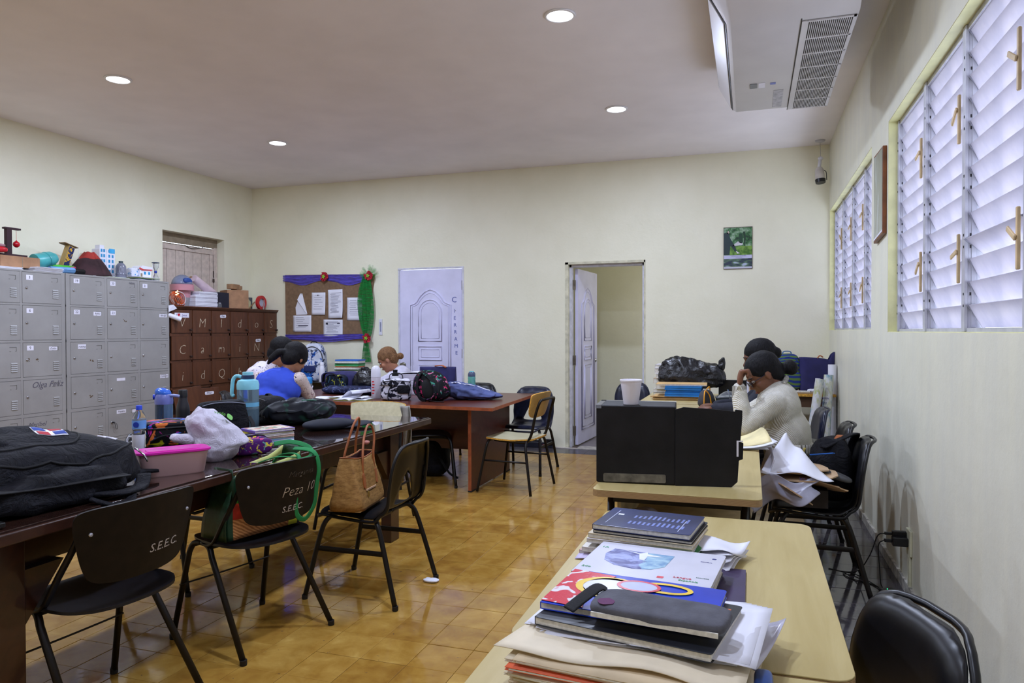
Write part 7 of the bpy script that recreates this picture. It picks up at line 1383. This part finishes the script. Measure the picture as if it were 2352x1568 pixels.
def remesh(name, g, mat, parent, vox=.006, sm=6, disp=0, ds=.12, label=None):
    o = mk(name, g, mat, parent, smooth=True, label=label); m = o.modifiers.new('r', 'REMESH'); m.mode = 'VOXEL'; m.voxel_size = vox; m.use_smooth_shade = True
    m = o.modifiers.new('s', 'SMOOTH'); m.factor = .5; m.iterations = sm
    if disp:
        tx = bpy.data.textures.get('folds%g' % ds) or bpy.data.textures.new('folds%g' % ds, 'CLOUDS'); tx.noise_scale = ds
        m = o.modifiers.new('d', 'DISPLACE'); m.texture = tx; m.strength = disp; m.mid_level = .5; m.texture_coords = 'GLOBAL'
    return o
def head(g, c, f, u, s=1):
    A = axes_of(f, u); c = Vector(c); P_ = lambda x, y, z: c+A @ Vector((x*s, y*s, z*s))
    ball(g, P_(-.010, 0, .028), (.098*s, .076*s, .088*s), A, 20, 14); ball(g, P_(.018, 0, -.035), (.070*s, .060*s, .078*s), A, 18, 12)   # skull, face
    ball(g, P_(.052, 0, -.092), (.028*s, .030*s, .022*s), A); ball(g, P_(.030, 0, -.070), (.045*s, .050*s, .035*s), A)                    # chin, jaw
    limb(g, [P_(.078, 0, .008), P_(.098, 0, -.024)], [.008*s, .012*s], 8); ball(g, P_(.086, .011*s, -.030), (.010*s, .009*s, .008*s), A); ball(g, P_(.086, -.011*s, -.030), (.010*s, .009*s, .008*s), A)
    ball(g, P_(.078, 0, .022), (.016*s, .050*s, .010*s), A)                                                                             # brow
    ball(g, P_(.080, 0, -.056), (.012*s, .023*s, .007*s), A); ball(g, P_(.078, 0, -.066), (.012*s, .020*s, .008*s), A)                    # lips
    for sy in (-1, 1): ball(g, P_(.048, sy*.040, -.030), (.030*s, .022*s, .026*s), A); ball(g, P_(-.008, sy*.077, -.008), (.017*s, .008*s, .030*s), A)
    return A, P_
def face_bits(parent, A, P_, s=1, glasses=None, lip=(120, 60, 56), brow=(24, 18, 18)):
    for sy in (-1, 1):
        g = G(); ball(g, P_(.073, sy*.031, .004), (.012*s, .014*s, .009*s), A, 10, 8); mk('eye', g, MM((206, 196, 190), .3), parent, smooth=True)
        g = G(); ball(g, P_(.083, sy*.031, .003), (.004*s, .006*s, .006*s), A, 8, 6); mk('iris', g, MM((26, 18, 16), .2), parent, smooth=True)
        mk('eyebrow', G().tube([P_(.086, sy*.014, .024), P_(.088, sy*.032, .030), P_(.074, sy*.050, .024)], .0035*s, 6), MM(brow, .8), parent, smooth=True)
    mk('lips', G().tube([P_(.084, -.018, -.0605), P_(.0915, 0, -.060), P_(.084, .018, -.0605)], [.003*s, .0055*s, .003*s], 8), MM(lip, .5), parent, smooth=True)
    if glasses:
        o = G()
        for sy in (-1, 1): o.tube([P_(.094+.002*math.cos(a), sy*.031+.023*math.cos(a), -.004+.017*math.sin(a)) for a in [2*PI*k/16 for k in range(16)]], .0022, 6, closed=True); o.tube([P_(.092, sy*.054, .002), P_(-.005, sy*.080, .004)], .0022, 6)
        o.tube([P_(.097, -.009, .0), P_(.097, .009, .0)], .002, 6); gl_ = mk('glasses', o, glasses, parent, smooth=True)
        for sy in (-1, 1): mk('lens', G().prism([(.021*math.cos(2*PI*k/14), .015*math.sin(2*PI*k/14)) for k in range(14)], 0, .001, Matrix.Translation(P_(.094, sy*.031, -.004)) @ Matrix((A @ Vector((0, 1, 0)), A @ Vector((0, 0, 1)), A @ Vector((1, 0, 0)))).transposed().to_4x4()), M_clear, gl_)
def hand(g, w_, d, n, curl=.5, side=1, s=1.14):
    """hand from wrist w_, pointing along d, palm facing n; side=+1 thumb toward n x d"""
    d = Vector(d).normalized(); n = (Vector(n)-d*Vector(n).dot(d)).normalized(); t_ = n.cross(d)*side; A = Matrix((d, t_, n)).transposed(); w_ = Vector(w_)
    ball(g, w_+d*.045*s, (.048*s, .038*s, .015*s), A, 14, 10); ball(g, w_+d*.062*s, (.028*s, .040*s, .013*s), A, 12, 8)
    for k, (off, L) in enumerate(((.030, .074), (.010, .082), (-.011, .076), (-.030, .060))):
        p = w_+d*.078*s+t_*off*s; a = 0; pts = [w_+d*.05*s+t_*off*.9*s, p]
        for seg in (.45, .32, .23):
            a += curl*1.35; p = p+(d*math.cos(a)+n*math.sin(a))*L*seg*s; pts.append(p)
        limb(g, pts, [.010*s, .0095*s, .0088*s, .008*s, .007*s], 8)
    b = w_+d*.02*s+t_*.028*s; limb(g, [b, b+(d*.7+t_*.7+n*.2).normalized()*.032*s, b+(d*.7+t_*.7+n*.2).normalized()*.032*s+(d*.9+t_*.1+n*.6*curl).normalized()*.045*s], [.013*s, .010*s, .008*s], 8)
def skin(name, c): 
    t_ = NT(name); t_.set(.5, spec=.4); n = t_.noise(t_.coord(), 18, 4); t_.base(t_.ramp(n, [(.35, tuple(x*.90 for x in c)), (.65, c)])); t_.b.inputs['Subsurface Weight'].default_value = .08; t_.b.inputs['Subsurface Scale'].default_value = .02; return t_.m
def hair_mat(name, c1, c2):
    t_ = NT(name); t_.set(.62, spec=.25); n = t_.noise(t_.coord(scale=(1, 1, .18)), 160, 3, .6); t_.base(t_.ramp(n, [(.35, c1), (.65, c2)])); t_.bump(n, .9, .006); return t_.m
M_hairb = hair_mat('black hair', (8, 7, 9), (20, 18, 22)); M_hairf = hair_mat('light brown hair', (92, 62, 40), (150, 110, 74))
M_jean = P('dark navy trousers', (20, 22, 38), .8, bump=.15, bscale=200); M_shoe = MM((20, 18, 20), .4)
def seated(label, base, hip, chest, neck, hc, f, u, arms, legs, skin_m, top_m, hair_m, hair_fn, tw=(.17, .12), bw=(.16, .11), glasses=None, sleeve=1.0, vest=None, hs=1, facing=None, hands=None, sleeves_m=None, sh_w=None, top_name='blouse', lip=(120, 60, 56)):
    t = thing('person', label, 'person', base); B = Vector(base); L = lambda p: Vector(p)-B
    hip, chest, neck, hc = map(L, (hip, chest, neck, hc)); fb = Vector(facing); side = Vector((0, 0, 1)).cross(fb).normalized()  # person's left
    g = G(); A, P_ = head(g, hc, f, u, hs); limb(g, [P_(-.02, 0, -.06), neck, chest+Vector((0, 0, .02))], [.050*hs, .052, .07])
    mid = hip.lerp(chest, .5); TA = axes_of(fb, chest-hip)
    ball(g, chest, (tw[1]*.85, tw[0]*.9, .15), TA, 18, 12); ball(g, mid, (bw[1]*.85, bw[0]*.8, .17), TA, 18, 12); ball(g, hip, (bw[1]*.95, bw[0]*.95, .12), TA, 18, 12)
    for (sh, el, wr, hd, pn, cu, sd) in arms:
        sh, el, wr = map(L, (sh, el, wr)); limb(g, [chest.lerp(sh, .6), sh, el, wr], [.055, .048, .036, .025], 12); hand(g, wr, hd, pn, cu, sd)
    for (kn, an, toe) in legs:
        kn, an, toe = map(L, (kn, an, toe)); s_ = 1 if (kn-hip).dot(side) > 0 else -1; h_ = hip+side*s_*.08-Vector((0, 0, .02)); limb(g, [h_, kn, an], [.078, .055, .038], 14); limb(g, [an, toe], [.036, .026], 10)
    remesh('body', g, skin_m, t, .0065, 4)
    # trousers and shoes
    g = G(); ball(g, hip, (bw[1]+.012, bw[0]+.012, .11), TA, 20, 12)
    for (kn, an, toe) in legs:
        kn, an = L(kn), L(an); s_ = 1 if (kn-hip).dot(side) > 0 else -1; h_ = hip+side*s_*.08-Vector((0, 0, .02)); limb(g, [h_, kn, an+Vector((0, 0, .05))], [.092, .070, .058], 14)
    remesh('trousers', g, M_jean, t, .011, 5, .010, .08)
    for (kn, an, toe) in legs:
        an, toe = L(an), L(toe); g = G(); limb(g, [an+Vector((0, 0, -.02)), toe], [.045, .036], 12); g.v = [(x, y, max(z, .0)) for x, y, z in g.v]; remesh('shoe', g, M_shoe, t, .008, 3)
    # top
    g = G(); ball(g, chest, (tw[1], tw[0], .165), TA, 22, 14); ball(g, mid, (bw[1]+.012, bw[0]+.006, .19), TA, 22, 14); ball(g, hip.lerp(mid, .45), (bw[1]+.02, bw[0]+.016, .11), TA, 22, 14)
    limb(g, [chest+(neck-chest)*.3, chest+(neck-chest)*.95], [.10, .062], 16)
    for (sh, el, wr, hd, pn, cu, sd) in arms: sh = L(sh); limb(g, [chest.lerp(sh, .5), chest.lerp(sh, .80) if vest else sh], [.088, .070 if vest else .066], 14)
    gs = G() if sleeves_m else g
    for (sh, el, wr, hd, pn, cu, sd) in arms:
        sh, el, wr = map(L, (sh, el, wr))
        if sleeve < 1: limb(gs, [sh, sh.lerp(el, sleeve*1.25)], [.066, .060], 14)
        else: limb(gs, [sh, el, el.lerp(wr, .96)], [.064, .052, .040], 14)
    remesh(top_name, g, vest or top_m, t, .009, 5, .014, .09)
    if sleeves_m: remesh('sleeves', gs, sleeves_m, t, .009, 4, .010, .06)
    face_bits(t, A, P_, hs, glasses, lip)
    g = G(); hair_fn(g, A, P_, hs); remesh('hair', g, hair_m, t, .006, 3, .004, .03)
    return t, A, P_
# --- woman in the white sweater (faces -x, head on fist)
M_sweater = NT('cream knitted sweater'); M_sweater.set(.85, spec=.2, sheen=.2); v = M_sweater.coord(scale=(1, 1, 1)); M_sweater.base(M_sweater.ramp(M_sweater.noise(v, 10, 4), [(.35, (204, 200, 186)), (.65, (222, 218, 206))])); M_sweater.bump(M_sweater.wave(v, 45, 2, 2, 'DIAGONAL'), .6, .008); M_sweater = M_sweater.m
M_rib = NT('ribbed knit'); M_rib.set(.85, spec=.2); M_rib.b.inputs['Base Color'].default_value = (*lin((214, 210, 198)), 1); M_rib.bump(M_rib.wave(M_rib.coord(), 32, .3, 1, 'Y'), 1, .02); M_rib = M_rib.m
M_stripe = NT('black and white striped cotton'); M_stripe.set(.7); st = M_stripe.wave(M_stripe.coord(scale=(1, 1, 1)), 34, 1.2, 1, 'X'); M_stripe.base(M_stripe.ramp(st, [(.45, (30, 30, 48)), (.55, (200, 200, 210))])); M_stripe = M_stripe.m
def hair_bun(dx, dz, r, bulk=1, low=.0):
    def fn(g, A, P_, s):
        ball(g, P_(-.022, 0, .046), (.100*s*bulk, .084*s*bulk, .088*s*bulk), A, 22, 14); ball(g, P_(-.058, 0, .0+low), (.060*s, .076*s, .080*s), A, 18, 12)
        for sy in (-1, 1): ball(g, P_(-.012, sy*.058, .034), (.060*s, .026*s, .045*s), A, 14, 10)
        if r: limb(g, [P_(-.09, 0, .02), P_(dx*.8, 0, dz)], [.03*s, .022*s]); ball(g, P_(dx, 0, dz), (r*.95, r, r*1.05), A, 16, 12)
    return fn
sk_dark, sk_dark2, sk_mid = skin('deep brown skin', (112, 70, 48)), skin('brown skin', (120, 78, 56)), skin('light brown skin', (166, 116, 86))
t, A, P_ = seated('seated woman in cream knitted sweater, forehead on her fist, wearing glasses', (.24, 4.40, 0), (.235, 4.42, .56), (.150, 4.40, .885), (.120, 4.40, 1.00), (.070, 4.39, 1.075), (-.80, -.22, -.56), (-.50, 0, .86),
    [((.125, 4.255, .925), (-.035, 4.19, .795), (-.060, 4.235, 1.015), (.10, .05, 1), (1, .1, -.1), .95, -1), ((.125, 4.55, .925), (-.05, 4.62, .80), (-.20, 4.44, .785), (-1, -.35, 0), (0, 0, -1), .5, 1)],
    [((-.20, 4.30, .50), (-.17, 4.30, .08), (-.30, 4.30, .04)), ((-.20, 4.53, .50), (-.13, 4.53, .08), (-.26, 4.53, .04))],
    sk_dark2, M_sweater, M_hairb, hair_bun(-.150, -.045, .044, 1.04), (.165, .125), (.165, .125), MM((40, 30, 50), .3), facing=(-1, 0, 0), top_name='sweater')
B_ = Vector((.24, 4.40, 0))
def ringband(p0, p1, r0, r1, n=24, sq=1): return [Vector(p0), Vector(p1)], [r0, r1]
pts, rs = ringband(Vector((-.0585, 4.228, .950))-B_, Vector((-.0605, 4.236, 1.022))-B_, .041, .038); mk('cuff', G().tube(pts, rs, 20), M_rib, t, smooth='auto')
hm = G(); TA = axes_of((-1, 0, 0), (-.085, 0, .325)); c0 = Vector((.222, 4.418, .645))-B_; 
def hemf(c, rx, ry, h): 
    return lambda u, v: c+TA @ Vector((rx*math.cos(u*2*PI), ry*math.sin(u*2*PI), h*v))
mk('ribbed_hem', G().sheet(hemf(c0, .150, .186, .06), 48, 3, .004), M_rib, t, smooth=True); mk('shirt_tail', G().sheet(hemf(c0-TA @ Vector((0, 0, .075)), .150, .180, .085), 48, 4, .003), M_stripe, t, smooth=True)
mk('collar', G().tube([P_(-.045+.0+.052*math.cos(a), .060*math.sin(a), -.098-.02*math.cos(a)) for a in [2*PI*k/20 for k in range(20)]], .014, 8, closed=True), M_rib, t, smooth=True)
mk('shirt_collar', G().tube([P_(.00, -.05, -.11), P_(.03, -.045, -.15), P_(.045, -.02, -.18)], .01, 8, flat=(.03, .006)), M_stripe, t, smooth=True)
# --- woman behind her (faces -x)
seated('seated woman with dark hair and dark top behind the woman in the cream sweater', (.22, 5.40, 0), (.20, 5.40, .56), (.135, 5.38, .885), (.105, 5.36, 1.02), (.052, 5.35, 1.135), (-.95, -.12, -.22), (-.2, 0, .98),
    [((.11, 5.22, .93), (-.02, 5.16, .80), (-.24, 5.28, .785), (-1, .2, 0), (0, 0, -1), .5, -1), ((.11, 5.53, .93), (-.02, 5.60, .80), (-.24, 5.48, .785), (-1, -.2, 0), (0, 0, -1), .5, 1)],
    [((-.20, 5.28, .50), (-.17, 5.28, .08), (-.30, 5.28, .04)), ((-.20, 5.5, .50), (-.13, 5.5, .08), (-.26, 5.5, .04))],
    sk_dark, P('dark navy top', (24, 26, 40), .8), M_hairb, hair_bun(-.120, .015, .040, 1.06), facing=(-1, 0, 0), hs=1.04)
# --- woman in the blue vest (back to the camera, faces +y)
M_vest = P('royal blue vest cloth', (58, 82, 196), .8, var=.06, scale=6, bump=.1, bscale=300, spec=.2); M_ringp = pattern('cream cloth with small rings', (212, 196, 192), [(120, 70, 84), (70, 56, 70)], 46, .7, .36, (1, 1, 1), 5)
def pony(g, A, P_, s):
    ball(g, P_(-.022, 0, .040), (.104*s, .094*s, .092*s), A, 22, 14); ball(g, P_(-.058, 0, -.008), (.064*s, .084*s, .086*s), A, 18, 12)
    for sy in (-1, 1): ball(g, P_(.0, sy*.062, .02), (.060*s, .026*s, .060*s), A, 14, 10)
    limb(g, [P_(-.10, .02, .0), P_(-.135, .05, -.03), P_(-.135, .09, -.085), P_(-.12, .12, -.125)], [.030, .034, .030, .012], 12)
t, A, P_ = seated('seated woman in bright blue vest with black ponytail, back to the camera', (-3.80, 5.12, 0), (-3.835, 5.07, .55), (-3.785, 5.17, .865), (-3.735, 5.215, 1.00), (-3.700, 5.285, 1.105), (.12, .82, -.55), (.12, .50, .85),
    [((-3.600, 5.19, .935), (-3.600, 5.33, .790), (-3.745, 5.52, .775), (-.25, .9, 0), (0, 0, -1), .75, -1), ((-3.985, 5.18, .935), (-4.02, 5.36, .790), (-3.90, 5.58, .775), (.2, 1, 0), (0, 0, -1), .6, 1)],
    [((-3.70, 5.50, .50), (-3.70, 5.45, .08), (-3.70, 5.58, .04)), ((-3.93, 5.50, .50), (-3.93, 5.45, .08), (-3.93, 5.58, .04))],
    sk_mid, M_ringp, M_hairb, pony, (.210, .135), (.195, .140), facing=(.05, 1, 0), vest=M_vest, sleeves_m=M_ringp, hs=1.07, top_name='vest')
mk('hair_tie', G().tube([P_(-.112+.012*math.sin(a)*.3, .035+.028*math.cos(a)*.6, -.015+.030*math.sin(a)) for a in [2*PI*k/14 for k in range(14)]], .007, 8, closed=True), MM((206, 196, 206), .6), t, smooth=True)
g = G().tube([Vector((-3.76, 5.60, .79))-Vector((-3.80, 5.12, 0)), Vector((-3.72, 5.57, .85))-Vector((-3.80, 5.12, 0))], .004, 8); mk('held_pen', g, M_card, t, smooth=True)
# --- woman in the white patterned blouse at the table's end (faces +x / +y)
M_animal = pattern('white blouse with grey animal print', (214, 206, 216), [(54, 56, 78), (120, 116, 130)], 24, .7, .34, (1, 1, 1), 8)
t, A, P_ = seated('seated woman in white blouse with grey prints, head bowed, left of the blue vest', (-4.36, 5.66, 0), (-4.42, 5.62, .55), (-4.32, 5.66, .90), (-4.235, 5.69, 1.035), (-4.155, 5.72, 1.135), (.62, .58, -.55), (.5, .25, .85),
    [((-4.45, 5.72, .955), (-4.40, 5.92, .80), (-4.20, 6.00, .775), (1, .1, 0), (0, 0, -1), .5, 1), ((-4.30, 5.50, .955), (-4.10, 5.52, .80), (-3.98, 5.68, .775), (.7, .6, 0), (0, 0, -1), .5, -1)],
    [((-4.08, 5.72, .50), (-4.10, 5.72, .08), (-3.98, 5.74, .04)), ((-4.14, 5.54, .50), (-4.16, 5.54, .08), (-4.04, 5.56, .04))],
    sk_mid, M_animal, M_hairb, hair_bun(-.12, -.02, .0, 1.14, -.02), (.185, .13), (.17, .13), MM((20, 18, 22), .3), facing=(.8, .55, 0), hs=1.05)
# --- fair-haired woman at the wall side (faces -x, looking down)
t, A, P_ = seated('fair-haired woman with a low bun and white shirt, looking down behind the bottles', (-3.66, 7.18, 0), (-3.60, 7.20, .53), (-3.66, 7.18, .80), (-3.71, 7.15, .90), (-3.795, 7.11, 1.020), (-.80, -.32, -.50), (-.36, -.1, .92),
    [((-3.69, 7.02, .84), (-3.84, 6.96, .755), (-4.0, 6.90, .775), (-1, -.2, 0), (0, 0, -1), .6, -1), ((-3.66, 7.34, .84), (-3.86, 7.34, .755), (-4.02, 7.16, .775), (-1, -.5, 0), (0, 0, -1), .6, 1)],
    [((-3.98, 7.12, .48), (-3.94, 7.12, .08), (-4.06, 7.12, .04)), ((-3.98, 7.30, .48), (-3.94, 7.30, .08), (-4.06, 7.30, .04))],
    skin('fair tan skin', (186, 128, 98)), P('white shirt cloth', (206, 202, 220), .8, var=.04), M_hairf, hair_bun(-.140, -.03, .036, 1.03), (.16, .12), (.15, .12), facing=(-1, -.1, 0), hs=1.06, lip=(150, 70, 70))
